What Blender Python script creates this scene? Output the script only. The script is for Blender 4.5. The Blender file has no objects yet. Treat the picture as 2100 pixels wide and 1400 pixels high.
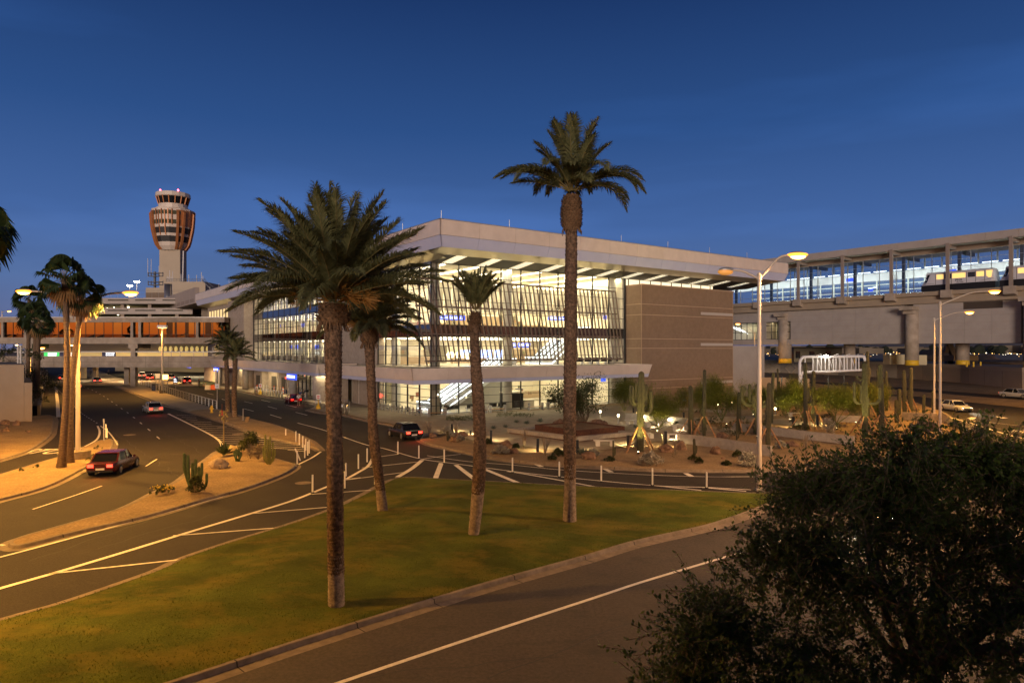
import bpy, math, random
from mathutils import Vector, Matrix, noise
from mathutils.geometry import delaunay_2d_cdt
R_ = math.radians
PI = math.pi
random.seed(7)
SC = bpy.context.scene
COL = SC.collection
H = 8.2
F = 1400.0
HY = 716.0

def V(x, y=0, z=0): return Vector((x, y, z))
def G(px, py, z=0.0):
    Y = (H - z) * F / (py - HY)
    return V((px - 1050) / F * Y, Y, z)
def P(px, py, Y):
    return V((px - 1050) / F * Y, Y, H + (HY - py) / F * Y)

def smooth(pts, n=6, closed=False):
    pts = [Vector(p) for p in pts]
    out = []
    N = len(pts)
    rng = range(N) if closed else range(N - 1)
    for i in rng:
        if closed:
            p0, p1, p2, p3 = pts[i - 1], pts[i], pts[(i + 1) % N], pts[(i + 2) % N]
        else:
            p1, p2 = pts[i], pts[i + 1]
            p0 = pts[i - 1] if i else p1 * 2 - p2
            p3 = pts[i + 2] if i + 2 < N else p2 * 2 - p1
        for k in range(n):
            t = k / n
            a = p1 * 2; b = (p2 - p0) * t
            c = (p0 * 2 - p1 * 5 + p2 * 4 - p3) * t * t
            d = (p1 * 3 - p0 - p2 * 3 + p3) * t ** 3
            out.append((a + b + c + d) * .5)
    if not closed: out.append(pts[-1])
    return out

def resample(pts, step):
    out = [pts[0].copy()]
    acc = 0.0
    for a, b in zip(pts, pts[1:]):
        L = (b - a).length
        if L < 1e-9: continue
        d = step - acc
        while d <= L:
            out.append(a.lerp(b, d / L)); d += step
        acc = L - (d - step)
    if (out[-1] - pts[-1]).length > step * .3: out.append(pts[-1].copy())
    return out

def normals2(pts, closed=False):
    ns = []
    N = len(pts)
    for i in range(N):
        a = pts[i - 1] if (closed or i) else pts[i]
        b = pts[(i + 1) % N] if (closed or i + 1 < N) else pts[i]
        t = (b - a); t.z = 0
        t = t.normalized() if t.length > 1e-9 else V(1, 0, 0)
        ns.append(V(-t.y, t.x, 0))
    return ns

def area2(pts):
    return .5 * sum(a.x * b.y - b.x * a.y for a, b in zip(pts, pts[1:] + pts[:1]))

class MB:
    def __init__(s): s.v = []; s.f = []; s.m = []
    def add(s, vs, fs, m=0):
        o = len(s.v)
        s.v.extend((float(a[0]), float(a[1]), float(a[2])) for a in vs)
        for f in fs:
            s.f.append(tuple(o + i for i in f)); s.m.append(m)
    def quad(s, a, b, c, d, m=0): s.add([a, b, c, d], [(0, 1, 2, 3)], m)
    def par(s, o, ax, ay, az, m=0):
        o = Vector(o)
        vs = [o, o + ax, o + ax + ay, o + ay]
        vs += [p + az for p in vs]
        s.add(vs, [(3, 2, 1, 0), (4, 5, 6, 7), (0, 1, 5, 4), (1, 2, 6, 5), (2, 3, 7, 6), (3, 0, 4, 7)], m)
    def box(s, x0, x1, y0, y1, z0, z1, m=0):
        s.par(V(x0, y0, z0), V(x1 - x0), V(0, y1 - y0), V(0, 0, z1 - z0), m)
    def cbox(s, c, sx, sy, sz, m=0, rz=0):
        q = Matrix.Rotation(rz, 3, 'Z')
        ax, ay, az = q @ V(sx), q @ V(0, sy), V(0, 0, sz)
        s.par(Vector(c) - ax / 2 - ay / 2 - az / 2, ax, ay, az, m)
    def bar(s, a, b, w, h=None, m=0, up=None):
        a, b = Vector(a), Vector(b); h = h or w
        t = (b - a)
        if t.length < 1e-6: return
        u = up or (V(0, 0, 1) if abs(t.normalized().z) < .95 else V(1, 0, 0))
        sx = t.cross(u).normalized() * w
        sy = sx.cross(t).normalized() * h
        s.par(a - sx / 2 - sy / 2, sx, sy, t, m)
    def prism(s, poly, z0, z1, m=0, mt=None, bottom=False):
        poly = [Vector(p) for p in poly]
        if area2(poly) < 0: poly = poly[::-1]
        n = len(poly)
        vs = [V(p.x, p.y, z0) for p in poly] + [V(p.x, p.y, z1) for p in poly]
        s.add(vs, [(i, (i + 1) % n, n + (i + 1) % n, n + i) for i in range(n)], m)
        s.add([V(p.x, p.y, z1) for p in poly], [tuple(range(n))], m if mt is None else mt)
        if bottom: s.add([V(p.x, p.y, z0) for p in poly], [tuple(range(n))[::-1]], m)
    def extr(s, prof, o, u, w, t, m=0):
        """profile [(a,b)] in the plane u,w at o, swept along t"""
        o = Vector(o); n = len(prof)
        q = [o + u * a + w * b for a, b in prof]
        s.add(q + [p + t for p in q], [(i, (i + 1) % n, n + (i + 1) % n, n + i) for i in range(n)], m)
        s.add(q, [tuple(range(n))[::-1]], m); s.add([p + t for p in q], [tuple(range(n))], m)
    def tube(s, pts, rad, n=8, m=0, caps=True, rib=0, ribn=0):
        pts = [Vector(p) for p in pts]
        if not hasattr(rad, '__len__'): rad = [rad] * len(pts)
        up = None; vs = []
        for i, p in enumerate(pts):
            t = (pts[min(i + 1, len(pts) - 1)] - pts[max(i - 1, 0)])
            t = t.normalized() if t.length > 1e-9 else V(0, 0, 1)
            if up is None:
                up = V(1, 0, 0) if abs(t.x) < .9 else V(0, 1, 0)
            a = t.cross(up)
            if a.length < 1e-4: a = t.cross(V(0, 1, 0.3))
            a.normalize(); b = t.cross(a).normalized(); up = a.cross(t)
            for k in range(n):
                th = 2 * PI * k / n
                r = rad[i] * (1 + rib * math.cos(ribn * th)) if rib else rad[i]
                vs.append(p + a * (r * math.cos(th)) + b * (r * math.sin(th)))
        fs = []
        for i in range(len(pts) - 1):
            for k in range(n):
                fs.append((i * n + k, i * n + (k + 1) % n, (i + 1) * n + (k + 1) % n, (i + 1) * n + k))
        if caps:
            fs.append(tuple(range(n))[::-1]); fs.append(tuple((len(pts) - 1) * n + k for k in range(n)))
        s.add(vs, fs, m)
    def lathe(s, prof, c=(0, 0, 0), n=16, m=0, a0=0.0, sx=1, sy=1):
        c = Vector(c); vs = []; fs = []
        for r, z in prof:
            for k in range(n):
                th = a0 + 2 * PI * k / n
                vs.append(c + V(r * math.cos(th) * sx, r * math.sin(th) * sy, z))
        for i in range(len(prof) - 1):
            for k in range(n):
                fs.append((i * n + k, i * n + (k + 1) % n, (i + 1) * n + (k + 1) % n, (i + 1) * n + k))
        if prof[0][0] > 1e-4: fs.append(tuple(range(n))[::-1])
        if prof[-1][0] > 1e-4: fs.append(tuple((len(prof) - 1) * n + k for k in range(n)))
        s.add(vs, fs, m)
    def ball(s, c, rx, ry=None, rz=None, n=10, m=0, jit=0, seed=0):
        ry = ry or rx; rz = rz or rx
        c = Vector(c); vs = []; fs = []; h = n // 2 + 1
        for i in range(h + 1):
            ph = -PI / 2 + PI * i / h
            for k in range(n):
                th = 2 * PI * k / n
                d = V(math.cos(ph) * math.cos(th), math.cos(ph) * math.sin(th), math.sin(ph))
                q = 1 + (jit * noise.noise(d * 1.6 + V(seed * 3.1, seed, 0)) if jit else 0)
                vs.append(c + V(d.x * rx, d.y * ry, d.z * rz) * q)
        for i in range(h):
            for k in range(n):
                fs.append((i * n + k, i * n + (k + 1) % n, (i + 1) * n + (k + 1) % n, (i + 1) * n + k))
        s.add(vs, fs, m)
    def ribbon(s, pts, w, z, m=0):
        pts = [Vector(p) for p in pts]; ns = normals2(pts)
        for i in range(len(pts) - 1):
            a, b = pts[i], pts[i + 1]; na, nb = ns[i] * w / 2, ns[i + 1] * w / 2
            q = [a - na, b - nb, b + nb, a + na]
            s.add([V(p.x, p.y, z) for p in q], [(0, 1, 2, 3)], m)
    def build(s, name, mats, parent=None, w=False, smooth=False, loc=None):
        me = bpy.data.meshes.new(name)
        off = V(0)
        if w and parent:
            p = parent
            while p: off += p.location; p = p.parent
        if loc is not None:
            off = V(0)
        vs = [(a - off.x, b - off.y, c - off.z) for a, b, c in s.v] if off.length else s.v
        me.from_pydata(vs, [], s.f)
        if not isinstance(mats, (list, tuple)): mats = [mats]
        for mm in mats: me.materials.append(mm)
        if len(mats) > 1: me.polygons.foreach_set('material_index', s.m)
        if smooth: me.polygons.foreach_set('use_smooth', [True] * len(me.polygons))
        me.update()
        o = bpy.data.objects.new(name, me); COL.objects.link(o)
        if loc is not None: o.location = loc
        if parent: o.parent = parent
        return o

def tag(o, label=None, cat=None, group=None, kind=None):
    if label: o['label'] = label
    if cat: o['category'] = cat
    if group: o['group'] = group
    if kind: o['kind'] = kind
    return o
def thing(name, label, cat, loc=(0, 0, 0), rz=0, group=None):
    o = bpy.data.objects.new(name, None); COL.objects.link(o)
    o.location = loc; o.rotation_euler = (0, 0, rz); o.empty_display_size = .3
    return tag(o, label, cat, group)
def kids(o): return [c for c in list(bpy.data.objects) if c.parent == o]
def copy_tree(o, parent=None):
    c = o.copy(); COL.objects.link(c)
    if parent: c.parent = parent
    for ch in o.children: copy_tree(ch, c)
    return c
def dup(o, loc, rz=0, label=None, group=None, sc=None):
    c = copy_tree(o); c.location = loc; c.rotation_euler = (0, 0, rz)
    if label: c['label'] = label
    if group: c['group'] = group
    if sc: c.scale = (sc, sc, sc)
    return c
def text(name, body, size, loc, rot, mat, parent, w=False, ext=0.004, align='CENTER'):
    cu = bpy.data.curves.new(name, 'FONT'); cu.body = body; cu.size = size
    cu.align_x = align; cu.align_y = 'CENTER'; cu.extrude = ext
    cu.materials.append(mat)
    tmp = bpy.data.objects.new(name, cu); COL.objects.link(tmp)
    me = bpy.data.meshes.new_from_object(tmp.evaluated_get(bpy.context.evaluated_depsgraph_get())); bpy.data.objects.remove(tmp)
    me.materials.clear(); me.materials.append(mat)
    o = bpy.data.objects.new(name, me); COL.objects.link(o)
    off = V(0)
    if w and parent:
        p = parent
        while p: off += p.location; p = p.parent
    o.location = Vector(loc) - off; o.rotation_euler = rot
    if parent: o.parent = parent
    return o
def light(name, kind, loc, energy, color, parent=None, size=.3, rot=None, spot=None, blend=.6, sizey=None):
    l = bpy.data.lights.new(name, kind); l.energy = energy; l.color = color
    if kind == 'AREA':
        l.shape = 'RECTANGLE'; l.size = size; l.size_y = sizey or size
    elif kind in ('POINT', 'SPOT'): l.shadow_soft_size = size
    if kind == 'SPOT': l.spot_size = spot or R_(90); l.spot_blend = blend
    o = bpy.data.objects.new(name, l); COL.objects.link(o)
    off = V(0); p = parent
    while p: off += p.location; p = p.parent
    o.location = Vector(loc) - off
    if rot is not None: o.rotation_euler = rot
    if parent: o.parent = parent
    return o
def aim(d): return Vector(d).to_track_quat('-Z', 'Y').to_euler()
def rnd(a, b): return random.uniform(a, b)

# camera
cam = bpy.data.cameras.new('camera'); cam.sensor_width = 36; cam.lens = 24
cam.shift_y = 16 / 2100; cam.clip_end = 30000; cam.clip_start = .1
co = bpy.data.objects.new('camera', cam); COL.objects.link(co)
co.location = (0, 0, H); co.rotation_euler = (R_(90), 0, 0); SC.camera = co
MATS = {}
def mat(name, c, c2=None, rough=.7, metal=0.0, sc=3.0, bump=0.0, bsc=None, detail=5, emit=None, es=0.0, lo=.35, hi=.65, kind='noise', stretch=None, spec=.5, big=0.0, bigsc=.15):
    m = bpy.data.materials.new(name); m.use_nodes = True
    nt = m.node_tree; N = nt.nodes; L = nt.links
    b = N['Principled BSDF']
    b.inputs['Roughness'].default_value = rough; b.inputs['Metallic'].default_value = metal
    b.inputs['Specular IOR Level'].default_value = spec
    b.inputs['Base Color'].default_value = (*c, 1)
    tc = N.new('ShaderNodeTexCoord'); vec = tc.outputs['Object']
    if stretch:
        mp = N.new('ShaderNodeMapping'); mp.inputs['Scale'].default_value = stretch
        L.new(vec, mp.inputs[0]); vec = mp.outputs[0]
    def tex(scale, kind=kind):
        if kind == 'voronoi':
            t = N.new('ShaderNodeTexVoronoi'); t.inputs['Scale'].default_value = scale
            L.new(vec, t.inputs['Vector']); return t.outputs['Distance']
        t = N.new('ShaderNodeTexNoise'); t.inputs['Scale'].default_value = scale
        t.inputs['Detail'].default_value = detail; t.inputs['Roughness'].default_value = .65
        L.new(vec, t.inputs['Vector']); return t.outputs['Fac']
    col = None
    if c2:
        f = tex(sc); mr = N.new('ShaderNodeMapRange'); mr.inputs[1].default_value = lo; mr.inputs[2].default_value = hi
        L.new(f, mr.inputs[0])
        mx = N.new('ShaderNodeMix'); mx.data_type = 'RGBA'
        mx.inputs[6].default_value = (*c, 1); mx.inputs[7].default_value = (*c2, 1)
        L.new(mr.outputs[0], mx.inputs[0]); col = mx.outputs[2]
    if big:
        f = tex(bigsc, 'noise'); mr = N.new('ShaderNodeMapRange'); mr.inputs[1].default_value = .3; mr.inputs[2].default_value = .7
        mr.inputs[3].default_value = 1 - big; mr.inputs[4].default_value = 1 + big
        L.new(f, mr.inputs[0])
        mx = N.new('ShaderNodeVectorMath'); mx.operation = 'SCALE'
        if col: L.new(col, mx.inputs[0])
        else: mx.inputs[0].default_value = c
        L.new(mr.outputs[0], mx.inputs['Scale']); col = mx.outputs[0]
    if col: L.new(col, b.inputs['Base Color'])
    if bump:
        bp = N.new('ShaderNodeBump'); bp.inputs['Strength'].default_value = bump; bp.inputs['Distance'].default_value = .03
        L.new(tex(bsc or sc * 2), bp.inputs['Height']); L.new(bp.outputs[0], b.inputs['Normal'])
    if emit:
        b.inputs['Emission Color'].default_value = (*emit, 1); b.inputs['Emission Strength'].default_value = es
    MATS[name] = m
    return m
def emis(name, c, s):
    return mat(name, tuple(min(1, x) for x in c), emit=c, es=s, rough=.4)
def glass(name, tint=(1, 1, 1), refl=(.9, .95, 1), base=.04, ior=1.5, rough=.0):
    m = bpy.data.materials.new(name); m.use_nodes = True
    nt = m.node_tree; N = nt.nodes; L = nt.links
    for n in list(N):
        if n.type != 'OUTPUT_MATERIAL': N.remove(n)
    out = [n for n in N if n.type == 'OUTPUT_MATERIAL'][0]
    t = N.new('ShaderNodeBsdfTransparent'); t.inputs[0].default_value = (*tint, 1)
    g = N.new('ShaderNodeBsdfGlossy'); g.inputs['Color'].default_value = (*refl, 1); g.inputs['Roughness'].default_value = rough
    fr = N.new('ShaderNodeLayerWeight'); fr.inputs[0].default_value = .5
    pw = N.new('ShaderNodeMath'); pw.operation = 'POWER'; pw.inputs[1].default_value = 5
    ad = N.new('ShaderNodeMath'); ad.operation = 'MULTIPLY_ADD'; ad.use_clamp = True; ad.inputs[1].default_value = 1 - base; ad.inputs[2].default_value = base
    mx = N.new('ShaderNodeMixShader')
    L.new(fr.outputs['Facing'], pw.inputs[0]); L.new(pw.outputs[0], ad.inputs[0]); L.new(ad.outputs[0], mx.inputs[0]); L.new(t.outputs[0], mx.inputs[1]); L.new(g.outputs[0], mx.inputs[2])
    L.new(mx.outputs[0], out.inputs[0]); MATS[name] = m
    return m
def vlines(m, scale, strength, axis='X', dist=.02):
    """fluted relief: parallel grooves across one object axis"""
    nt = m.node_tree; N = nt.nodes; L = nt.links; b = N['Principled BSDF']
    tc = N.new('ShaderNodeTexCoord'); w = N.new('ShaderNodeTexWave'); w.bands_direction = axis
    w.inputs['Scale'].default_value = scale; w.inputs['Distortion'].default_value = .4
    L.new(tc.outputs['Object'], w.inputs[0])
    bp = N.new('ShaderNodeBump'); bp.inputs['Strength'].default_value = strength; bp.inputs['Distance'].default_value = dist
    L.new(w.outputs['Fac'], bp.inputs['Height'])
    old = [l for l in L if l.to_socket == b.inputs['Normal']]
    if old: L.new(old[0].from_socket, bp.inputs['Normal'])
    L.new(bp.outputs[0], b.inputs['Normal'])
    return m

asphalt = mat('asphalt', (.020, .017, .015), (.042, .036, .032), rough=.85, sc=14, bump=.5, bsc=60, big=.25, bigsc=.12, spec=.25)
asphalt_old = mat('asphalt_worn', (.042, .033, .027), (.072, .058, .048), rough=.85, sc=9, bump=.5, bsc=55, big=.22, bigsc=.2)
concrete = mat('concrete', (.30, .27, .24), (.38, .35, .31), rough=.85, sc=2.5, bump=.15, bsc=30, big=.12, bigsc=.5)
kerb_m = mat('kerb_concrete', (.15, .12, .095), (.23, .19, .155), rough=.85, sc=3, bump=.3, bsc=25, big=.2, bigsc=.6)
paving = mat('paving_concrete', (.26, .21, .155), (.34, .28, .21), rough=.8, sc=1.2, bump=.12, bsc=40, big=.1, bigsc=.3)
gravel = mat('granite_gravel', (.155, .105, .056), (.33, .235, .135), rough=.95, sc=9, bump=1.0, bsc=14, big=.25, bigsc=.5, lo=.32, hi=.68, detail=9)
desert = mat('desert_ground', (.16, .12, .09), (.24, .18, .13), rough=.95, sc=.05, big=.2)
dirt = mat('brown_dirt', (.10, .062, .042), (.17, .11, .075), rough=.95, sc=.8, bump=.8, bsc=3)
grass_m = mat('lawn_grass', (.024, .048, .008), (.075, .095, .018), rough=.95, sc=26, bump=1.0, bsc=40, big=.5, bigsc=.33, detail=8, lo=.3, hi=.72, spec=.15)
def dry_patches(m, dry, sc, lo, hi):
    nt = m.node_tree; N = nt.nodes; L = nt.links; b = N['Principled BSDF']; old = [l for l in L if l.to_socket == b.inputs['Base Color']][0].from_socket
    tc = N.new('ShaderNodeTexCoord'); mp = N.new('ShaderNodeMapping'); mp.inputs['Scale'].default_value = (1, 1.7, 1); mp.inputs['Rotation'].default_value = (0, 0, .5); n = N.new('ShaderNodeTexNoise'); n.inputs['Scale'].default_value = sc; n.inputs['Detail'].default_value = 7; n.inputs['Roughness'].default_value = .68
    L.new(tc.outputs['Object'], mp.inputs[0]); L.new(mp.outputs[0], n.inputs['Vector']); r = N.new('ShaderNodeMapRange'); r.inputs[1].default_value = lo; r.inputs[2].default_value = hi; L.new(n.outputs['Fac'], r.inputs[0])
    x = N.new('ShaderNodeMix'); x.data_type = 'RGBA'; L.new(r.outputs[0], x.inputs[0]); L.new(old, x.inputs[6]); x.inputs[7].default_value = (*dry, 1); L.new(x.outputs[2], b.inputs['Base Color']); return m
lawn_m = dry_patches(mat('lawn_turf', (.040, .062, .008), (.11, .125, .018), rough=.95, sc=26, bump=1.0, bsc=40, big=.45, bigsc=.33, detail=8, lo=.3, hi=.72, spec=.1), (.19, .145, .024), .30, .48, .74)
blade_m = mat('grass_blade', (.050, .075, .010), (.12, .13, .022), rough=.9, sc=4)
dry_patches(asphalt, (.052, .044, .038), .35, .58, .74); dry_patches(asphalt_old, (.034, .028, .024), .5, .55, .7)
white_p = mat('white_road_paint', (.62, .59, .54), (.78, .75, .70), rough=.6, sc=6, big=.15, bigsc=1.2)
beige = mat('beige_metal_panel', (.66, .56, .49), (.70, .60, .53), rough=.45, sc=.6, big=.05, bigsc=.3)
lav_sky = mat('sky_tinted_panel', (.50, .53, .72), (.54, .57, .76), rough=.4, sc=.6)  # bluish tint stands for mirrored sky, put into the panel colour
soffit_m = mat('champagne_soffit', (.42, .36, .25), (.50, .43, .30), rough=.3, metal=.75, sc=.8, stretch=(1, 6, 1))
dark_soffit = mat('dark_slatted_ceiling', (.035, .033, .030), (.06, .055, .05), rough=.6, sc=9)
brownblock = vlines(mat('brown_fluted_concrete', (.235, .160, .102), (.275, .19, .123), rough=.85, sc=1.5, bump=.15, bsc=18, big=.06), 2.2, .5, 'X')
tanwall = vlines(mat('tan_fluted_concrete', (.34, .28, .22), (.42, .35, .28), rough=.85, sc=1.6, bump=.3, bsc=18, big=.08), 2.2, .6, 'Y')
greypanel = mat('grey_wall_panel', (.36, .32, .29), (.40, .36, .33), rough=.6, sc=.5, big=.05)
bandlight = mat('pale_stone_band', (.5, .45, .40), rough=.6)
oldconc = mat('aged_concrete', (.29, .24, .19), (.40, .335, .27), rough=.9, sc=.7, bump=.2, bsc=12, big=.15, bigsc=.3)
mull = mat('dark_mullion', (.03, .03, .03), rough=.4, metal=.4)
mull_l = mat('pale_mullion', (.35, .37, .38), rough=.4, metal=.5)
bronze = mat('bronze_slat', (.19, .145, .115), (.235, .18, .145), rough=.45, metal=.35, sc=2)
spandrel = mat('dark_spandrel_glass', (.018, .018, .022), rough=.06, spec=.9)
spandrel_b = mat('mirror_spandrel_glass', (.26, .27, .29), rough=.03, metal=1)
gclear = glass('clear_glass', (.93, .95, .93), base=.06)
gleft = glass('reflective_glass', (.85, .85, .82), base=.22)
gmirror = glass('bronze_mirror_glass', (.16, .10, .055), (1, .74, .46), base=.36)
gblue = glass('station_glass', (.80, .88, .93), (.8, .9, 1), base=.10)
gdark = mat('dark_window_glass', (.012, .013, .016), rough=.05, spec=.8)
cream = mat('cream_interior_wall', (.80, .74, .60), (.84, .78, .64), rough=.8, sc=.4)
cream2 = mat('cream_interior_ceiling', (.82, .78, .68), rough=.9)
terrazzo = mat('polished_floor', (.46, .42, .36), (.55, .50, .43), rough=.25, sc=2)
shade = mat('pale_blind_panel', (.86, .81, .68), rough=.9)
strip = emis('ceiling_light_strip', (1, .90, .66), 5)
strip_c = emis('cool_light_strip', (.93, .98, 1), 3.5)
esc_side = mat('escalator_steel', (.55, .57, .60), rough=.3, metal=.6)
sodium = emis('sodium_lamp_lens', (1, .50, .11), 12)
sod_halo = emis('amber_halo', (1, .34, .04), 2.6)  # glow of the lamp's halo, made as an emissive rim
sodium_f = emis('far_sodium_lens', (1, .60, .20), 30)
whitelamp = emis('white_lamp_lens', (1, .93, .78), 40)
dimlamp = emis('faint_amber_lens', (.9, .42, .1), .35)  # lens of the switched-off head, given a faint glow of its own
warmled = emis('warm_led', (1, .80, .45), 25)
tail = emis('red_tail_lamp', (1, .012, .006), 5)
tail_s = emis('bright_brake_lamp', (1, .03, .015), 9)
headl = emis('head_lamp', (1, .93, .75), 40)
red_obs = emis('red_obstruction_lamp', (1, .08, .12), 12)
green_e = emis('green_lit_sign', (.05, .55, .12), 1.2)
blue_e = emis('blue_lit_sign', (.035, .09, .75), 1.3)
blue_d = mat('navy_sign_panel', (.02, .03, .11), rough=.5)
white_e = emis('white_sign_lettering', (.95, .97, 1), 2.4)
yellow_e = emis('yellow_lit_sign', (1, .66, .16), 5)
screen_e = emis('screen_glow', (.35, .5, 1), 2.5)
poster_e = emis('lit_menu_board', (1, .8, .5), 2.5)
galv = mat('galvanised_steel', (.42, .41, .39), (.5, .49, .47), rough=.45, metal=.6, sc=4)
polem = mat('painted_lamp_pole', (.52, .45, .37), (.58, .50, .41), rough=.5, sc=2)
white_m = mat('white_painted_steel', (.72, .72, .74), rough=.4)
plast_w = mat('white_plastic_post', (.75, .74, .72), rough=.45)
blackrub = mat('black_rubber', (.02, .02, .02), rough=.7)
black_m = mat('black_metal', (.018, .018, .02), rough=.45, metal=.3)
steel = mat('brushed_steel', (.55, .53, .50), rough=.28, metal=.9)
corten = mat('rusted_steel', (.07, .028, .018), (.13, .055, .03), rough=.8, sc=5)
wood = mat('raw_timber', (.30, .16, .08), (.42, .24, .12), rough=.8, sc=5, stretch=(1, 1, .2))
rock_m = mat('red_brown_rock', (.10, .058, .04), (.25, .155, .11), rough=.9, sc=3, bump=.8, bsc=9)
pale_rock = mat('pale_granite_rock', (.34, .26, .18), (.48, .38, .27), rough=.9, sc=4, bump=.7, bsc=12)
yellow = mat('yellow_paint', (.75, .47, .03), rough=.5)
redp = mat('red_paint', (.5, .03, .02), rough=.5)
orange = mat('orange_paint', (.75, .13, .03), rough=.5)
copper = mat('copper_panel', (.40, .155, .055), (.46, .19, .07), rough=.45, metal=.25, sc=.3)
tower_w = mat('pale_tower_panel', (.62, .55, .48), rough=.5)
tower_s = mat('tan_tower_concrete', (.42, .36, .28), (.46, .395, .31), rough=.85, sc=.15)
# plants
frond = mat('date_palm_leaf', (.085, .095, .036), (.18, .18, .075), rough=.55, sc=4)
frond_d = mat('dry_palm_leaf', (.30, .17, .06), (.20, .11, .04), rough=.8, sc=5)
fruit = mat('orange_date_stalk', (.36, .17, .03), (.25, .12, .02), rough=.7, sc=6)
rachis = mat('palm_leaf_stalk', (.17, .15, .05), (.24, .17, .07), rough=.6, sc=4)
ptrunk = mat('palm_trunk_scales', (.07, .043, .025), (.31, .19, .115), rough=.9, sc=9, bump=.6, bsc=30, lo=.4, hi=.75)
pboot = mat('palm_boot_fibre', (.09, .05, .025), (.24, .14, .07), rough=.95, sc=14, bump=.8, bsc=30)
pbase = mat('grey_palm_base', (.17, .13, .10), (.40, .32, .26), rough=.95, sc=7, bump=1, bsc=24)
fanleaf = mat('fan_palm_leaf', (.022, .045, .012), (.055, .085, .025), rough=.5, sc=3)
fantrunk = mat('fan_palm_trunk', (.10, .065, .04), (.20, .135, .085), rough=.95, sc=4, bump=.6, bsc=12, stretch=(1, 1, 4))
darkleaf = mat('dark_tree_leaf', (.038, .070, .010), (.095, .140, .028), rough=.6, sc=2.2)
bark = mat('tree_bark', (.10, .075, .05), (.18, .135, .09), rough=.95, sc=7, bump=.8, bsc=20)
oliveleaf = mat('olive_tree_leaf', (.045, .060, .018), (.10, .115, .038), rough=.6, sc=2)
pvleaf = mat('palo_verde_leaf', (.11, .135, .018), (.21, .225, .04), rough=.6, sc=2)
pvbark = mat('green_bark', (.14, .16, .05), (.2, .2, .08), rough=.8, sc=4)
cactus_m = mat('saguaro_skin', (.036, .036, .018), (.074, .068, .034), rough=.8, sc=5, bump=.3, bsc=20)
sage = mat('silver_shrub_leaf', (.30, .29, .24), (.62, .60, .53), rough=.8, sc=6)
shrubg = mat('green_shrub_leaf', (.04, .055, .015), (.10, .11, .035), rough=.7, sc=5)
agave_m = mat('blue_agave_leaf', (.07, .095, .075), (.13, .155, .12), rough=.6, sc=4)
twig = mat('grey_twig', (.17, .13, .09), (.28, .22, .16), rough=.9, sc=6)
yflower = mat('yellow_blossom', (.6, .45, .05), rough=.7)
def leafy(m, f=.35):
    nt = m.node_tree; N = nt.nodes; L = nt.links; b = N['Principled BSDF']; out = [n for n in N if n.type == 'OUTPUT_MATERIAL'][0]
    t = N.new('ShaderNodeBsdfTranslucent'); x = N.new('ShaderNodeMixShader'); x.inputs[0].default_value = f
    c = [l for l in L if l.to_socket == b.inputs['Base Color']]
    if c: L.new(c[0].from_socket, t.inputs[0])
    L.new(b.outputs[0], x.inputs[1]); L.new(t.outputs[0], x.inputs[2]); L.new(x.outputs[0], out.inputs[0])
for m_ in (pvleaf, oliveleaf, fanleaf, darkleaf, shrubg, sage): leafy(m_)
leafy(blade_m, .45)
leafy(frond, .12)
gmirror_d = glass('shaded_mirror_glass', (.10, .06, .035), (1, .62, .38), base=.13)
# people, cars
skin = mat('skin', (.40, .24, .16), rough=.6)
hairm = mat('dark_hair', (.02, .015, .012), rough=.6)
cl_w = mat('white_shirt', (.75, .75, .75), rough=.85)
cl_r = mat('red_shorts', (.42, .02, .03), rough=.8)
cl_k = mat('dark_clothes', (.03, .03, .04), rough=.85)
cl_b = mat('blue_clothes', (.04, .07, .2), rough=.85)
tyre = mat('tyre_rubber', (.015, .015, .015), rough=.8)
rim = mat('alloy_rim', (.5, .5, .5), rough=.3, metal=.9)
carglass = mat('car_window_glass', (.01, .011, .013), rough=.04, spec=.9)
def paint(n, c): return mat(n, c, rough=.22, metal=.35, spec=.7)
p_red = paint('red_car_paint', (.22, .012, .012)); p_silver = paint('silver_car_paint', (.45, .45, .46))
p_dark = paint('maroon_car_paint', (.09, .012, .015)); p_white = paint('white_car_paint', (.72, .72, .70)); p_black = paint('black_car_paint', (.02, .02, .024))
# ---------- world: dusk sky, afterglow low in the west (behind the camera) ----------
w = bpy.data.worlds.new('World'); SC.world = w; w.use_nodes = True
nt = w.node_tree; N = nt.nodes; L = nt.links; bg = N['Background']
tc = N.new('ShaderNodeTexCoord'); sep = N.new('ShaderNodeSeparateXYZ'); L.new(tc.outputs['Generated'], sep.inputs[0])
def ramp(stops):
    r = N.new('ShaderNodeValToRGB'); e = r.color_ramp.elements
    while len(e) > 1: e.remove(e[-1])
    e[0].position = stops[0][0]; e[0].color = (*stops[0][1], 1)
    for p, c in stops[1:]:
        k = e.new(p); k.color = (*c, 1)
    L.new(sep.outputs['Z'], r.inputs[0]); return r.outputs[0]
east = ramp([(0, (.120, .125, .225)), (.03, (.110, .135, .265)), (.09, (.086, .152, .335)), (.17, (.058, .132, .352)), (.30, (.026, .080, .246)), (.46, (.0112, .038, .138)), (.58, (.005, .018, .055)), (1, (.002, .006, .02))])
west = ramp([(0, (.62, .13, .025)), (.02, (.92, .24, .045)), (.05, (1.05, .42, .10)), (.10, (.85, .45, .15)), (.18, (.26, .20, .17)), (.3, (.06, .09, .16)), (.55, (.010, .022, .06)), (1, (.002, .006, .02))])
dt = N.new('ShaderNodeVectorMath'); dt.operation = 'DOT_PRODUCT'; L.new(tc.outputs['Generated'], dt.inputs[0]); dt.inputs[1].default_value = (.10, -.995, 0)
mr = N.new('ShaderNodeMapRange'); mr.interpolation_type = 'SMOOTHSTEP'; mr.inputs[1].default_value = -.15; mr.inputs[2].default_value = .85; L.new(dt.outputs['Value'], mr.inputs[0])
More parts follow.
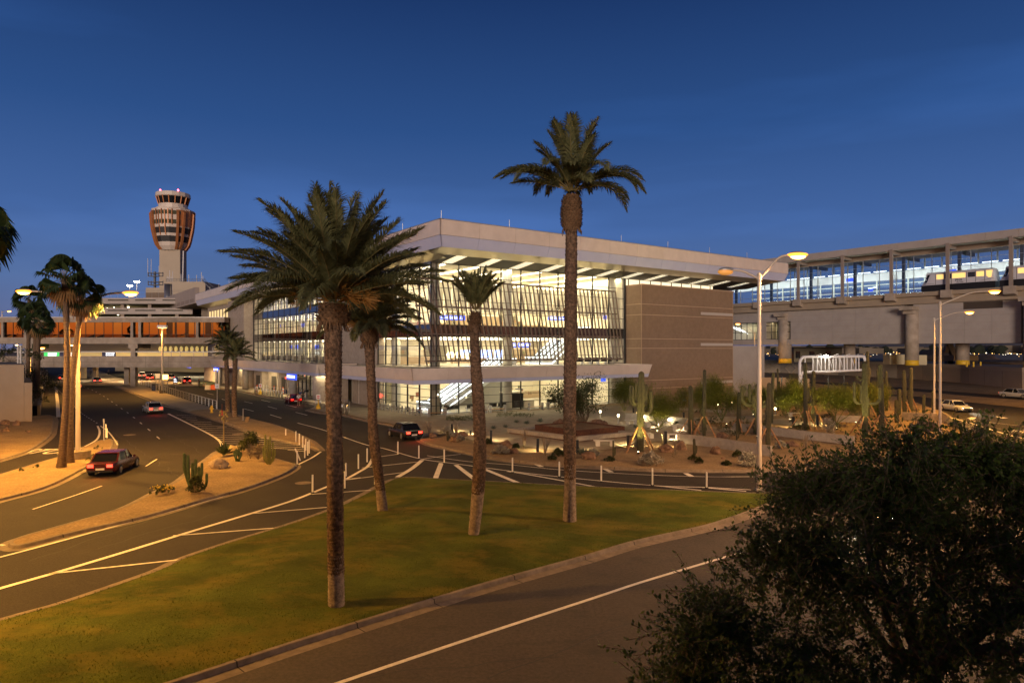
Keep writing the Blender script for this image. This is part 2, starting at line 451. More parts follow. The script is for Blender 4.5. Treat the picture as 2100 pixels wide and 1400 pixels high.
mx = N.new('ShaderNodeMix'); mx.data_type = 'RGBA'; L.new(mr.outputs[0], mx.inputs[0]); L.new(east, mx.inputs[6]); L.new(west, mx.inputs[7])
# faint thin cloud streaks
mp = N.new('ShaderNodeMapping'); mp.inputs['Scale'].default_value = (1.2, 3, 9); mp.inputs['Rotation'].default_value = (0, .7, .3); L.new(tc.outputs['Generated'], mp.inputs[0])
nz = N.new('ShaderNodeTexNoise'); nz.inputs['Scale'].default_value = 1.1; nz.inputs['Detail'].default_value = 4; L.new(mp.outputs[0], nz.inputs['Vector'])
mr2 = N.new('ShaderNodeMapRange'); mr2.inputs[1].default_value = .5; mr2.inputs[2].default_value = .8; mr2.inputs[3].default_value = 1; mr2.inputs[4].default_value = 1.38; L.new(nz.outputs['Fac'], mr2.inputs[0])
sc_ = N.new('ShaderNodeVectorMath'); sc_.operation = 'SCALE'; L.new(mx.outputs[2], sc_.inputs[0]); L.new(mr2.outputs[0], sc_.inputs['Scale'])
L.new(sc_.outputs[0], bg.inputs[0]); bg.inputs[1].default_value = 1.0
sun = bpy.data.lights.new('afterglow', 'SUN'); sun.energy = 2.3; sun.angle = R_(14); sun.color = (1, .79, .66)
so = bpy.data.objects.new('afterglow', sun); COL.objects.link(so); so.rotation_euler = aim((.12, 1, -.06))

# unseen deck behind the camera, added to keep the afterglow off near ground
b = MB(); b.box(-120, 120, -40, -1.2, -.05, 6.5); b.box(-120, 120, -1.5, -1.2, 6.5, 7.1); tag(b.build('shade_deck', mat('deck_concrete', (.3, .27, .23), rough=.9)), kind='structure')
# ---------- ground ----------
KERB = .14
KM = [kerb_m, mat('kerb_joint_gap', (.035, .028, .022), rough=.9)]
def inset(pts, d):
    ns = normals2(pts, True)
    return [p + n * d for p, n in zip(pts, ns)]
def area_mesh(name, poly, zf, m, step=1.5, seed=0, parent=None):
    """triangulated sheet over a polygon; zf(p, distance to edge) gives the height"""
    rs = random.Random(seed)
    poly = [Vector(p) for p in poly]
    pts2 = [p.to_2d() for p in poly]
    xs = [p.x for p in poly]; ys = [p.y for p in poly]
    inner = []
    def inside(x, y):
        c = False; j = len(poly) - 1
        for i in range(len(poly)):
            a, b = poly[i], poly[j]
            if (a.y > y) != (b.y > y) and x < (b.x - a.x) * (y - a.y) / (b.y - a.y) + a.x: c = not c
            j = i
        return c
    def dist(x, y):
        d = 1e9; q = Vector((x, y))
        for i in range(len(pts2)):
            a, b = pts2[i - 1], pts2[i]; ab = b - a
            t = max(0, min(1, (q - a).dot(ab) / max(ab.length_squared, 1e-9)))
            d = min(d, (q - a - ab * t).length)
        return d
    y = min(ys)
    while y < max(ys):
        x = min(xs)
        while x < max(xs):
            q = (x + rs.uniform(-.3, .3) * step, y + rs.uniform(-.3, .3) * step)
            if inside(*q):
                d = dist(*q)
                if d > step * .4: inner.append((q, d))
            x += step
        y += step
    vin = pts2 + [Vector(q) for q, d in inner]
    n = len(pts2)
    vo, e, f, *_ = delaunay_2d_cdt(vin, [(i, (i + 1) % n) for i in range(n)], [], 1, 1e-5)
    vs = []
    for p in vo:
        d = dist(p.x, p.y)
        vs.append(V(p.x, p.y, zf(V(p.x, p.y), d)))
    b = MB(); b.add(vs, [tuple(t) for t in f])
    for i, t in enumerate(b.f):
        a, c, d = (Vector(b.v[k]) for k in t[:3])
        if (c - a).cross(d - a).z < 0: b.f[i] = t[::-1]
    o = b.build(name, m, parent, smooth=True)
    return o
def kerb_ring(b, pts, closed=True, wk=.15, wg=.38, zt=KERB):
    """kerb top, kerb face, gutter pan. pts CCW when closed (interior on the left)"""
    ns = normals2(pts, closed); n = len(pts)
    prof = [(0.16, zt - .01), (0.15, zt), (0.02, zt), (0, zt - .02), (-.03, .008), (-wg, .006)]
    vs = []
    for p, q in zip(pts, ns):
        for d, z in prof: vs.append(V(p.x + q.x * d, p.y + q.y * d, z))
    k = len(prof); fs = []
    for i in range(n if closed else n - 1):
        j = (i + 1) % n
        for t in range(k - 1): fs.append((i * k + t, i * k + t + 1, j * k + t + 1, j * k + t))
    b.add(vs, fs)
    acc = 0
    for i in range(n if closed else n - 1):
        j = (i + 1) % n; L_ = (pts[j] - pts[i]).length; acc += L_
        if acc > 3.0 and pts[i].y < 75:
            acc = 0; t = (pts[j] - pts[i]).normalized() * .018; q = ns[i]; p = pts[i]; o = len(b.v); w = [(.155, zt + .002), (-.004, zt + .002), (-.034, .012), (-wg, .010)]
            b.add([V(p.x + q.x * d + s * t.x, p.y + q.y * d + s * t.y, z) for d, z in w for s in (-1, 1)], [(0, 1, 3, 2), (2, 3, 5, 4), (4, 5, 7, 6)], 1)
def island(name, px, m, bump=.0, step=1.6, seed=1, z=KERB, sm=5, gut=.38, kerb=True, closed_px=True):
    pts = [G(x, y, z) if not isinstance(x, Vector) else x for x, y in px]
    for p in pts: p.z = 0
    pts = smooth(pts, sm, True)
    if area2(pts) < 0: pts = pts[::-1]
    o = area_mesh(name, inset(pts, .10), lambda p, d: z - .015 + bump * min(1, d / 3) * (1 + .5 * noise.noise(p * .25)) + (.03 * noise.noise(p * .9) if d > .3 else 0) * (1 if bump else .0), m, step, seed)
    tag(o, kind='structure')
    if kerb:
        b = MB(); kerb_ring(b, pts, wg=gut); k = b.build('kerb', KM); tag(k, kind='structure')
    return pts

b = MB(); b.quad(V(-9000, -3000, -.06), V(9000, -3000, -.06), V(9000, 12000, -.06), V(-9000, 12000, -.06))
tag(b.build('ground', desert), kind='structure')
b = MB(); b.add([V(-200, 3, 0), V(130, 3, 0), V(150, 150, 0), V(90, 330, 0), V(-240, 330, 0)], [(0, 1, 2, 3, 4)])
tag(b.build('road', asphalt), kind='structure')
# worn older asphalt of the near road
lawn_near = [(1640, 1014), (1600, 1024), (1540, 1047), (1470, 1071), (1418, 1084), (1300, 1110), (1200, 1140), (1000, 1195), (780, 1262), (600, 1318), (350, 1400), (0, 1512), (-400, 1640)]
near = [G(x, y) for x, y in lawn_near]
poly = [p for p in near] + [V(-30, 4, 0), V(60, 4, 0), V(64, 60, 0)] + [G(2100, 905), G(2060, 950), G(1900, 985), G(1700, 1005)]
b = MB(); b.add([V(p.x, p.y, .004) for p in poly], [tuple(range(len(poly)))])
tag(b.build('near_road', asphalt_old), kind='structure')

# lawn mound
lawn_far = [(-420, 1395), (0, 1268), (130, 1232), (255, 1190), (330, 1163), (372, 1143), (425, 1124), (500, 1100), (600, 1070), (690, 1038), (745, 1012), (783, 992), (812, 979), (850, 977), (900, 980), (1000, 985), (1150, 993), (1300, 1000), (1450, 1006), (1540, 1009), (1610, 1009)]
lp = [G(x, y, KERB) for x, y in lawn_far] + [G(x, y, KERB) for x, y in lawn_near]
for p in lp: p.z = 0
lp = smooth(lp, 4, True)
if area2(lp) < 0: lp = lp[::-1]
def lawn_z(p, d): return KERB - .01 + .30 * (1 - math.exp(-d / 3.5)) + (.17 * noise.noise(p * .2) + .05 * noise.noise(p * .55 + V(3, 1, 0))) * min(1, d * .4)
o = area_mesh('lawn', inset(lp, .13), lawn_z, lawn_m, .8, 3); tag(o, kind='structure')
b = MB(); kerb_ring(b, lp, wg=.45); tag(b.build('kerb', KM), kind='structure')
# grass blades: ragged edge and tufts
rs = random.Random(5); b = MB()
ns = normals2(lp, True)
def blade(p, h, wd):
    a = rs.uniform(0, 2 * PI); d = V(math.cos(a), math.sin(a)) * wd; l = V(rs.uniform(-1, 1), rs.uniform(-1, 1)) * h * .6
    b.add([p - d, p + d, p + V(l.x, l.y, h)], [(0, 1, 2)])
for i, p in enumerate(lp):
    q = lp[(i + 1) % len(lp)]; n = int((q - p).length * (26 if p.y < 45 else 10))
    for k in range(n):
        r = p.lerp(q, rs.random()) + ns[i] * (.13 + abs(rs.gauss(0, .16)))
        blade(V(r.x, r.y, KERB - .02), rs.uniform(.04, .11), .012)
from mathutils.bvhtree import BVHTree
lm = bpy.data.objects['lawn'].data
lawn_bvh = BVHTree.FromPolygons([v.co for v in lm.vertices], [tuple(p.vertices) for p in lm.polygons])
def on_lawn(x, y):
    h = lawn_bvh.ray_cast(V(x, y, 5), V(0, 0, -1)); return h[0].z if h[0] else .15
for k in range(70000):
    py = rs.uniform(985, 1480); px = rs.uniform(-150, 1650); g = G(px, py, .3)
    h = lawn_bvh.ray_cast(V(g.x, g.y, 5), V(0, 0, -1))
    if h[0] and noise.noise(V(g.x, g.y) * .8) + rs.uniform(-.4, .4) > -.15:
        blade(h[0] - V(0, 0, .01), rs.uniform(.02, .055), .009 + .0003 * g.y)
tag(b.build('grass', blade_m), kind='stuff')

# gravel islands and walks
isl_main = [(18, 1110), (45, 1098), (130, 1074), (250, 1039), (320, 1005), (365, 984), (395, 961), (430, 936), (452, 921), (490, 916), (540, 932), (585, 945), (606, 953), (575, 973), (500, 1000), (420, 1022), (300, 1056), (150, 1090), (75, 1109), (32, 1118)]
main_pts = island('gravel_island', isl_main, gravel, .12, 1.2, 11)
med_top = [(150, 757), (194, 777), (251, 796), (301, 816), (337, 829), (388, 843), (460, 864), (531, 890), (590, 903), (640, 914), (657, 921), (645, 908), (628, 897), (567, 871), (519, 859), (471, 845), (444, 838)]
med_far = [(366, 814), (281, 786), (225, 768), (196, 757)]
walk = [(150, 757), (194, 777), (251, 796), (301, 816), (337, 829), (388, 843), (444, 838)] + med_far
strip_px = [(388, 843), (460, 864), (531, 890), (590, 903), (640, 914), (657, 921), (645, 908), (628, 897), (567, 871), (519, 859), (471, 845), (444, 838)]
mp_ = [G(x, y, KERB) for x, y in med_top + med_far]
for p in mp_: p.z = 0
mp_ = smooth(mp_, 4, True)
if area2(mp_) < 0: mp_ = mp_[::-1]
b = MB(); kerb_ring(b, mp_, wg=.4); tag(b.build('kerb', KM), kind='structure')
b = MB(); q = [G(x, y, KERB) for x, y in walk]; b.add([V(p.x, p.y, KERB - .006) for p in q], [tuple(range(len(q)))])
tag(b.build('pavement', paving), kind='structure')
b = MB(); q = smooth([G(x, y, KERB) for x, y in strip_px], 4, True)
o = area_mesh('gravel_median', [V(p.x, p.y) for p in q], lambda p, d: KERB - .008 + .06 * min(1, d / 1.2), gravel, 1.2, 4); tag(o, kind='structure')
islet = [(228, 899.5), (232, 907), (229, 918), (220, 930), (196, 946), (165, 962), (97, 995), (0, 1022), (-160, 1062), (-160, 1016), (0, 971), (73, 949), (138, 930), (176, 914), (202, 902.6)]
island('gravel_island', islet, gravel, .08, 1.2, 12)
corner = [(108, 852), (108, 881), (101, 894), (86, 906), (69, 917), (47, 927), (0, 941), (-120, 972), (-420, 1030), (-420, 870), (-60, 862), (60, 853)]
island('gravel_corner', corner, gravel, .10, 1.6, 13)

# terminal pavement / plaza and desert garden
T_curb = [(330, 778), (420, 792), (500, 803), (541, 812), (581, 818), (615, 822), (640, 826), (652, 831), (640, 836), (632, 840), (663, 846), (704, 850), (752, 861), (805, 871), (846, 881), (858, 889), (862, 899), (876, 907), (900, 914), (971, 929), (1040, 942), (1153, 952), (1260, 957.5), (1364, 962), (1521, 963), (1650, 960), (1800, 952), (1927, 934), (1990, 924), (2018, 914), (2022, 905), (2010, 896), (1990, 882), (1960, 866), (1934, 845), (1900, 833), (1870, 822), (1840, 812)]
tc_ = [G(x, y, KERB) for x, y in T_curb]
for p in tc_: p.z = 0
tcs = smooth(tc_, 4)
b = MB(); kerb_ring(b, tcs[::1], closed=False, wg=.42); tag(b.build('kerb', KM), kind='structure')
garden_poly = [V(-110, 145), *[p + n * .12 for p, n in zip(tcs, normals2(tcs))], V(60, 118), V(52, 128), V(-50, 168)]
o = area_mesh('garden_ground', garden_poly, lambda p, d: KERB - .01 + (.05 * noise.noise(p * .5) if d > .4 else 0), gravel, 2.2, 21); tag(o, kind='structure')
pav_px = [(420, 792), (500, 803), (541, 812), (581, 818), (615, 822), (640, 826), (652, 831), (640, 836), (632, 840), (663, 846), (704, 850), (752, 861), (805, 871), (846, 881), (858, 889), (862, 897)]
pv = [G(x, y, KERB) for x, y in pav_px]; n2 = normals2(pv)
pv = [p + n * .16 for p, n in zip(pv, n2)]
plaza = pv + [G(x, y, .2) for x, y in [(905, 890), (985, 905), (1075, 915), (1160, 925), (1240, 922), (1330, 905), (1420, 902), (1480, 905), (1480, 880), (1440, 868), (1400, 860), (1330, 848), (1300, 835)]] + [V(22, 100), V(-9.8, 82.4), V(-62, 155), V(-100, 150)]
b = MB(); b.add([V(p.x, p.y, .215) for p in plaza], [tuple(range(len(plaza)))]); tag(b.build('plaza_paving', paving), kind='structure')

# rising gravel bank, upper road and plateau behind the retaining wall (right)
def lerp_line(pts, n):
    pts = [Vector(p) for p in pts]; Ls = [0]
    for a, c in zip(pts, pts[1:]): Ls.append(Ls[-1] + (c - a).length)
    out = []
    for i in range(n):
        t = Ls[-1] * i / (n - 1); k = 0
        while k < len(Ls) - 2 and Ls[k + 1] < t: k += 1
        out.append(pts[k].lerp(pts[k + 1], (t - Ls[k]) / max(1e-6, Ls[k + 1] - Ls[k])))
    return out
def sheet(name, lines, m, n=40, jit=0):
    rows = [lerp_line(l, n) for l in lines]; b = MB(); vs = []
    for r in rows:
        for p in r: vs.append(p + V(0, 0, jit * noise.noise(p * .5)))
    fs = [(i * n + k, i * n + k + 1, (i + 1) * n + k + 1, (i + 1) * n + k) for i in range(len(rows) - 1) for k in range(n - 1)]
    b.add(vs, fs); o = b.build(name, m, smooth=True); tag(o, kind='structure'); return o
WALL_TOP = [(2130, 755, 4.9), (2100, 754, 5.2), (1970, 748, 5.2), (1840, 743.5, 5.2), (1720, 740.6, 5.2), (1600, 738.4, 5.2), (1500, 737.5, 5.2)]
wall_line = [V(102, 70), V(92, 92), V(82.6, 110.5)] + [V(*( G(x, y, z).to_2d())) for x, y, z in WALL_TOP[2:]]
bank0 = [G(2200, 850), G(2100, 836), G(1960, 822), G(1880, 813), G(1790, 806)]
bank0 = [V(70, 74, .02)] + [V(p.x, p.y, .02) for p in bank0] + [V(55, 150, .02)]
bank1 = [V(82, 76, .6), V(79, 92, .7), V(74, 106, .7), V(72, 124, .7), V(66, 150, .7), V(60, 165, .6)]
bank2 = [V(89, 77, .75), V(84.5, 94, .8), V(78.5, 108, .8), V(76.5, 126, .8), V(70.5, 152, .8), V(64, 170, .7)]
bank3 = [V(p.x, p.y, 1.75) for p in wall_line]
b0 = [bank0, [a.lerp(c, .5) + V(0, 0, .12) for a, c in zip(lerp_line(bank0, 40), lerp_line(bank1, 40))], bank1]
sheet('gravel_bank', b0, gravel, 40, .06)
sheet('upper_road', [bank1, bank2], asphalt, 40)
sheet('gravel_slope', [bank2, [a.lerp(c, .5) for a, c in zip(lerp_line(bank2, 40), lerp_line(bank3, 40))], bank3], gravel, 40, .08)
b = MB(); q = [V(p.x + .4, p.y, 5.0) for p in wall_line]
q = q + [V(40, 230, 5), V(60, 800, 5), V(900, 800, 5), V(900, 60, 5)]
b.add(q, [tuple(range(len(q)))]); tag(b.build('airfield_ground', desert), kind='structure')

# ---------- painted markings ----------
mk = MB()
def line(px, w=.12, z=.009, dash=None, sm=5):
    pts = smooth([G(x, y) for x, y in px], sm) if len(px) > 2 else [G(x, y) for x, y in px]
    if dash:
        on, off = dash; r = resample(pts, .25); k = 0; i = 0
        per = int((on + off) / .25); onn = int(on / .25)
        while i < len(r) - 2:
            seg = r[i:i + onn + 1]
            if len(seg) > 1: mk.ribbon(seg, w, z)
            i += per
    else: mk.ribbon(pts, w, z)
line([(345, 848), (400, 875), (433, 892), (450, 904), (456, 916)], .22)              # curve beside the hatching
for i in range(17):                                                                   # hatching
    t = i / 16; y = 851 + t * 71
    xa = 352 + 110 * min(1, (y - 848) / 62) ** .8 if y < 912 else 470 + (y - 912) * 12
    xb = [388, 415, 455, 500, 540, 575, 600, 620][min(7, int(t * 7.99))] + 20 * t + 14
    xb = min(xb, 632)
    line([(xa, y), (xb, y + (4 if t > .5 else 1))], .13)
line([(658, 926), (640, 938), (604, 956), (560, 980), (480, 1010), (380, 1040), (260, 1072), (120, 1110), (0, 1142), (-200, 1192)], .17)
line([(765, 938), (755, 955), (735, 968), (705, 984), (665, 1000), (600, 1026), (510, 1054), (400, 1087), (250, 1133), (120, 1172), (0, 1206), (-300, 1292)], .24)
for a, c in [((640, 1013), (815, 1001)), ((510, 1053), (682, 1039)), ((355, 1098), (580, 1081)), ((100, 1176), (370, 1147)), ((700, 985), (830, 968)), ((742, 959), (855, 947)), ((705, 983), (740, 979)), ((780, 936), (815, 931))]:
    line([a, c], .13)
line([(610, 867), (665, 882), (745, 910), (790, 920), (860, 940), (930, 950), (1050, 966), (1155, 978), (1338, 995), (1450, 999), (1540, 1004)], .14)  # edge line
line([(815, 978), (845, 960), (866, 943)], .34)
line([(893, 981), (905, 949)], .34); line([(977, 985), (935, 953)], .34); line([(1075, 995), (985, 958)], .34)
line([(1239, 1001), (1085, 973), (1040, 966)], .2); line([(1438, 1005), (1330, 994)], .2); line([(1530, 1007), (1440, 999)], .2)
line([(866, 941), (900, 936), (945, 931)], .12)
line([(876, 934), (960, 946), (1050, 953), (1150, 963), (1300, 972), (1440, 977), (1560, 977)], .1)
for x, y in [(1103, 953), (1246, 964), (1412, 973)]: line([(x - 6, y - 3), (x + 8, y + 4)], .35)
line([(550, 798), (640, 826)], .1, dash=(3, 9)); 
for a, c in [((501, 823), (518, 827)), ((536, 820), (554, 824)), ((549, 833), (568, 838)), ((501, 838), (520, 843)), ((587, 830), (608, 835)), ((606, 845), (630, 851)), ((554, 850), (577, 857)), ((455, 818), (470, 823)), ((425, 806), (438, 809)), ((470, 806), (480, 808))]:
    line([a, c], .13)
# left road lanes
line([(128, 778), (190, 800), (250, 838), (292, 870), (330, 902)], .12, dash=(2.2, 5.5))
line([(116, 796), (140, 820), (165, 845), (200, 868)], .12, dash=(.8, 1.5))
line([(98, 788), (113, 793), (117, 815), (120, 855)], .45)
line([(100, 807), (114, 807)], .14)
line([(200, 873), (204, 883), (203, 893), (196, 903), (175, 915)], .18); line([(206, 873), (222, 885), (236, 903), (241, 912)], .12)
line([(67, 1044), (178, 1007), (270, 972), (322, 941)], .1, dash=(6, 7))
line([(62, 925), (135, 919), (168, 918)], .2)                                           # stop line
line([(0, 1118), (8, 1116)], .3)
# near road edge line
line([(1620, 1103), (1500, 1138), (1323, 1191), (1217, 1226), (1000, 1297), (700, 1398), (400, 1500)], .15)
line([(1010, 1196), (1100, 1172)], .08, dash=(.5, .5))
# right loop
line([(1942, 854), (1990, 867), (2050, 886), (2100, 899)], .22)
for a, c in [((1950, 865), (2000, 864)), ((1978, 877), (2052, 879)), ((2010, 891), (2100, 895)), ((2024, 906), (2110, 912)), ((2030, 926), (2076, 932))]: line([a, c], .12)
line([(2140, 908), (2090, 925), (2060, 938), (1990, 951), (1900, 958)], .26)
line([(1888, 849), (2100, 874)], .08)
tag(mk.build('road_markings', white_p), kind='structure')
b = MB()
def deck(px, z=.012): b.add([V(*G(x, y).to_2d(), z) for x, y in px], [tuple(range(len(px)))])
deck([(1982, 858), (1992, 855), (2002, 856), (1999, 859), (1990, 861), (1987, 858)]); deck([(2038, 853), (2068, 857), (2056, 857.5)])
tag(b.build('painted_arrow', white_p), kind='structure')
# the word on the road, tarmac repairs and covers
def road_text(body, px, size, rz, sx=1, sy=1):
    g = G(*px); o = text('painted_word', body, size, (g.x, g.y, .012), (0, 0, rz), white_p, None, ext=.001)
    o.scale = (sx, sy, 1); tag(o, kind='structure')
road_text('STOP', (101, 926), 1.9, R_(-2), .95, 1.9)
road_text('ONLY', (2096, 884), 1.5, R_(28), .9, 1.8)
b = MB()
for px, r in [((322, 806), .45), ((266, 891.5), .55), ((455, 876), .5), ((488, 890), .55), ((622, 990), .5)]:
    g = G(*px); b.lathe([(r, .005), (r, .011), (r * .86, .011), (r * .84, .008), (.001, .008)], (g.x, g.y, 0), 20)
tag(b.build('manhole_covers', kerb_m), kind='structure')
# cracks and sealed joints in the worn tarmac
b = MB(); rs = random.Random(9)
def crack(a, c, w=.03, z=.0065):
    a, c = G(*a), G(*c); pts = []
    n = max(4, int((c - a).length / .4)); nn = V(-(c - a).y, (c - a).x).normalized()
    for i in range(n + 1): pts.append(a.lerp(c, i / n) + nn * (noise.noise(V(i * .35, a.x, a.y)) * .35))
    b.ribbon(pts, w, z)
crack((620, 1120), (420, 1180), .03); crack((60, 1150), (330, 1060), .03); crack((150, 1000), (330, 930), .03); crack((560, 870), (700, 905), .04); crack((900, 960), (1200, 985), .03); crack((1150, 1340), (700, 1395), .03); crack((1100, 1215), (1380, 1125), .025); crack((1400, 1230), (1000, 1392), .035); crack((900, 1300), (700, 1360), .02); crack((1200, 1190), (1420, 1130), .02)
crack((480, 1042), (200, 1125), .03); crack((300, 870), (420, 930), .03); crack((230, 885), (380, 985), .03); crack((700, 930), (760, 905), .03)
crack((130, 835), (300, 842), .05); crack((110, 826), (190, 828), .04)
tag(b.build('sealed_cracks', blackrub), kind='structure')
# ---------- terminal building: r along the right front, l along the left front ----------
Rv = V(.810, .5864); Lv = V(-.5864, .810); UP = V(0, 0, 1)
C0 = V(-9.8, 82.4)
def B(r, l, z=0): return C0 + Rv * r + Lv * l + V(0, 0, z)
def rl(px, l=None, r=None):
    """coordinate along the front of the point seen at pixel column px"""
    u = (px - 1050) / F
    o = C0 + (Lv * l if l is not None else Rv * r); d = Rv if l is not None else Lv
    return (o.x - u * o.y) / (u * d.y - d.x)
def pbox(b, r0, r1, l0, l1, z0, z1, m=0): b.par(B(r0, l0, z0), Rv * (r1 - r0), Lv * (l1 - l0), V(0, 0, z1 - z0), m)
term = thing('terminal_building', 'large glass fronted airport terminal with deep beige roof overhang and lit interior', 'building', B(0, 0, 0))
def part(b, name, m, parent=term, **k): return b.build(name, m, parent, w=True, **k)

RT, RS, RB = 22.43, 20.75, 19.5
r0, r1, l0, l1 = -3.0, 63.4, -7.5, 119.6
# roof slab
b = MB(); pbox(b, r0 + .35, r1 - .35, l0 + .35, l1 - .35, 19.9, RT - .05); part(b, 'roof', oldconc)
# fascia panels with open joints
def fascia(name, z0, z1, in0, in1, m, wid, a, n, end=False):
    b = MB()
    # four sides: front (l0), left (r0), right end (r1)
    def run(o, d, nrm, L):
        k = max(1, round(L / wid)); p = L / k
        for i in range(k):
            s0, s1 = i * p + (.02 if i else 0), (i + 1) * p - (.02 if i < k - 1 else 0)
            q = [o + d * s0 + nrm * in0, o + d * s1 + nrm * in0, o + d * s1 + nrm * in1, o + d * s0 + nrm * in1]
            # mitred ends follow the inset
            def mit(v, s, inn): return v
            v = []
            for base, inn, z in ((0, in0, z1), (0, in1, z0)):
                pass
            e0 = in0 if i == 0 else 0; e0b = in1 if i == 0 else 0
            e1 = in0 if i == k - 1 else 0; e1b = in1 if i == k - 1 else 0
            T0, T1 = o + d * (s0 + e0) + nrm * in0, o + d * (s1 - e1) + nrm * in0
            B0, B1 = o + d * (s0 + e0b) + nrm * in1, o + d * (s1 - e1b) + nrm * in1
            th = nrm * .12
            A = [T0 + UP * z1, T1 + UP * z1, B1 + UP * z0, B0 + UP * z0]
            b.add(A + [x + th for x in A], [(0, 1, 2, 3), (7, 6, 5, 4), (0, 4, 5, 1), (3, 2, 6, 7), (1, 5, 6, 2), (0, 3, 7, 4)])
    run(B(r0, l0), Rv, Lv, r1 - r0)
    run(B(r0, l0), Lv, Rv, l1 - l0)
    run(B(r1, l0), Lv, -Rv, 40)
    run(B(r0, l1), Rv, -Lv, 20)
    return part(b, name, m)
fascia('upper_fascia', RS, RT, 0, 0, beige, 5.3, 0, 0)
fascia('lower_fascia', RB, RS - .03, .03, .45, lav_sky, 5.3, 0, 0)
b = MB()
for q in ((B(r0 - .03, l0 - .03, RT), Rv * (r1 - r0 + .06), Lv * .45), (B(r0 - .03, l0 - .03, RT + .001), Rv * .45, Lv * (l1 - l0))):
    b.par(q[0], q[1], q[2], UP * .09)
pbox(b, r1 - .4, r1 + .05, l0, l0 + 40, RT, RT + .088); part(b, 'roof_coping', galv)
b = MB()
for s in range(8): b = MB(); b.tube([B(r0 + .3 + s * 9.2, l0 + .3, RT), B(r0 + .3 + s * 9.2, l0 + .3, RT + 1.0)], .03, 5); part(b, 'lightning_rod', galv)
for s in range(1, 13): b = MB(); b.tube([B(r0 + .3, l0 + .3 + s * 9.3, RT), B(r0 + .3, l0 + .3 + s * 9.3, RT + 1.0)], .03, 5); part(b, 'lightning_rod', galv)
# soffit
b = MB()
def soff(a, c, d, e): b.quad(a, c, d, e)
n = 13
for i in range(n):
    ra = r0 + .45 + (r1 - r0 - .9) * i / n; rb = r0 + .45 + (r1 - r0 - .9) * (i + 1) / n - .015
    soff(B(ra, l0 + .45, RB + .01), B(ra, -3.7, 19.2), B(rb, -3.7, 19.2), B(rb, l0 + .45, RB + .01))
for i in range(24):
    la = -3.7 + (l1 + 3.2) * i / 24; lb = -3.7 + (l1 + 3.2) * (i + 1) / 24 - .015
    soff(B(r0 + .45, la, RB + .01), B(r0 + .45, lb, RB + .01), B(0, lb, 18.85), B(0, la, 18.85))
part(b, 'soffit', soffit_m)
b = MB(); slots = [2.2 + 5.05 * i for i in range(12)]
edges = [0.0]
for s in slots: edges += [s - .75, s + .75]
edges.append(r1 - .5)
for a, c in zip(edges[::2], edges[1::2]): b.quad(B(a, -3.7, 19.21), B(a, 0, 18.72), B(c, 0, 18.72), B(c, -3.7, 19.21))
for i in range(11): b.quad(B(33, 0, 18.72), B(33, 8, 18.72), B(r1 - .5, 8, 18.72), B(r1 - .5, 0, 18.72)) if i == 0 else None
part(b, 'slatted_ceiling', dark_soffit)
b = MB(); fx = MB()
for s in slots:
    b.quad(B(s - .75, -3.7, 19.24), B(s - .75, 0, 18.75), B(s + .75, 0, 18.75), B(s + .75, -3.7, 19.24))
    for k in range(4): fx.bar(B(s - .55 + .36 * k, -3.6, 19.22), B(s - .55 + .36 * k, -.1, 18.75), .05, .05)
part(b, 'soffit_light_panel', emis('soffit_lightbox', (1, .88, .60), 1.6)); part(fx, 'light_louvre', mull)

# ---- glazing helpers
def wall_glass(name, along, s0, s1, z0, z1, m, off=0.0):
    b = MB(); f = (lambda s, z: B(s, -off, z)) if along == 'r' else (lambda s, z: B(-off, s, z))
    b.quad(f(s0, z0), f(s1, z0), f(s1, z1), f(s0, z1)); return part(b, name, m)
def wall_mull(name, along, ss, zs, z0, z1, s0, s1, m, w=.09, d=.2, wh=.06):
    b = MB(); dirv, nrm = (Rv, -Lv) if along == 'r' else (Lv, -Rv)
    f = (lambda s, z: B(s, 0, z)) if along == 'r' else (lambda s, z: B(0, s, z))
    for s in ss: b.par(f(s, z0) - dirv * w / 2 - nrm * d * .6, dirv * w, nrm * d, UP * (z1 - z0))
    for z in zs: b.par(f(s0, z - wh / 2) - nrm * .05, dirv * (s1 - s0), nrm * .10, UP * wh)
    return part(b, name, m)
ZU = [6.2, 7.4, 8.6, 9.8, 11.2, 12.7, 14.2, 15.7, 17.2, 18.66]
ZG = [.35, 1.35, 2.35, 3.35, 4.3]
rs_ = [.05] + [.75 + 3.2 * i for i in range(11)] + [32.95]
wall_glass('curtain_wall_glass', 'r', 0, 33, 6.1, 18.7, gclear)
wall_glass('ground_floor_glass', 'r', 0, 33, .25, 4.5, gclear)
wall_mull('mullions', 'r', rs_, ZU, 6.1, 18.7, 0, 33, mull)
wall_mull('ground_mullions', 'r', rs_, ZG, .25, 4.5, 0, 33, mull)
b = MB(); b.par(B(.2, .09, 9.85), Rv * 32.7, Lv * .06, UP * 1.32); b.par(B(.09, .2, 9.85), Lv * 14.6, Rv * .06, UP * 1.32); part(b, 'spandrel', spandrel)
ls_ = [2.9, 6.1, 9.3, 12.5, 14.9]
wall_glass('corner_side_glass', 'l', 0.02, 14.9, 6.1, 18.85, gleft)
wall_glass('ground_side_glass', 'l', 0.02, 14.9, .25, 4.5, gclear)
wall_mull('side_mullions', 'l', ls_, ZU, 6.1, 18.8, 0, 14.9, mull)
wall_mull('ground_side_mullions', 'l', ls_, ZG, .25, 4.5, 0, 14.9, mull)
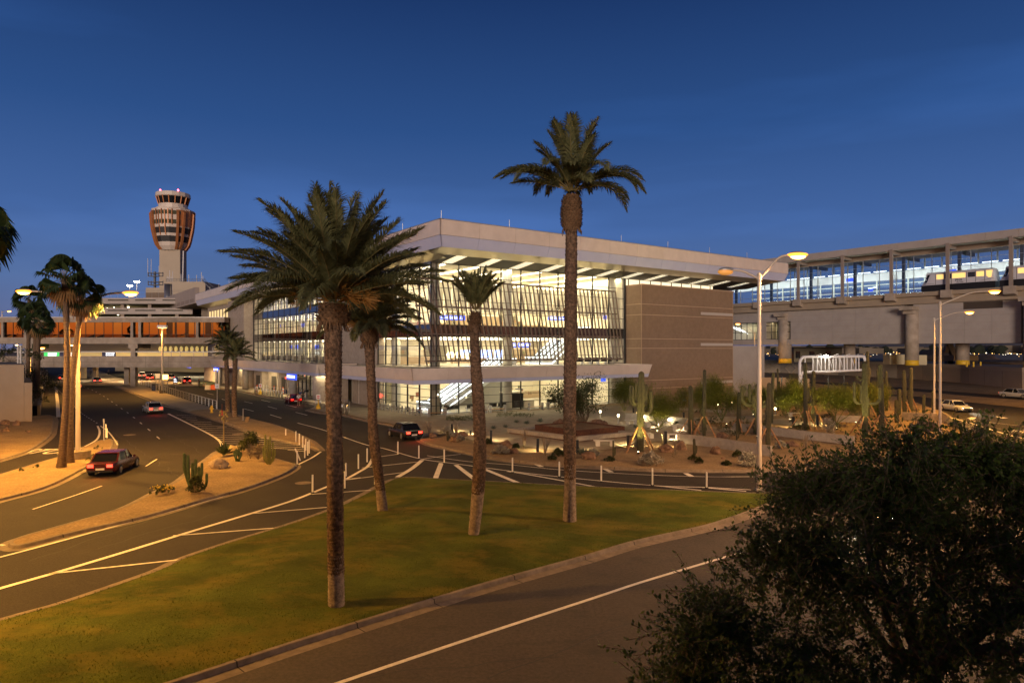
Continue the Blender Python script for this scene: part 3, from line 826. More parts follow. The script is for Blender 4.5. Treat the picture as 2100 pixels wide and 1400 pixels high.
# long left glazing
LG0, LG1 = 35.2, 76.6
wall_glass('long_side_glass', 'l', LG0, LG1, 6.1, 18.85, gleft)
lls = [LG0 + .1 + 3.44 * i for i in range(13)]
wall_mull('long_side_mullions', 'l', lls, [6.2, 7.35, 8.5, 9.75, 11.2, 12.3, 13.4, 14.45, 15.75, 16.8, 17.8, 18.8], 6.1, 18.85, LG0, LG1, mull, w=.07)
b = MB(); b.par(B(-.03, LG0, 14.5), Lv * (LG1 - LG0 - 5), Rv * .02, UP * 1.2); part(b, 'mirror_band', spandrel_b)
b = MB(); b.par(B(-.03, LG0, 9.8), Lv * (LG1 - LG0 - 5), Rv * .02, UP * 1.35); b.par(B(.1, LG0, 9.8), Lv * (LG1 - LG0), Rv * .1, UP * 1.4); b.par(B(.1, LG1 - 5, 14.5), Lv * 5, Rv * .1, UP * 1.2)
part(b, 'dark_glass_band', mat('dark_mirror_band', (.10, .085, .07), rough=.04, metal=.9))
# masonry: fluted panel, pier, block
b = MB(); pbox(b, -.12, .9, 14.95, 35.1, 6.1, 18.85); part(b, 'fluted_wall', tanwall)
b = MB(); pbox(b, -1.9, .9, 76.8, 90.2, 0, 18.95); part(b, 'stone_pier', tanwall)
b = MB()
for z in (8.4, 11.3, 14.0, 16.6): pbox(b, -1.915, .9, 76.785, 90.2, z, z + .06)
pbox(b, -.135, .5, 14.94, 35.12, 10.9, 10.96); pbox(b, -.135, .5, 24.9, 24.98, 6.1, 18.8); part(b, 'wall_joints', oldconc)
b = MB(); pbox(b, -.1, .9, 90.4, 119, 6, 18.9); part(b, 'rear_wall', tanwall)
b = MB()
for i in range(9): b.par(B(-.16, 91.5 + 3 * i, 11.4), Lv * 1.6, Rv * .05, UP * 6.5)
part(b, 'tall_slit_window', emis('slit_window_glow', (.9, .68, .3), .9))
BK0, BK1 = 33.0, 54.4
b = MB(); pbox(b, BK0 + .02, BK1, -3.2, 9, 0, 17.5); part(b, 'concrete_block', brownblock)
b = MB()
for z in (14.75, 13.2, 9.7, 8.3, 3.6, 2.4): pbox(b, BK0 - .02, BK1 + .02, -3.24, 8, z, z + .10)
b.par(B(BK0 + .0, -3.225, 0), Rv * .05, Lv * .05, UP * 17.5); b.par(B(BK1 - .03, -3.23, 0), Rv * .05, Lv * .05, UP * 17.5)
part(b, 'block_joints', mat('pale_joint', (.46, .33, .22), rough=.8))
b = MB()
for z in (13.6, 8.75, 2.75): b = MB(); pbox(b, 46.3, BK1 - .1, -3.235, -3.1, z, z + .42); part(b, 'stone_band', bandlight)
b = MB(); pbox(b, BK0, BK1 + .1, -3.3, 8, 17.5, 17.72); part(b, 'block_coping', mat('tan_coping', (.38, .28, .19), rough=.7))
b = MB(); b.quad(B(33.2, .5, 17.7), B(54, .5, 17.7), B(54, .5, 18.72), B(33.2, .5, 18.72)); part(b, 'clerestory_glass', emis('clerestory_glow', (1, .86, .58), 1.1))
b = MB()
for i in range(9): b = MB(); b.par(B(34 + 2.4 * i, .4, 17.7), Rv * .12, Lv * .12, UP * 1.0); part(b, 'clerestory_mullion', mull)
# pale low wall right of the block
b = MB(); pbox(b, BK1 + .1, BK1 + 12, -1, 8, 0, 8.8); part(b, 'side_annex', greypanel)

# ---- canopy
CT, CS, CB = 6.13, 4.85, 4.4
def canopy(pts_out, ends, name_p):
    pass
b = MB(); low = MB(); cap = MB(); fl = MB()
def run_c(o, d, nrm, L, e0, e1, wid=4.6):
    k = max(1, round(L / wid)); p = L / k
    for i in range(k):
        a0, a1 = i * p + (.012 if i else 0), (i + 1) * p - (.012 if i < k - 1 else 0)
        f0, f1 = (e0 if i == 0 else 0), (e1 if i == k - 1 else 0)
        A = [o + d * a0 + UP * CT, o + d * a1 + UP * CT, o + d * (a1 - f1 * .3) + nrm * .3 + UP * CS, o + d * (a0 + f0 * .3) + nrm * .3 + UP * CS]
        b.add(A + [x + nrm * .12 for x in A], [(0, 1, 2, 3), (7, 6, 5, 4), (0, 4, 5, 1), (3, 2, 6, 7), (1, 5, 6, 2), (0, 3, 7, 4)])
        A = [o + d * (a0 + f0 * .3) + nrm * .31 + UP * (CS - .02), o + d * (a1 - f1 * .3) + nrm * .31 + UP * (CS - .02), o + d * (a1 - f1 * .4) + nrm * .4 + UP * CB, o + d * (a0 + f0 * .4) + nrm * .4 + UP * CB]
        low.add(A + [x + nrm * .1 for x in A], [(0, 1, 2, 3), (7, 6, 5, 4), (0, 4, 5, 1), (3, 2, 6, 7), (1, 5, 6, 2), (0, 3, 7, 4)])
cr0, cr1, cl0 = -6.5, 30.6, -7.5
run_c(B(cr0, cl0), Rv, Lv, cr1 - cr0, 1, 1)
run_c(B(cr0, cl0), Lv, Rv, 18 - cl0, 1, 0)
run_c(B(cr1, cl0), Lv, -Rv, 7.3, 1, 0)
run_c(B(cr0, 21), Lv, Rv, 81, 0, 1)
run_c(B(cr0, 21), Rv, Lv, 6, 0, 0)
part(b, 'canopy_fascia', beige); part(low, 'canopy_drip', lav_sky)
b = MB(); pbox(b, cr0 + .42, cr1 - .42, cl0 + .42, -.1, CB + .12, CT - .12); pbox(b, cr0 + .42, -.1, -.1, 18, CB + .12, CT - .12); pbox(b, cr0 + .42, -.14, 21.4, 101.5, CB + .12, CT - .12)
part(b, 'canopy_deck', oldconc)
# ground floor walls along the kerb
b = MB(); pbox(b, .3, .8, 15, 24.5, .1, 5.2); pbox(b, -2.6, -.2, 25, 33.5, .1, 4.5); part(b, 'ground_fluted_wall', tanwall)
b = MB(); pbox(b, 1.2, 1.5, 33.6, 90, .1, 5); part(b, 'ground_back_wall', cream)
b = MB()
for a, c, r in ((51.6, 57, -.6), (58.6, 65.5, -.2), (66, 72, -1.2), (74, 92, -1.9), (95, 119, -1)): pbox(b, r, 1.1, a, c, .1, 4.6)
part(b, 'ground_wall', tanwall)
b = MB(); dr = MB()
for a, c, r in ((53, 55.5, -.62), (60, 63, -.22), (67.3, 70, -1.22), (84, 85.5, -1.92)): dr.par(B(r - .04, a, .2), Lv * (c - a), Rv * .1, UP * 2.8)
part(dr, 'service_door', mat('dark_door', (.05, .042, .032), rough=.6))
b = MB(); wall_glass('entrance_glass', 'l', 33.6, 51.5, .2, 4.6, gclear); wall_mull('entrance_mullions', 'l', [33.7, 35.5, 37.3, 39, 42, 44, 46, 48, 49.8, 51.4], [1.3, 2.5, 3.5], .2, 4.6, 33.6, 51.5, mull)
dv = MB()
for k in range(5): dv.par(B(-2.1, 44 + k * 1.2, .2), Lv * .1, Rv * .1, UP * 2.7)
dv.par(B(-2.15, 43.9, 2.9), Lv * 5.1, Rv * 2.1, UP * .5); part(dv, 'entrance_vestibule', steel)
b = MB(); b.par(B(-2.2, 44, 3.0), Lv * .5, Rv * .03, UP * .3); b.par(B(-2.2, 48, 3.0), Lv * .5, Rv * .03, UP * .3); part(b, 'red_door_lamp', emis('red_door_glow', (1, .08, .04), 2.5))
b = MB()
for (r, l) in ((-3.2, 41.3), (-3.2, 70.5), (-3.2, 92.5)): b = MB(); b.lathe([(.62, 0), (.62, 4.6)], B(r, l, .2), 20); part(b, 'canopy_column', concrete, smooth=True)

# ---- interior
b = MB()
for z in (.17, 5.25, 10.1): pbox(b, .25, 32.9, .25, 33.5, z, z + (.06 if z < 1 else .8))
pbox(b, .25, 13, 35.3, 76.5, 5.25, 6.0); pbox(b, .25, 13, 35.3, 76.5, 10.1, 11.1); pbox(b, .3, 13, 35.3, 76.5, 14.55, 15.6)
part(b, 'floor_slab', terrazzo)
b = MB()
for z in (4.95, 9.78, 18.72): pbox(b, .3, 32.9, .3, 33.4, z, z + .05)
for z in (9.8, 14.4, 18.8): pbox(b, .3, 13, 35.3, 76.5, z, z + .05)
part(b, 'interior_ceiling', cream2)
b = MB()
pbox(b, .3, 32.9, 22, 22.3, .2, 19.3); pbox(b, 32.6, 32.9, .3, 22, .2, 19.3); pbox(b, 10.5, 10.8, 35.3, 76.5, 6, 18.8); pbox(b, .3, 10.5, 35.2, 35.25, 6, 18.8); pbox(b, .3, 10.5, 76.55, 76.6, 6, 18.8)
pbox(b, .95, 1.1, 15, 35, .2, 18.7)
part(b, 'interior_wall', cream)
# hanging pale screens on the upper floor behind the slats
b = MB()
for i in range(26): b.par(B(1.6 + 1.2 * i, 3.6, 13.1), Rv * 1.02, Lv * .05, UP * 3.6)
part(b, 'hanging_screen', shade)
pcol = mat('pale_column', (.58, .56, .50), rough=.6)
for (r, l) in ((1.3, 1.3), (12.5, 1.6), (23.2, 1.6), (31.8, 1.6), (1.3, 12)):
    b = MB(); b.lathe([(.62, 0), (.62, 18.5)], B(r, l, .2), 20); part(b, 'interior_column', pcol, smooth=True)
for i in range(12): b = MB(); b.lathe([(.3, 0), (.3, 12.7)], B(1.2, 37 + 3.44 * i, 6.0), 10); part(b, 'interior_column', pcol, smooth=True)
b = MB(); 
for s in slots[:7]:
    for z, ze in ((18.6, 0), ): b.par(B(s - .22, .6, z), Rv * .44, Lv * 20.5, UP * .06)
for i in range(5):
    for z in (9.66, 4.85): b.par(B(.8, 2.6 + 4 * i, z), Rv * 31, Lv * .22, UP * .06)
for i in range(12):
    for z in (9.7, 14.3, 18.66): b.par(B(1.5, 36.8 + 3.44 * i, z), Rv * 8, Lv * .22, UP * .06)
part(b, 'ceiling_light_strips', strip)
# counters, shop fronts, menu boards on the far wall
b = MB()
for a, c, z, h in ((3, 9, 6, 1.1), (13, 20, 6, 1.1), (22, 29, 6, 2.2), (4, 12, 10.95, 1.2), (14, 22, 10.95, 2.4), (24, 31, 10.95, 1.2), (18, 30, .23, 1.1)): pbox(b, a, c, 16.5, 17.2, z, z + h)
part(b, 'service_counter', mat('tan_counter', (.34, .25, .16), rough=.5))
b = MB()
for a, c, z0, z1 in ((2, 6, .3, 3.4), (20, 24, .3, 3.2), (11, 15, 6.1, 8.8), (25.5, 29, 11.2, 13.9), (15, 18.5, 11.2, 14), (6, 8, 6.1, 8.6)): pbox(b, a, c, 21.7, 21.95, z0, z1)
part(b, 'dark_doorway', mat('dim_shop_opening', (.20, .18, .13), rough=.7))
b = MB()
for a, c, z0, z1 in ((10, 12.6, 7.0, 8.1), (13.0, 15.4, 7.0, 8.1), (15.8, 18, 7.0, 8.1)): pbox(b, a, c, 9.4, 9.5, z0, z1)
part(b, 'display_screen', screen_e)
b = MB()
for l, z in ((10.5, 7.4), (8.2, 7.4), (6.0, 7.3)): b.ball(B(9, l, z), .6, .6, .45, 10)
part(b, 'lit_menu_board', poster_e)
b = MB()
for r, l, z, wd in ((3.2, 4.0, 12.0, 4.2), (21.5, 4, 12.4, 3.0), (13.2, 3.0, 8.45, 1.8), (15.4, 3.0, 8.45, 2.0), (25, 4.5, 3.5, 2.2), (31.4, 3.5, 3.3, .9), (31.5, 3, 12.7, .5), (8.4, 12, 3.3, .6)):
    b.par(B(r, l, z), Rv * wd, Lv * .15, UP * .62)
for l, z in ((66, 12.6), (54, 12.4), (57, 8.3), (46, 8.3), (60, 8.3)): b.par(B(3, l, z), Lv * 2.2, Rv * .15, UP * .7)
hs = part(b, 'hanging_blue_sign', blue_e)
b = MB()
for r, l, z, wd in ((3.2, 4.0, 12.0, 4.2), (21.5, 4, 12.4, 3.0), (13.2, 3.0, 8.45, 1.8), (15.4, 3.0, 8.45, 2.0), (25, 4.5, 3.5, 2.2)):
    x = .15
    while x < wd - .3:
        wq = rnd(.12, .4); b.par(B(r + x, l - .03, z + .16), Rv * min(wq, wd - x - .1), Lv * .02, UP * .12); b.par(B(r + x, l - .03, z + .36), Rv * min(wq * .8, wd - x - .1), Lv * .02, UP * .12); x += wq + .12
part(b, 'sign_lettering', white_e, hs)
b = MB()
for i in range(40):
    r, l = rnd(4, 31), rnd(14, 21); z = random.choice((.3, 6.1, 11.0)); b.par(B(r, l, z + rnd(.2, 2)), Rv * rnd(.2, .6), Lv * .2, UP * rnd(.3, .8))
part(b, 'shop_goods', mat('mixed_goods', (.35, .08, .05), (.10, .22, .12), rough=.6, sc=.7))
b = MB()
for i in range(26):
    l = 37 + 1.5 * i; b.par(B(1.1, l, 6.05), Lv * rnd(.7, 1.2), Rv * .8, UP * rnd(.7, 1.1))
part(b, 'seat_back_row', mat('brown_seating', (.10, .075, .05), rough=.7))
# escalators
def escalator(ra, rb, za, zb, l, wd=1.1, lit=True):
    b = MB(); g = MB(); st = MB()
    dr = rb - ra; n = V(-Rv.x * (zb - za), -Rv.y * (zb - za), dr).normalized()
    prof = [B(ra - 1.6, l, za), B(ra, l, za), B(rb, l, zb), B(rb + 1.6, l, zb)]
    for dl in (0, wd):
        q = [p + Lv * dl for p in prof]
        for a, c in zip(q, q[1:]):
            b.add([a + UP * .95, c + UP * .95, c - UP * .55, a - UP * .55, a + UP * .95 + Lv * .12, c + UP * .95 + Lv * .12, c - UP * .55 + Lv * .12, a - UP * .55 + Lv * .12], [(0, 1, 2, 3), (7, 6, 5, 4), (0, 4, 5, 1), (3, 2, 6, 7), (0, 3, 7, 4), (1, 5, 6, 2)])
            st.bar(a + UP * 1.0 + Lv * .06, c + UP * 1.0 + Lv * .06, .16, .08)
            st.bar(a + UP * .1 - Lv * .03, c + UP * .1 - Lv * .03, .05, .10)
        g.tube([p + UP * 1.1 + Lv * .06 for p in q], .05, 6)
    for i in range(24):
        t = i / 24; p = prof[1].lerp(prof[2], t); b.par(p - UP * .2 + Lv * .14, Rv * (dr / 24), Lv * (wd - .16), UP * ((zb - za) / 24 + .2))
    o = part(b, 'escalator', esc_side); part(st, 'balustrade_light', strip_c, o); part(g, 'handrail', black_m, o)
escalator(4.3, 14.3, .25, 5.9, 4.2); escalator(4.3, 14.3, .25, 5.9, 5.9); escalator(4.3, 14.3, .25, 5.9, 7.6)
escalator(24.2, 30.2, 6.0, 10.6, 6.5); escalator(24.2, 30.2, 6.0, 10.6, 8.2); escalator(24.2, 30.2, 6.0, 10.6, 9.9)
b = MB()
for l in (8, 9.5, 16): pass
for a, c, l in ((62, 70, 5.5), (54, 60, 6.5)):
    b.bar(B(6, a, 10.8), B(6, c - 3, 6.4), 1.2, .8)
part(b, 'side_escalator', mat('pale_escalator', (.7, .72, .75), rough=.3))
# slope under the stairs (grey wedge) and cafe kiosk
b = MB(); b.add([B(9, 9.4, .25), B(17.5, 9.4, .25), B(17.5, 9.4, 5.2), B(9, 9.6, .25), B(17.5, 9.6, .25), B(17.5, 9.6, 5.2)], [(0, 1, 2), (5, 4, 3), (0, 2, 5, 3), (1, 4, 5, 2)]); part(b, 'stair_wedge', mat('grey_wedge', (.25, .24, .22), rough=.6))
k = thing('kiosk', 'black cafe kiosk with lit counter standing behind the ground floor glass', 'kiosk', B(13.2, 2.6, .23))
b = MB(); b.par(V(0, 0, 0), Rv * 2.7, Lv * 1.8, UP * 1.9); b.build('cabinet', black_m, k)
b = MB(); b.par(V(0, 0, 2.05) - Lv * .1, Rv * 2.9, Lv * 2.0, UP * .12); b.par(Rv * 2.9, Rv * 1.7, Lv * .7, UP * 1.0); b.build('counter_top', mat('pale_counter', (.6, .55, .45), rough=.4), k)
b = MB(); b.lathe([(.55, 0), (.55, .08)], (Rv * 1.9 - Lv * .1 + UP * 2.5), 16, sx=1); b.build('round_sign', blue_d, k)
# ---- sun screen
b = MB(); hb = MB(); so_ = -1.5
zt, zb_ = 16.6, 6.75; n = 48
for i in range(n + 1):
    t = i / n; rt = -3.35 + (29.5 + 3.35) * t; rb = -1.35 + (31.2 + 1.35) * t; zz = zb_ if i else 6.2
    rb2 = rb if i else rb + .11
    b.add([B(rt - .036, so_, zt), B(rt + .036, so_, zt), B(rt + .036, so_ + .22, zt), B(rt - .036, so_ + .22, zt), B(rb2 - .036, so_, zz), B(rb2 + .036, so_, zz), B(rb2 + .036, so_ + .22, zz), B(rb2 - .036, so_ + .22, zz)],
          [(0, 1, 2, 3), (7, 6, 5, 4), (4, 5, 1, 0), (5, 6, 2, 1), (6, 7, 3, 2), (7, 4, 0, 3)])
scr = part(b, 'sun_screen', bronze)
for z in (16.55, 13.3, 10.0, 6.8):
    t = (zt - z) / (zt - zb_); ra = -3.4 + 2.0 * t; rb = 29.55 + 1.65 * t
    hb.bar(B(ra, so_ + .36, z), B(rb, so_ + .36, z), .1, .2)
    for k in range(9):
        r = max(.8, .75 + 3.2 * k + .0); hb.bar(B(r, so_ + .36, z), B(r, -.05, z), .07, .1) if z < 16 else None
part(hb, 'screen_rail', bronze, scr)
# interior lamps (the ceiling strips' light)
WARM = (1, .85, .52)
RZ = (0, 0, R_(35.9))
for s in slots[:7]: light('ceiling_lamp', 'AREA', B(s, 11, 18.55), 1200, WARM, term, 1.6, RZ, sizey=20.5)
for i in range(5):
    for z, e in ((9.6, 950), (4.8, 650)): light('ceiling_lamp', 'AREA', B(16.3, 2.6 + 4 * i, z), e, WARM, term, 31, RZ, sizey=.8)
for z, e in ((18.6, 800), (14.25, 700), (9.65, 750)):
    for i in range(0, 12, 2): light('ceiling_lamp', 'AREA', B(5.5, 37 + 3.44 * i, z), e, WARM, term, 8, RZ, sizey=.22)
for l in (46, 62, 78): light('canopy_lamp', 'AREA', B(-2.5, l, 4.3), 420, (1, .78, .40), term, 1, RZ, sizey=4)
light('canopy_lamp', 'AREA', B(-2.9, 29, 4.3), 260, (1, .80, .45), term, .4, RZ, sizey=6)
light('canopy_lamp', 'AREA', B(10, -4, 4.3), 160, WARM, term, 16, RZ, sizey=1)
light('canopy_lamp', 'AREA', B(-3.5, 6, 4.3), 60, WARM, term, 2, RZ, sizey=10)
# seats behind the glass
def seat_row(name, r, l, n, label, rz=0):
    t = thing(name, label, 'bench', B(r, l, .23), 0, 'waiting seats behind the ground floor glass'); s = MB(); lg = MB()
    for i in range(n):
        s.par(Rv * (.6 * i), Rv * .54, Lv * .5, UP * .06); 
        for q in s.v[-8:]: pass
    s.v = [(x, y, z + .42) for x, y, z in s.v]
    for i in range(n): s.par(Rv * (.6 * i) + UP * .5, Rv * .54, Lv * .07, UP * .42)
    s.build('seat', black_m, t)
    for i in (0.1, .6 * n - .2): lg = MB(); lg.par(Rv * i + Lv * .1, Rv * .06, Lv * .3, UP * .42); lg.build('leg', steel, t)
    return t
for i, (px, l, n, lab) in enumerate(((915, 1.3, 3, 'black waiting seats by the left end of the escalator foot'), (958, 1.3, 3, 'black waiting seats directly under the rising escalators'), (1004, 1.5, 2, 'pair of black seats under the grey stair wedge'), (1022, 1.2, 3, 'black waiting seats left of the black kiosk'), (1122, 1.8, 3, 'black waiting seats right of the round column, behind the olive tree'))):
    seat_row('waiting_seats', rl(px, l=l), l, n, lab)
for i in range(5): pass
for i, px in enumerate((1183, 1200, 1216, 1233, 1249, 1263)):
    t = thing('lounge_seat', 'low black lounge seat in the row behind the second floor glass, right end', 'bench', B(rl(px, l=1.2), 1.2, 6.05), 0, 'lounge seats on the second floor')
    s = MB(); s.par(V(0, 0, .35), Rv * 1.15, Lv * .6, UP * .1); s.par(V(0, 0, .45), Rv * 1.15, Lv * .08, UP * .5); s.build('seat', black_m, t)
    s = MB(); s.par(Rv * 1.2, Rv * .06, Lv * .6, UP * .9); s.build('armrest', white_m, t)
# canopy edge signs
def dropsign(px, r, z0, wd, h, label, px2=None):
    l = rl(px, r=r); t = thing('canopy_sign', label, 'sign', B(r, l, z0))
    b = MB(); b.par(V(0), Lv * -wd, Rv * .2, UP * h); b.build('sign_box', blue_e, t)
    s = MB(); x = .2
    while x < wd - .4:
        q = rnd(.2, .6); s.par(Lv * -x - Rv * .02 + UP * h * .3, Lv * -min(q, wd - x - .15), Rv * .02, UP * h * .38); x += q + .16
    s.build('lettering', white_e, t); return t
dropsign(588, -5.9, 3.45, 4.3, 1.0, 'blue lit overhead sign under the canopy above the entrance doors')
dropsign(438, -5.9, 3.4, 4.2, .9, 'blue lit overhead sign behind the two small date palms')
dropsign(383, -5.5, 3.5, 4.5, .9, 'blue lit overhead sign hung from the footbridge end of the canopy')
# ---------- footbridge and upper roadway on the left ----------
def zz(py, Y): return H + (HY - py) / F * Y
fb = thing('footbridge', 'long concrete footbridge with copper mirror glazing crossing above the left road', 'footbridge', (-100, 150, 0))
def fpart(b, n, m, p=None, **k): return b.build(n, m, p or fb, w=True, **k)
YB = 150.0; XA = -170; XB = -63.2
b = MB(); b.box(XA, XB, YB, YB + 7, 14.15, 15.15); fpart(b, 'roof_beam', oldconc)
b = MB(); b.box(XA, XB, YB - .1, YB + 7.1, 15.15, 15.3); fpart(b, 'roof_coping', galv)
b = MB(); b.box(XA, XB, YB, YB + 7, 9.4, 10.8); fpart(b, 'floor_beam', oldconc)
b = MB(); b2 = MB(); X = XA; rs = random.Random(4)
while X < XB:
    t1, t2, t3 = (rs.uniform(-.012, .012) for _ in range(3)); x1 = min(XB, X + 2.0)
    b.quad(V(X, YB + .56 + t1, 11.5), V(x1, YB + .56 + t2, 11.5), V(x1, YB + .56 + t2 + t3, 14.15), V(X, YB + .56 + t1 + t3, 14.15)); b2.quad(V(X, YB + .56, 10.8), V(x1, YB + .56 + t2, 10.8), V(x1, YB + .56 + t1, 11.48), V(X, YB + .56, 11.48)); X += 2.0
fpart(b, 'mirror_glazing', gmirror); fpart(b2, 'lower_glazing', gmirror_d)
b = MB(); b.box(XA, XB, YB + .7, YB + .8, 10.8, 11.5); b.box(XA, XB, YB + 6.6, YB + 6.8, 10.8, 14.15); fpart(b, 'inner_wall', mat('dim_inner_wall', (.05, .035, .025), rough=.8))
b = MB()
X = XA
while X < XB: b.box(X - .035, X + .035, YB + .47, YB + .6, 10.8, 14.15); X += 2.0
b.box(XA, XB, YB + .48, YB + .6, 11.45, 11.52); fpart(b, 'glazing_bars', mull)
for px in (4, 51, 70, 270, 286, 404):
    x = (px - 1050) / F * YB; b = MB(); b.box(x - .28, x + .28, YB + .02, YB + .75, 10.8, 14.15); fpart(b, 'concrete_post', oldconc)
b = MB()
for px in (345, 362, 378, 425): 
    x = (px - 1050) / F * YB; b.box(x - .7, x + .7, YB + .56, YB + .7, 10.85, 14.1)
fpart(b, 'dark_pane', gdark)
# upper roadway deck
dk = thing('upper_roadway', 'grey concrete upper roadway deck on square columns below the footbridge', 'road deck', (-100, 150, 0))
b = MB(); b.box(XA, -57, YB - 1, YB + 28, 4.25, 5.6); b.box(XA, -57, YB - 1, YB - .6, 5.6, 6.7); fpart(b, 'deck_slab', oldconc, dk)
b = MB(); b.box(XA, -57, YB - 1.02, YB - .9, 5.45, 5.5); 
for k in range(22): b.box(XA + 5 * k, XA + 5 * k + .05, YB - 1.02, YB - .9, 4.3, 6.68)
fpart(b, 'shutter_joint', mat('concrete_joint', (.16, .135, .11), rough=.9), dk)
def fcol(px, Y, hw, z0, z1, cap=True):
    x = (px - 1050) / F * Y; b = MB(); b.box(x - hw, x + hw, Y - hw, Y + hw, z0, z1)
    if cap: b.box(x - hw * 2.1, x + hw * 2.1, Y - hw * 1.05, Y + 5, z1 - .95, z1)
    fpart(b, 'square_column', oldconc, dk)
fcol(275, YB - .2, .55, .1, 4.25, False); fcol(262, YB + 6, .55, .1, 4.25, False); fcol(275, YB + .6, .5, 5.6, 9.38); fcol(59, YB + .6, .5, 0, 9.38); fcol(196, YB + 27, .5, .1, 4.2, False); fcol(172, YB + 40, .5, .1, 4.2, False)
b = MB()
for px in (355, 373, 401, 421, 440): x = (px - 1050) / F * YB; b.box(x - .04, x + .04, YB - .85, YB - .75, 6.7, 8.6)
b.box(-74, -62, YB - .83, YB - .77, 7.6, 7.66); b.box(XA, -62, YB + .2, YB + .3, 7.55, 7.75); fpart(b, 'deck_railing', galv, dk)
# older terminal behind
ot = thing('old_terminal', 'older dark concrete terminal with long sloping grey fascia behind the footbridge', 'building', (-110, 190, 0))
rr = lambda l, z, r=-3.0: B(r, l, z)
b = MB(); b.par(rr(119.8, 20.2), Lv * 101, Rv * 1.0, UP * 4.15); fpart(b, 'long_fascia', vlines(mat('ribbed_grey_fascia', (.33, .275, .24), (.37, .31, .27), rough=.7, sc=.5), .7, .5, 'Y'), ot)
b = MB()
for i in range(8): b.par(rr(121.5 + 6.2 * i, 20.6, -3.03), Lv * 5, Rv * .06, UP * .95)
fpart(b, 'vent_grille', mat('vent_grille_metal', (.22, .175, .15), (.28, .23, .2), rough=.7, sc=18), ot)
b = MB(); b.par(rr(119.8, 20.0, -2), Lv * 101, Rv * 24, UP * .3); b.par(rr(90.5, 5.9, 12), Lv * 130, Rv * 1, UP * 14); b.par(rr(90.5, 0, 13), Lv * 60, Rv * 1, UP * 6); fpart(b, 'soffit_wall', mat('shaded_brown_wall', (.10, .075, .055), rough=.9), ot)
b = MB()
for l in (124, 140, 156, 172): b = MB(); b.par(rr(l, 5.6, 3), Lv * 2, Rv * 2, UP * 14.4); fpart(b, 'terminal_column', oldconc, ot)
b = MB(); b.box(-140, -80, 196, 197, 5.6, 10.5); fpart(b, 'dropoff_wall', mat('dropoff_wall_concrete', (.36, .30, .22), rough=.8), ot)
b = MB()
for i in range(12): b.ball(V(-100 + 1.5 * i, 194, 8.3), .5, .3, .8, 8)
fpart(b, 'arched_window_light', emis('arched_glow', (1, .72, .22), .45), ot)
b = MB(); b.box(-128, -84, 195.8, 195.9, 5.7, 7.3); fpart(b, 'lit_shopfront', emis('shopfront_glow', (1, .72, .28), .28), ot)
b = MB(); b.par(V(-150, 258, 0), V(95, -35, 0), V(0, .5, 0), UP * 4.2); fpart(b, 'kerbside_wall', mat('pale_kerbside_wall', (.55, .48, .34), rough=.8), ot)
for x0, x1, z0, z1, m, lab in ((90, 121, 722, 731, green_e, 'green lit sign panel above the upper roadway parapet'), (123, 149, 721, 731, blue_d, 'navy sign panel directly right of the green lit sign'), (209, 237, 720, 730.5, blue_d, 'navy sign panel left of the square column on the upper roadway')):
    a, c = P(x0, z0, 152.5), P(x1, z1, 152.5); t = thing('roadway_sign', lab, 'sign', (a.x, 152.5, c.z))
    b = MB(); b.box(0, c.x - a.x, 0, .15, 0, a.z - c.z); b.build('sign_board', m, t)
    b = MB()
    for j in range(2):
        x = .9
        while x < c.x - a.x - .5: q = rnd(.2, .5); b.box(x, x + q, -.03, 0, .18 + .42 * j, .38 + .42 * j); x += q + .1
    b.build('lettering', white_e, t)
# lamps under the decks
for x, y, z, e, c in ((-95, 172, 4.1, 2600, (1, .66, .32)), (-78, 166, 4.1, 2800, (1, .62, .25)), (-112, 180, 4.1, 2300, (1, .66, .32)), (-95, 205, 5, 4200, (1, .8, .45)), (-120, 225, 5, 3600, (1, .75, .35))):
    light('deck_lamp', 'AREA', (x, y, z), e, c, dk, 5, (0, 0, 0), sizey=2)
light('roadway_lamp', 'AREA', (-105, 188, 9.3), 900, (1, .70, .28), ot, 20, (0, 0, 0), sizey=2)
light('roadway_lamp', 'AREA', (-72, 170, 9.3), 500, (1, .70, .28), ot, 10, (0, 0, 0), sizey=2)
b = MB()
for px, py in ((466, 704), (418, 703), (387, 704), (345, 704), (147, 708), (34, 707)):
    q = P(px, py, YB + 2); b.lathe([(.01, 0), (.22, .02), (.22, .1)], q - V(0, 0, .1), 8)
fpart(b, 'deck_downlight', sodium_f, fb)
# ---------- parking garage ----------
gr = thing('parking_garage', 'open concrete parking garage with banded parapets and lit levels beyond the footbridge', 'garage', (-128, 200, 0))
K = V(-127.6, 200, 0); FR = V(1, 0, 0)
def gpart(b, n, m, **k): return b.build(n, m, gr, w=True, **k)
b = MB()
for z0, z1 in ((21.5, 23.2), (18.5, 20.3), (15.4, 17.2), (12.3, 14.1)):
    b.par(K + UP * z0, FR * 34, V(0, .4, 0), UP * (z1 - z0)); b.par(K + UP * z0 + V(0, .4), Lv * 85, Rv * .4, UP * (z1 - z0))
gpart(b, 'parapet', greypanel)
b = MB()
for z in (21.3, 18.2, 15.1, 12.0): b.add([K + V(.4, .4, z), K + V(34, .4, z), K + V(34, 70, z), K + Lv * 84 + V(.4, .4, z)], [(3, 2, 1, 0)]); b.add([K + V(.4, .4, z + .3), K + V(34, .4, z + .3), K + V(34, 70, z + .3), K + Lv * 84 + V(.4, .4, z + .3)], [(0, 1, 2, 3)])
b.par(K + V(0, 26, 9), FR * 34, V(0, .5), UP * 12.2); gpart(b, 'floor_deck', oldconc)
b = MB()
for i in range(5): b = MB(); b.par(K + FR * (4.6 + 8 * i) + V(0, .6, 9), FR * 1.0, V(0, 1), UP * 12.3); gpart(b, 'garage_column', oldconc)
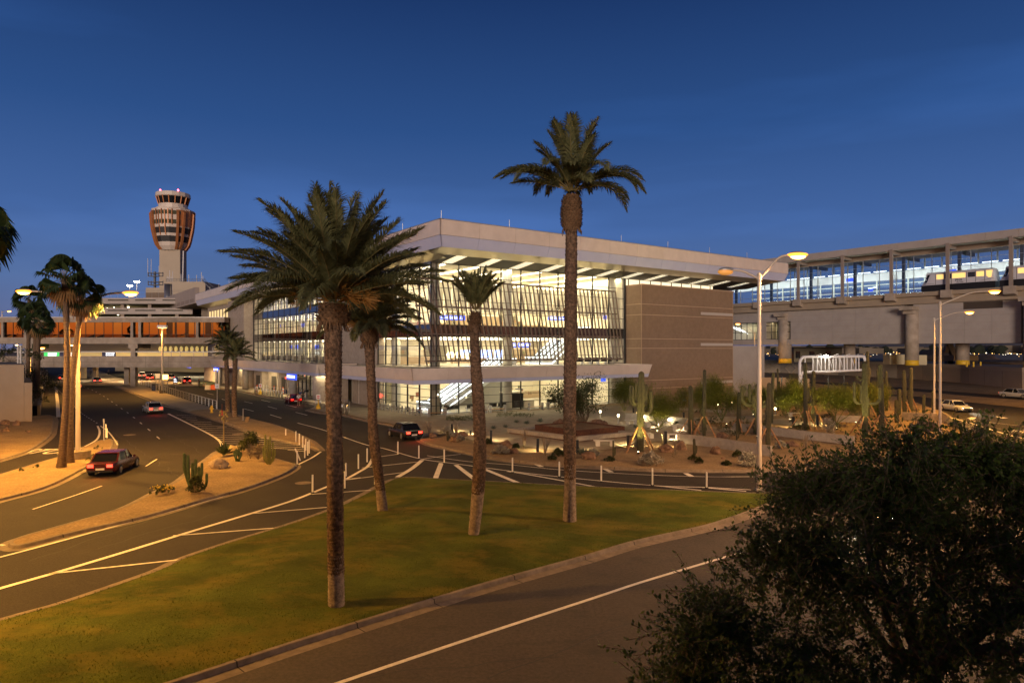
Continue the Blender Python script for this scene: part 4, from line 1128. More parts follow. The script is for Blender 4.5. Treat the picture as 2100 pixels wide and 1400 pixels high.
for i in range(1, 10): b = MB(); b.par(K + Lv * (8.5 * i) + Rv * .5 + V(0, 0, 9), Lv * .9, Rv * .8, UP * 12.3); gpart(b, 'garage_column', oldconc)
b = MB()
for i in range(4):
    for z in (22.4, 19.4, 16.3): b.par(K + FR * (1.2 + 8 * i) + V(0, -.01, z), FR * 6, V(0, .02), UP * .35)
gpart(b, 'parapet_slot', mat('slot_shadow_gap', (.05, .05, .04), rough=.9))
b = MB(); 
for px, py in ((182, 627), (234, 629.5), (193, 642), (242, 645), (248, 644), (234, 648), (220, 632), (263, 630)):
    q = P(px, py, 204 + rnd(0, 10)); b.ball(q, .28, .28, .14, 8)
gpart(b, 'ceiling_lamp', emis('garage_lamp', (1, .92, .62), 18))
for x in (-120, -104): 
    for z in (21, 17.9): light('garage_light', 'AREA', (x, 212, z), 240, (.95, .9, .45), gr, 8, (0, 0, 0), sizey=3)
b = MB()
for k in range(14): b.tube([K + FR * (6 + 2 * k) + V(0, .2, 23.2), K + FR * (6 + 2 * k) + V(0, .2, 25.4)], .04, 4)
for z in (24.3, 25.4): b.tube([K + FR * 6 + V(0, .2, z), K + FR * 34 + V(0, .2, z)], .03, 4)
gpart(b, 'roof_railing', galv)
for px, py, lab in ((266, 585, 'white twin headed lamp on the garage roof, lower of the two'), (280.5, 577, 'white twin headed lamp on the garage roof, taller of the two')):
    q = P(px, py, 222); t = thing('roof_lamp', lab, 'lamp', (q.x, q.y, 21.6)); b = MB(); b.tube([V(0), V(0, 0, q.z - 21.6)], .1, 6); b.bar(V(-.5, 0, q.z - 21.6), V(.5, 0, q.z - 21.6), .1); b.build('pole', white_m, t)
    for s in (-1, 1): b = MB(); b.ball(V(.5 * s, 0, q.z - 21.7), .42, .42, .2, 8); b.build('lamp_head', whitelamp, t)
# ---------- control tower ----------
TY = 400.0; TX = (355 - 1050) / F * TY; u = TY / F
tw = thing('control_tower', 'tall airport control tower with copper finned head and dark glass cab', 'tower', (TX, TY, 0))
tz = lambda py: zz(py, TY)
b = MB(); b.par(V(-21 * u, -14 * u, 0), V(42 * u), V(0, 28 * u), UP * tz(512)); b.build('shaft', tower_s, tw)
b = MB(); b.par(V(-22.5 * u, -8 * u, 0), V(5 * u), V(0, 30 * u), UP * tz(512)); b.build('shaft_side', mat('tower_side_concrete', (.38, .32, .245), rough=.85), tw)
prof = [(22, 515), (29, 507), (33, 494), (38.5, 468), (41, 436), (41, 433), (30, 431)]
NS = 12
b = MB(); b.lathe([(r * u, tz(y)) for r, y in prof], n=NS, a0=PI / NS); b.build('head', tower_w, tw)
def hw(y):
    for (ra, ya), (rb, yb) in zip(prof, prof[1:]):
        if yb <= y <= ya: return ra + (rb - ra) * (ya - y) / (ya - yb)
    return 30
def bandm(y0, y1, k=1.012): return [(hw(y0) * u * k, tz(y0)), (hw(y1) * u * k, tz(y1))]
b = MB()
for y0, y1 in ((499.5, 488), (482.5, 471)):
    b.lathe(bandm(y0, y1), n=NS, a0=PI / NS)
b.f = [f for f in b.f if len(f) == 4]; b.m = b.m[:len(b.f)]; b.build('louvre_band', mat('black_louvre', (.02, .02, .022), rough=.6), tw)
b = MB()
for y0, y1 in ((464.5, 456), (446, 438)): b.lathe(bandm(y0, y1, 1.008), n=NS, a0=PI / NS)
b.f = [f for f in b.f if len(f) == 4]; b.m = b.m[:len(b.f)]; b.build('window_band', mat('green_window_band', (.05, .085, .06), (.03, .05, .045), rough=.15, sc=.6), tw)
def fin(ang, y0, y1, wd, dp, m=copper, k=1.0):
    b = MB(); c, s = math.cos(ang), math.sin(ang); d = V(c, s); t = V(-s, c) * (wd * u / 2); n = 8; vs = []
    for i in range(n + 1):
        y = y0 + (y1 - y0) * i / n; r = hw(y) * u * k * .985
        vs += [d * r - t + UP * tz(y), d * (r + dp * u) - t + UP * tz(y), d * (r + dp * u) + t + UP * tz(y), d * r + t + UP * tz(y)]
    fs = [(0, 1, 2, 3), (n * 4 + 3, n * 4 + 2, n * 4 + 1, n * 4)]
    for i in range(n):
        for k in range(4): fs.append((i * 4 + k, i * 4 + (k + 1) % 4, i * 4 + 4 + (k + 1) % 4, i * 4 + 4 + k))
    b.add(vs, fs); return b
for a in (-148, -128, -52, -35, 0, 180, 45, 90, 135): fin(R_(a), 514, 431.5, 4.0, 4.0).build('copper_fin', copper, tw)
for i, a in enumerate((-113, -104, -95, -86, -77, -67)): fin(R_(a), (466, 487, 466, 487, 466, 466)[i], 431.5, 1.6, 1.5).build('copper_fin', copper, tw)
for a, wd in ((-139, 10), (-172, 14), (-158, 12), (-44, 9), (-20, 13), (-8, 12), (30, 30), (90, 34), (150, 30)): fin(R_(a), 468, 432, wd, .6).build('copper_panel', copper, tw)
b = MB(); b.lathe([(32 * u, tz(431)), (32 * u, tz(428.6)), (27.5 * u, tz(428.5)), (27.5 * u, tz(421))], n=16); b.build('cab_base', tower_w, tw)
b = MB(); b.lathe([(26.5 * u, tz(421)), (31 * u, tz(406))], n=16); b.build('cab_glass', gdark, tw)
b = MB()
for k in range(16):
    a = 2 * PI * (k + .5) / 16; d = V(math.cos(a), math.sin(a)); b.bar(d * 27 * u + UP * tz(421), d * 31.6 * u + UP * tz(405), .5)
b.build('cab_frame', copper, tw)
b = MB(); b.lathe([(31.5 * u, tz(407)), (33.2 * u, tz(405.5)), (32.4 * u, tz(398)), (29 * u, tz(397)), (.1, tz(396.8))], n=16); b.build('cab_roof', tower_w, tw)
for px in (340, 376): b = MB(); b.ball(V((px - 355) * u, -22 * u, tz(396) + .2), .5, .5, .6, 8); b.build('warning_lamp', red_obs, tw)
b = MB(); b.tube([V(26 * u, -10 * u, tz(516)), V(24.5 * u, -10 * u, tz(578))], .35, 6); b.build('antenna_mast', white_m, tw)
# buildings at the tower's foot
rb = thing('rooftop_plant_block', 'tan rooftop block carrying whip antennas in front of the control tower', 'building', (-150, 270, 0))
def pb(b, x0, x1, y0, y1, Y, dp): a, c = P(x0, y0, Y), P(x1, y1, Y); b.box(a.x, c.x, Y, Y + dp, c.z, a.z)
b = MB(); pb(b, 353, 421, 577.5, 640, 268, 14); pb(b, 299, 341, 590, 640, 272, 8); rb_w = b.build('wall', tower_s, rb, w=True)
b = MB(); pb(b, 299, 340, 600, 640, 271.8, 4); b.build('dark_band', mat('brown_lower_band', (.19, .145, .11), rough=.9), rb, w=True)
b = MB(); pb(b, 294.5, 340, 610.5, 640, 262, 6); b.build('pale_panel', mat('pale_pink_panel', (.6, .5, .44), rough=.6), rb, w=True)
b = MB(); q = P(345, 600, 268); b.lathe([(1.4, q.z - 10), (1.4, q.z + 3.4)], (q.x, q.y, 0), 14); b.build('round_tank', steel, rb, w=True, smooth=True)
b = MB()
for px, h in ((343, 566), (348, 554), (354, 556.5), (371, 562), (387, 563), (403, 564), (413, 558), (416, 566), (346, 568), (351, 567)): b.tube([P(px, 578, 269), P(px, h, 269)], .13, 4)
b.build('whip_antenna', white_m, rb, w=True)
b = MB()
for py in (572, 575): b.tube([P(340, py, 268.5), P(421, py, 268.5)], .06, 4)
for k in range(16): px = 341 + 5.3 * k; b.tube([P(px, 578, 268.5), P(px, 571.5, 268.5)], .06, 4)
b.bar(P(415, 575, 268), P(432, 592, 262), .3); b.bar(P(418, 572, 268), P(437, 588, 262), .12); b.build('roof_railing', mull_l, rb, w=True)
am = thing('antenna_mast', 'dark lattice antenna mast with two square frames left of the control tower', 'antenna', P(318, 590, 275))
b = MB(); q = P(318, 556, 275)
b.bar(P(317.5, 590, 275), P(317.5, 557, 275), .7)
for y0, y1 in ((560, 566), (578, 584)):
    for yy in (y0, y1):
        b.bar(P(304, yy, 275), P(334, yy, 275), .25); b.bar(P(304, yy, 275), P(318, yy + 1.5, 272), .25); b.bar(P(334, yy, 275), P(318, yy + 1.5, 272), .25)
    for px in (304, 310, 326, 334): b.bar(P(px, y0 - 2, 275), P(px, y1 + 1, 275), .28)
b.build('mast_frame', mat('dark_steel', (.09, .10, .12), rough=.5), am, w=True)
b = MB()
for px, t in ((303, 530), (310, 531), (326, 545), (303.5, 568)): b.tube([P(px, 561, 275), P(px, t, 275)], .12, 4)
b.build('whip_antenna', white_m, am, w=True)
# ---------- low buildings and walls at the left edge ----------
wl = thing('sandstone_wall', 'plain tan rendered wall block at the left edge of the road', 'wall', (-62, 75, 0))
tanr = mat('tan_render', (.33, .25, .17), (.37, .285, .20), rough=.9, sc=.6)
def leaf_wall(x0, x1, z, nm, m):
    b = MB(); b.par(V(x0, 75.4, 0), V(x1 - x0), Lv * 16, UP * z); b.build(nm, m, wl, w=True)
leaf_wall(-130, -53.9, 6.45, 'wall', tanr); leaf_wall(-53.88, -53.0, 4.5, 'stepped_end', tanr)
b = MB(); b.par(V(-130, 75.35, 6.45), V(76.15), Lv * 16, UP * .1); b.build('wall_coping', kerb_m, wl, w=True)
rw = thing('retaining_wall', 'low curved concrete retaining wall along the left side of the road', 'wall', (-66, 110, 0))
ln = smooth([G(83, 852), G(86, 826), G(90, 806), G(94, 790), G(98, 775), G(97, 766)], 5)
b = MB()
for a, c in zip(ln, ln[1:]): d = (c - a); b.par(a, d, V(-.4, 0), UP * 1.3)
b.build('wall', oldconc, rw, w=True)
b = MB(); q = [p + V(-.4, 0, 1.2) for p in ln]; q2 = [p + V(-14, 0, 1.8) for p in ln]
for i in range(len(q) - 1): b.quad(q[i], q[i + 1], q2[i + 1], q2[i])
tag(b.build('planted_bank', gravel), kind='structure')
fr = thing('steel_pipe_frame', 'white steel pipe frame standing on top of the tan wall', 'pipework', P(40, 748, 80))
b = MB()
for px in (37.5, 43): b.bar(P(px, 748, 80), P(px, 708, 80), .18)
for py in (709, 722, 735): b.bar(P(37.5, py, 80), P(43, py, 80), .12)
for py in (720, 742): b.tube([P(43, py - 4, 80), P(50, py - 6, 80), P(53, py, 80), P(51, py + 3, 80), P(43, py + 4, 80)], .07, 5)
b.build('pipes', galv, fr, w=True)
# ---------- elevated train station on the right ----------
Q0 = V(87.7, 120)
def W(s, d, z): return Q0 + Lv * s + Rv * d + V(0, 0, z)
def ws(px): u = (px - 1050) / F; return (87.7 - 120 * u) / (.5864 + .81 * u)
stn = thing('train_station', 'elevated glass train station on round columns with beige roof and panelled lower wall', 'station', W(0, 0, 0))
def sp(b, n, m, p=None, **k): return b.build(n, m, p or stn, w=True, **k)
def wb(b, s0, s1, d0, d1, z0, z1): b.par(W(s0, d0, z0), Rv * (d1 - d0), Lv * (s1 - s0), UP * (z1 - z0))
SA, SB = -26.0, 64.0
b = MB(); n = 18
for i in range(n):
    a = SA + (SB - SA) * i / n; c = SA + (SB - SA) * (i + 1) / n - .03; b.par(W(a, .3, 27.9), Rv * .2, Lv * (c - a), UP * 1.4)
sp(b, 'roof_fascia', greypanel)
b = MB(); wb(b, SA, SB, .5, 19, 28.0, 29.2); sp(b, 'roof', oldconc)
b = MB(); wb(b, SA, SB, .5, 4.2, 27.85, 27.98); sp(b, 'roof_soffit', mat('tan_soffit', (.42, .35, .26), rough=.7))
b = MB(); wb(b, SA, SB, 3.6, 4.2, 26.9, 27.85); sp(b, 'edge_beam', mat('tan_steel_beam', (.30, .235, .18), rough=.6))
posts = [-10.1, 0, 10.1, 20.3, 30.3, 40.4, 50.5, 60.4]
taupe = mat('taupe_painted_steel', (.27, .22, .185), rough=.5)
for s in posts:
    b = MB(); wb(b, s - .28, s + .28, -.15, .25, 19.0, 28.1); o = sp(b, 'roof_post', taupe)
    b = MB(); wb(b, s - .2, s + .2, .25, 3.7, 27.2, 27.8); sp(b, 'bracket', taupe, o)
    b = MB(); b.add([W(s - .9, -.9, 17.9), W(s + .9, -.9, 17.9), W(s + .9, .5, 17.5), W(s - .9, .5, 17.5), W(s - .9, -.9, 19.3), W(s + .9, -.9, 19.3), W(s + .9, .5, 19.3), W(s - .9, .5, 19.3)], [(3, 2, 1, 0), (4, 5, 6, 7), (0, 1, 5, 4), (1, 2, 6, 5), (2, 3, 7, 6), (3, 0, 4, 7)]); sp(b, 'post_block', oldconc, o)
b = MB(); wb(b, SA, SB, -.35, 1.2, 18.45, 19.2); wb(b, SA, SB, .4, 18, 17.0, 18.5); sp(b, 'deck_girder', mat('tan_girder_concrete', (.31, .245, .175), (.35, .28, .2), rough=.85, sc=.4))
b = MB(); wb(b, SA, SB, 1.2, 18, 18.5, 18.7); sp(b, 'station_floor', concrete)
# glazing
b = MB(); b.quad(W(SA, 4.0, 18.6), W(SB, 4.0, 18.6), W(SB, 4.0, 26.95), W(SA, 4.0, 26.95)); sp(b, 'front_glazing', gblue)
b = MB(); b.quad(W(SA, 17, 18.6), W(SB, 17, 18.6), W(SB, 17, 27.9), W(SA, 17, 27.9)); sp(b, 'rear_glazing', gblue)
b = MB(); rb2 = MB()
k = 0
s = SA
while s < SB:
    wb(b, s - .05, s + .05, 3.92, 4.1, 18.6, 26.95); wb(rb2, s - .12, s + .12, 16.7, 16.95, 18.6, 27.8); s += 3.37
for z in (19.6, 20.6, 22.3, 23.9, 25.4): wb(b, SA, SB, 3.96, 4.04, z - .03, z + .03)
for z in (20.0, 21.4, 22.8, 24.2): wb(rb2, SA, SB, 16.8, 16.9, z - .08, z + .08)
for z in (19.2, 19.5, 19.8): wb(rb2, SA, 64, 9, 9.05, z - .02, z + .02)
sp(b, 'glazing_bars', mull_l); sp(rb2, 'rear_frame', mat('white_frame', (.75, .75, .7), rough=.4))
# platform ceiling, beams, lights
b = MB(); wb(b, SA, SB, 8.5, 15.5, 24.3, 24.6); wb(b, SA, SB, 8.3, 8.5, 22.9, 24.6); sp(b, 'platform_ceiling', white_m)
b = MB()
for s in posts: wb(b, s - .25, s + .25, 5, 5.5, 18.6, 27.8); wb(b, s - .2, s + .2, 5.2, 12, 26.5, 27.2)
sp(b, 'inner_frame', mull)
b = MB(); s = SA
while s < SB: wb(b, s, s + 2.6, 7.8, 8.0, 24.75, 24.85); s += 3.4
sp(b, 'linear_light', strip_c)
b = MB(); s = SA + 1
while s < SB: b.ball(W(s, 9.5, 23.2), .35, .35, .12, 8); s += 5.05
sp(b, 'pendant_lamp', emis('pendant_glow', (1, .95, .8), 6))
for s in range(-20, 62, 10): light('platform_lamp', 'AREA', W(s + 4, 11.8, 22.0), 600, (.92, 1, .88), stn, 7, (PI, 0, R_(35.9)), sizey=9)
for s in range(-20, 62, 16): light('platform_uplight', 'AREA', W(s + 4, 5.6, 21.4), 520, (.94, 1, .86), stn, 14, aim(Rv + UP * .75), sizey=.4)
for px, py in ((1678, 570), (1878, 559), (1722, 592)):
    s = ws(px) - 3; t = thing('platform_sign', {1678: 'blue lit platform sign behind the second roof post from the left', 1878: 'blue lit sign hanging left of the white train', 1722: 'small dim blue platform sign low behind the glass'}[px], 'sign', W(s, 6, 23 if px != 1722 else 20.5)); b = MB(); b.par(V(0), Lv * -1.8 if px != 1722 else Lv * -1, Rv * .15, UP * .7); b.build('sign_box', blue_e, t)
    b = MB(); b.par(V(0, 0, .72), Lv * -1.8, Rv * .05, UP * .06); b.build('sign_bracket', steel, t)
# lower panelled wall (grey) with recess and windows
def panel_wall(sa, sb, d, z0, z1, name):
    b = MB(); j = MB(); ns = max(1, round((sb - sa) / 4.6)); zs = [z0 + (z1 - z0) * i / 6 for i in range(7)]
    for i in range(ns):
        a = sa + (sb - sa) * i / ns; c = sa + (sb - sa) * (i + 1) / ns
        for q in range(6): b.par(W(a + .015, d, zs[q] + .015), Lv * (c - a - .03), Rv * .12, UP * (zs[q + 1] - zs[q] - .03))
    wb(j, sa, sb, d + .1, d + 6, z0, z1); sp(j, 'wall_core', oldconc); return sp(b, name, greypanel)
s1, s2, s3 = ws(1847), ws(1868), ws(2090)
panel_wall(s1, ws(1613), 1.6, 9.3, 17.0, 'wall_panels'); panel_wall(s3, s2, 1.0, 9.3, 17.0, 'wall_panels')
panel_wall(ws(1613), 64, 1.6, 9.3, 10.5, 'wall_panels_low'); panel_wall(ws(1613), 64, 1.6, 14.6, 17.0, 'wall_panels_high')
panel_wall(SA, s3 - 1.2, 1.4, 9.3, 17.0, 'wall_panels')
panel_wall(ws(1563), ws(1548), 1.62, 10.5, 14.6, 'wall_panels_pier')
b = MB(); wb(b, s2 - .2, s1 + .2, 2.6, 3, 9.3, 17); sp(b, 'wall_recess', taupe)
b = MB(); b.quad(W(ws(1613), 1.7, 10.5), W(64, 1.7, 10.5), W(64, 1.7, 14.6), W(ws(1613), 1.7, 14.6)); sp(b, 'window', gclear)
b = MB(); s = ws(1613)
while s < 64: wb(b, s - .06, s + .06, 1.62, 1.75, 10.5, 14.6); s += 1.65
for z in (10.55, 12.2, 13.7, 14.55): wb(b, ws(1613), 64, 1.63, 1.72, z - .05, z + .05)
sp(b, 'window_bars', mull)
b = MB(); wb(b, ws(1613), 64, 5.5, 5.8, 10.3, 14.8); wb(b, ws(1613), 64, 1.8, 5.5, 10.3, 10.5); sp(b, 'inner_wall', cream)
light('corridor_lamp', 'AREA', W(48, 4, 14.5), 320, (1, .88, .55), stn, 1, (0, 0, R_(35.9)), sizey=20)
b = MB(); wb(b, ws(1588), ws(1600), 3, 3.1, 13.4, 14.4); sp(b, 'blue_window_sign', blue_e)
b = MB()
for i in range(4): b.bar(W(55.5 + i, 3, 12.0 + .3 * i), W(58 + i, 3, 13.4 + .3 * i), .1)
sp(b, 'escalator_light', strip_c)
b = MB(); wb(b, ws(2052), ws(1971), .98, 1.1, 15.6, 16.9); sp(b, 'dark_louvre', mat('dark_brown_louvre', (.06, .045, .035), rough=.8))
for s, d, rr_, z1, nm in ((45.2, 2.5, 1.45, 16.3, 'round_column'), (16.8, .9, 1.2, 16.4, 'round_column'), (11.0, 9, 1.2, 17, 'round_column'), (-3.2, -.2, 1.3, 17, 'round_column'), (34, 10, 1.2, 17, 'round_column')):
    b = MB(); b.lathe([(rr_, 5.0), (rr_, z1)], W(s, d, 0), 24); o = sp(b, nm, oldconc, smooth=True)
    b = MB(); b.lathe([(rr_ + .01, 5.02), (rr_ + .01, 6.05)], W(s, d, 0), 24); sp(b, 'yellow_band', yellow, o, smooth=True)
    b = MB(); b.par(W(s - 1.3, d - 2.6, z1 - .6), Lv * 2.6, Rv * 7, UP * .75); b.par(W(s - 1.0, d - 1.6, z1 - 1.3), Lv * 2.0, Rv * 5, UP * .75); sp(b, 'column_cap', oldconc, o)
# train
def train(s_front, s_back, label, nose):
    t = thing('train_car', label, 'train', W(s_back, .7, 19.75)); Lc = s_front - s_back
    d0, d1 = 0, 2.7
    prof = [(0, .75), (0, 2.7), (.25, 3.05), (.7, 3.2), (2.0, 3.2), (2.45, 3.05), (2.7, 2.7), (2.7, .75)]
    b = MB(); vs = []; st = [(0.0, .25), (.55, .0), (1.4, -.0), (Lc - 1.9, 0), (Lc - .9, .0), (Lc, .55)]
    cut = [.12, .02, 0, 0, .06, .30]
    for (s, tz_), c in zip(st, cut):
        for d, z in prof:
            zz_ = z if z < 1 else z - tz_ * (z - .75) * .32
            ss = s if z < 1.6 or 0 < s < Lc - .5 else (s - .9 if s >= Lc - .5 else s + .25)
            vs.append(Lv * ss + Rv * (1.35 + (d - 1.35) * (1 - c)) + UP * zz_)
    k = len(prof); fs = []
    for i in range(len(st) - 1):
        for j in range(k): fs.append((i * k + j, i * k + (j + 1) % k, (i + 1) * k + (j + 1) % k, (i + 1) * k + j))
    fs += [tuple(range(k))[::-1], tuple((len(st) - 1) * k + j for j in range(k))]
    b.add(vs, fs); body = b.build('body', mat('white_train_paint', (.56, .56, .60), rough=.3), t)
    b = MB(); b.par(Rv * .15 + UP * -.4, Lv * Lc, Rv * 2.4, UP * 1.14); b.build('undercarriage', black_m, t)
    litw = emis('train_window_glow', (1, .66, .20), .95)
    for (a, c, lit) in ((1.7, 2.9, 1), (3.1, 4.3, 0), (4.7, 6.9, 1), (7.1, 8.2, 0), (8.4, 9.6, 1)):
        b = MB(); b.par(Lv * a - Rv * .015 + UP * 1.75, Lv * (c - a), Rv * .02, UP * .92); b.build('window', litw if lit else gdark, t)
    b = MB(); b.add([Lv * (Lc - 1.7) - Rv * -.0 + UP * 2.75 - Rv * .02, Lv * (Lc - 1.25) + UP * 2.7 - Rv * .02, Lv * (Lc - .55) + UP * 1.35 + Rv * .14, Lv * (Lc - 1.1) + UP * 1.3 - Rv * .02 + Rv * .05], [(0, 1, 2, 3)]); b.build('cab_window', gdark, t)
    b = MB(); b.add([Lv * .35 + UP * 2.75 - Rv * .02, Lv * 1.35 + UP * 2.75 - Rv * .03, Lv * 1.3 + UP * 1.75 - Rv * .03, Lv * .9 + UP * 1.45 - Rv * .03, Lv * .55 + UP * 1.5 - Rv * .03], [(0, 1, 2, 3, 4)]); b.build('rear_window', litw, t)
    b = MB()
    for s in (1.55, 3.0, 4.5, 7.0, 8.3, 9.75): b.par(Lv * s - Rv * .012 + UP * .76, Lv * .06, Rv * .02, UP * 2.05)
    b.bar(Lv * .2 - Rv * .02 + UP * 1.3, Lv * 2.2 - Rv * .02 + UP * .95, .1, .03); b.bar(Lv * (Lc - 2.4) - Rv * .02 + UP * .95, Lv * (Lc - .6) - Rv * .0 + UP * 1.05, .08, .03); b.build('door_seams', mull, t)
    if nose: text('lettering', 'PHX', .62, Lv * 5.8 - Rv * .04 + UP * 1.38, (R_(90), 0, math.atan2(-Lv.y, -Lv.x)), black_m, t, ext=.005); text('lettering', 'Sky Train', .3, Lv * 5.6 - Rv * .04 + UP * .98, (R_(90), 0, math.atan2(-Lv.y, -Lv.x)), black_m, t, ext=.005)
    return t
train(ws(1885), ws(2037), 'white automated train car with sloped dark nose, leading car in the station', True)
train(ws(2046), ws(2046) - 12.4, 'second white train car coupled behind, cut by the right picture edge', False)
# ---------- retaining wall with diamond relief ----------
rt = thing('boundary_wall', 'long tan concrete retaining wall below the elevated station', 'wall', wall_line[3])
b = MB()
for a, c in zip(wall_line, wall_line[1:]):
    a, c = V(a.x, a.y), V(c.x, c.y); nn = V(-(c - a).y, (c - a).x).normalized() * -.4
    b.par(a + UP * .5, c - a, nn, UP * 4.7)
b.build('wall', mat('tan_wall_concrete', (.38, .31, .225), (.42, .345, .25), rough=.9, sc=.3, bump=.1), rt, w=True)
b = MB(); jn = MB()
for a, c in zip(wall_line, wall_line[1:]):
    a, c = V(a.x, a.y), V(c.x, c.y); t = (c - a).normalized(); nn = V(t.y, -t.x)
    nn = nn if nn.dot(-a) > 0 else -nn
    b.par(a + UP * 4.55, c - a, nn * .04, UP * .7)
    k = int((c - a).length / 6)
    for i in range(k + 1): jn.par(a + t * i * 6 + UP * 1, t * .06, nn * .02, UP * 4.1)
b.build('wall_coping', mat('tan_coping_concrete', (.45, .365, .265), rough=.9), rt, w=True); jn.build('wall_joints', kerb_m, rt, w=True)
b = MB(); a, c = wall_line[-2], wall_line[-1]; a, c = V(*a.to_2d()), V(*c.to_2d()); a2 = V(*wall_line[-3].to_2d())
def diamonds(a, c, t0, t1, n, h=1.45):
    t = (c - a).normalized(); nn = V(t.y, -t.x); nn = nn if nn.dot(-a) > 0 else -nn; Lw = (c - a).length
    for i in range(n):
        m = a + t * Lw * (t0 + (t1 - t0) * i / max(1, n - 1)) + UP * 3.1
        for sx, sz, ex, ez in ((-1, 0, 0, 1), (0, 1, 1, 0), (1, 0, 0, -1), (0, -1, -1, 0)): b.bar(m + t * (1.9 * sx) + UP * (h * sz) + nn * .05, m + t * (1.9 * ex) + UP * (h * ez) + nn * .05, .1, .5, up=nn)
diamonds(a2, a, .35, .8, 3); diamonds(a, c, .05, .5, 4)
b.build('diamond_relief', mat('pale_diamond_relief', (.50, .42, .32), rough=.9), rt, w=True)
# low lit utility wall in front
q = thing('utility_wall', 'orange lit low tan service wall behind the cactus garden', 'wall', G(1600, 803))
b = MB(); a = P(1556, 774, 120); c = P(1612, 774, 120); b.box(a.x, c.x, 120, 120.5, .1, a.z); c2 = P(1660, 776, 121); b.box(c.x, c2.x, 121, 121.4, .1, c2.z); b.build('wall', mat('tan_service_wall', (.42, .29, .17), rough=.9), q, w=True)
b = MB(); a, c = P(1621, 780, 120.8), P(1627, 797, 120.8); b.box(a.x, c.x, 120.7, 120.95, c.z, a.z); b.build('door', gdark, q, w=True)
# ---------- sign gantry seen from behind ----------
ga = thing('sign_gantry', 'white tubular overhead sign gantry seen from behind, over the road', 'gantry', G(1640, 806))
GY = 118.0
def gp(px, py, dy=0): return P(px, py, GY + dy)
b = MB()
for dy in (0, 1.2):
    b.tube(smooth([gp(1640, 812, dy), gp(1640, 760, dy), gp(1640.5, 742, dy), gp(1645, 734, dy), gp(1653, 731.5, dy), gp(1700, 731.5, dy), gp(1765, 730.5, dy), gp(1772, 733, dy), gp(1774.5, 740, dy)], 4), .24, 10)
    b.tube(smooth([gp(1643, 812, dy), gp(1643, 775, dy), gp(1645, 766, dy), gp(1652, 762.5, dy), gp(1700, 761.5, dy), gp(1762, 758.5, dy), gp(1768, 759, dy)], 4), .2, 10)
b.build('tube_frame', white_m, ga, w=True, smooth=True)
b = MB()
for px in (1651, 1667, 1676, 1684, 1692, 1700, 1709, 1714, 1722, 1731, 1737, 1746, 1755, 1761): b.bar(gp(px, 731.5, -.05), gp(px, 761, -.05), .16)
for px in (1676, 1700, 1722, 1746): b.bar(gp(px, 732, .6), gp(px + 8, 761, .6), .12)
b.build('upright', white_m, ga, w=True)
for px0, px1 in ((1669, 1690), (1692, 1712), (1715, 1735), (1738, 1752)):
    b = MB(); a, c = gp(px0, 733, 1.6), gp(px1, 760, 1.6); b.box(a.x, c.x, a.y, a.y + .08, c.z, a.z); b.build('sign_back', mat('aluminium_sign_back', (.30, .29, .27), rough=.4, metal=.7), ga, w=True)
b = MB()
for px in (1668, 1703, 1727): b.tube([gp(px, 731), gp(px - 4 + 20, 725.5, -1), gp(px + 16, 729, -1)], .05, 4)
b.build('light_arm', white_m, ga, w=True)
b = MB(); b.ball(gp(1694, 729.5, -.5), .35, .35, .18, 8); b.build('sign_lamp', whitelamp, ga, w=True)
light('gantry_light', 'POINT', gp(1700, 740, -2.5), 140, (1, .9, .65), ga, .4)
# ---------- things on the plateau behind the wall ----------
def plate(px, py0, py1, Y): return P(px, py0, Y), P(px, py1, Y)
sh = thing('site_cabin', 'low dark green site cabin under the station beside the columns', 'cabin', P(1680, 737, 170))
a, c = P(1628, 713.5, 170), P(1727, 738, 170); b = MB(); b.box(a.x, c.x, 170, 176, 5, a.z); b.build('wall', mat('olive_cabin', (.14, .125, .08), rough=.7), sh, w=True)
b = MB(); b.box(a.x - .3, c.x + .3, 169.8, 176, a.z, a.z + .25); b.build('roof', mull, sh, w=True)
for p0, p1 in ((1632, 1641), (1660, 1671), (1694, 1704)): 
    q0, q1 = P(p0, 720, 169.9), P(p1, 734, 169.9); b = MB(); b.box(q0.x, q1.x, 169.9, 169.97, q1.z, q0.z); b.build('window', gdark, sh, w=True)
cn = thing('pale_container', 'pale corrugated container left of the thick station column', 'container', P(1840, 745, 142))
def container(t, x0, x1, y0, y1, Y, m):
    a, c = P(x0, y0, Y), P(x1, y1, Y); b = MB(); b.box(a.x, c.x, Y, Y + 2.5, c.z, a.z); b.build('body', m, t, w=True)
    b = MB(); n = int((c.x - a.x) / .45)
    for i in range(n): b.box(a.x + .45 * i, a.x + .45 * i + .18, Y - .04, Y, c.z + .1, a.z - .1)
    b.build('corrugation', m, t, w=True)
contm = mat('cream_container', (.52, .45, .28), rough=.6)
container(cn, 1824.5, 1855, 727, 747, 142, contm)
container(thing('pale_container', 'narrow pale container right of the thick station column', 'container', P(1890, 745, 140)), 1880, 1901, 728, 748, 140, contm)
lf = thing('orange_lift', 'orange telescopic boom lift parked behind the tan wall', 'lift', P(1620, 738, 172))
b = MB(); 
for (x0, y0, x1, y1, w_) in ((1603, 725, 1648, 731, 1.0), (1606, 729, 1632, 737, .9)): b.bar(P(x0, y0, 172), P(x1, y1, 172), w_)
a, c = P(1603, 726, 172), P(1613, 738, 172); b.box(a.x, c.x, 171, 173.5, c.z, a.z); b.build('boom', orange, lf, w=True)
b = MB(); 
for px in (1608, 1622): b.tube([P(px, 739, 171), P(px, 739, 173)], .55, 10)
b.build('wheel', black_m, lf, w=True)
ex = thing('excavator', 'dark yellow tracked excavator with raised arm on the dirt yard', 'excavator', P(1975, 742, 150))
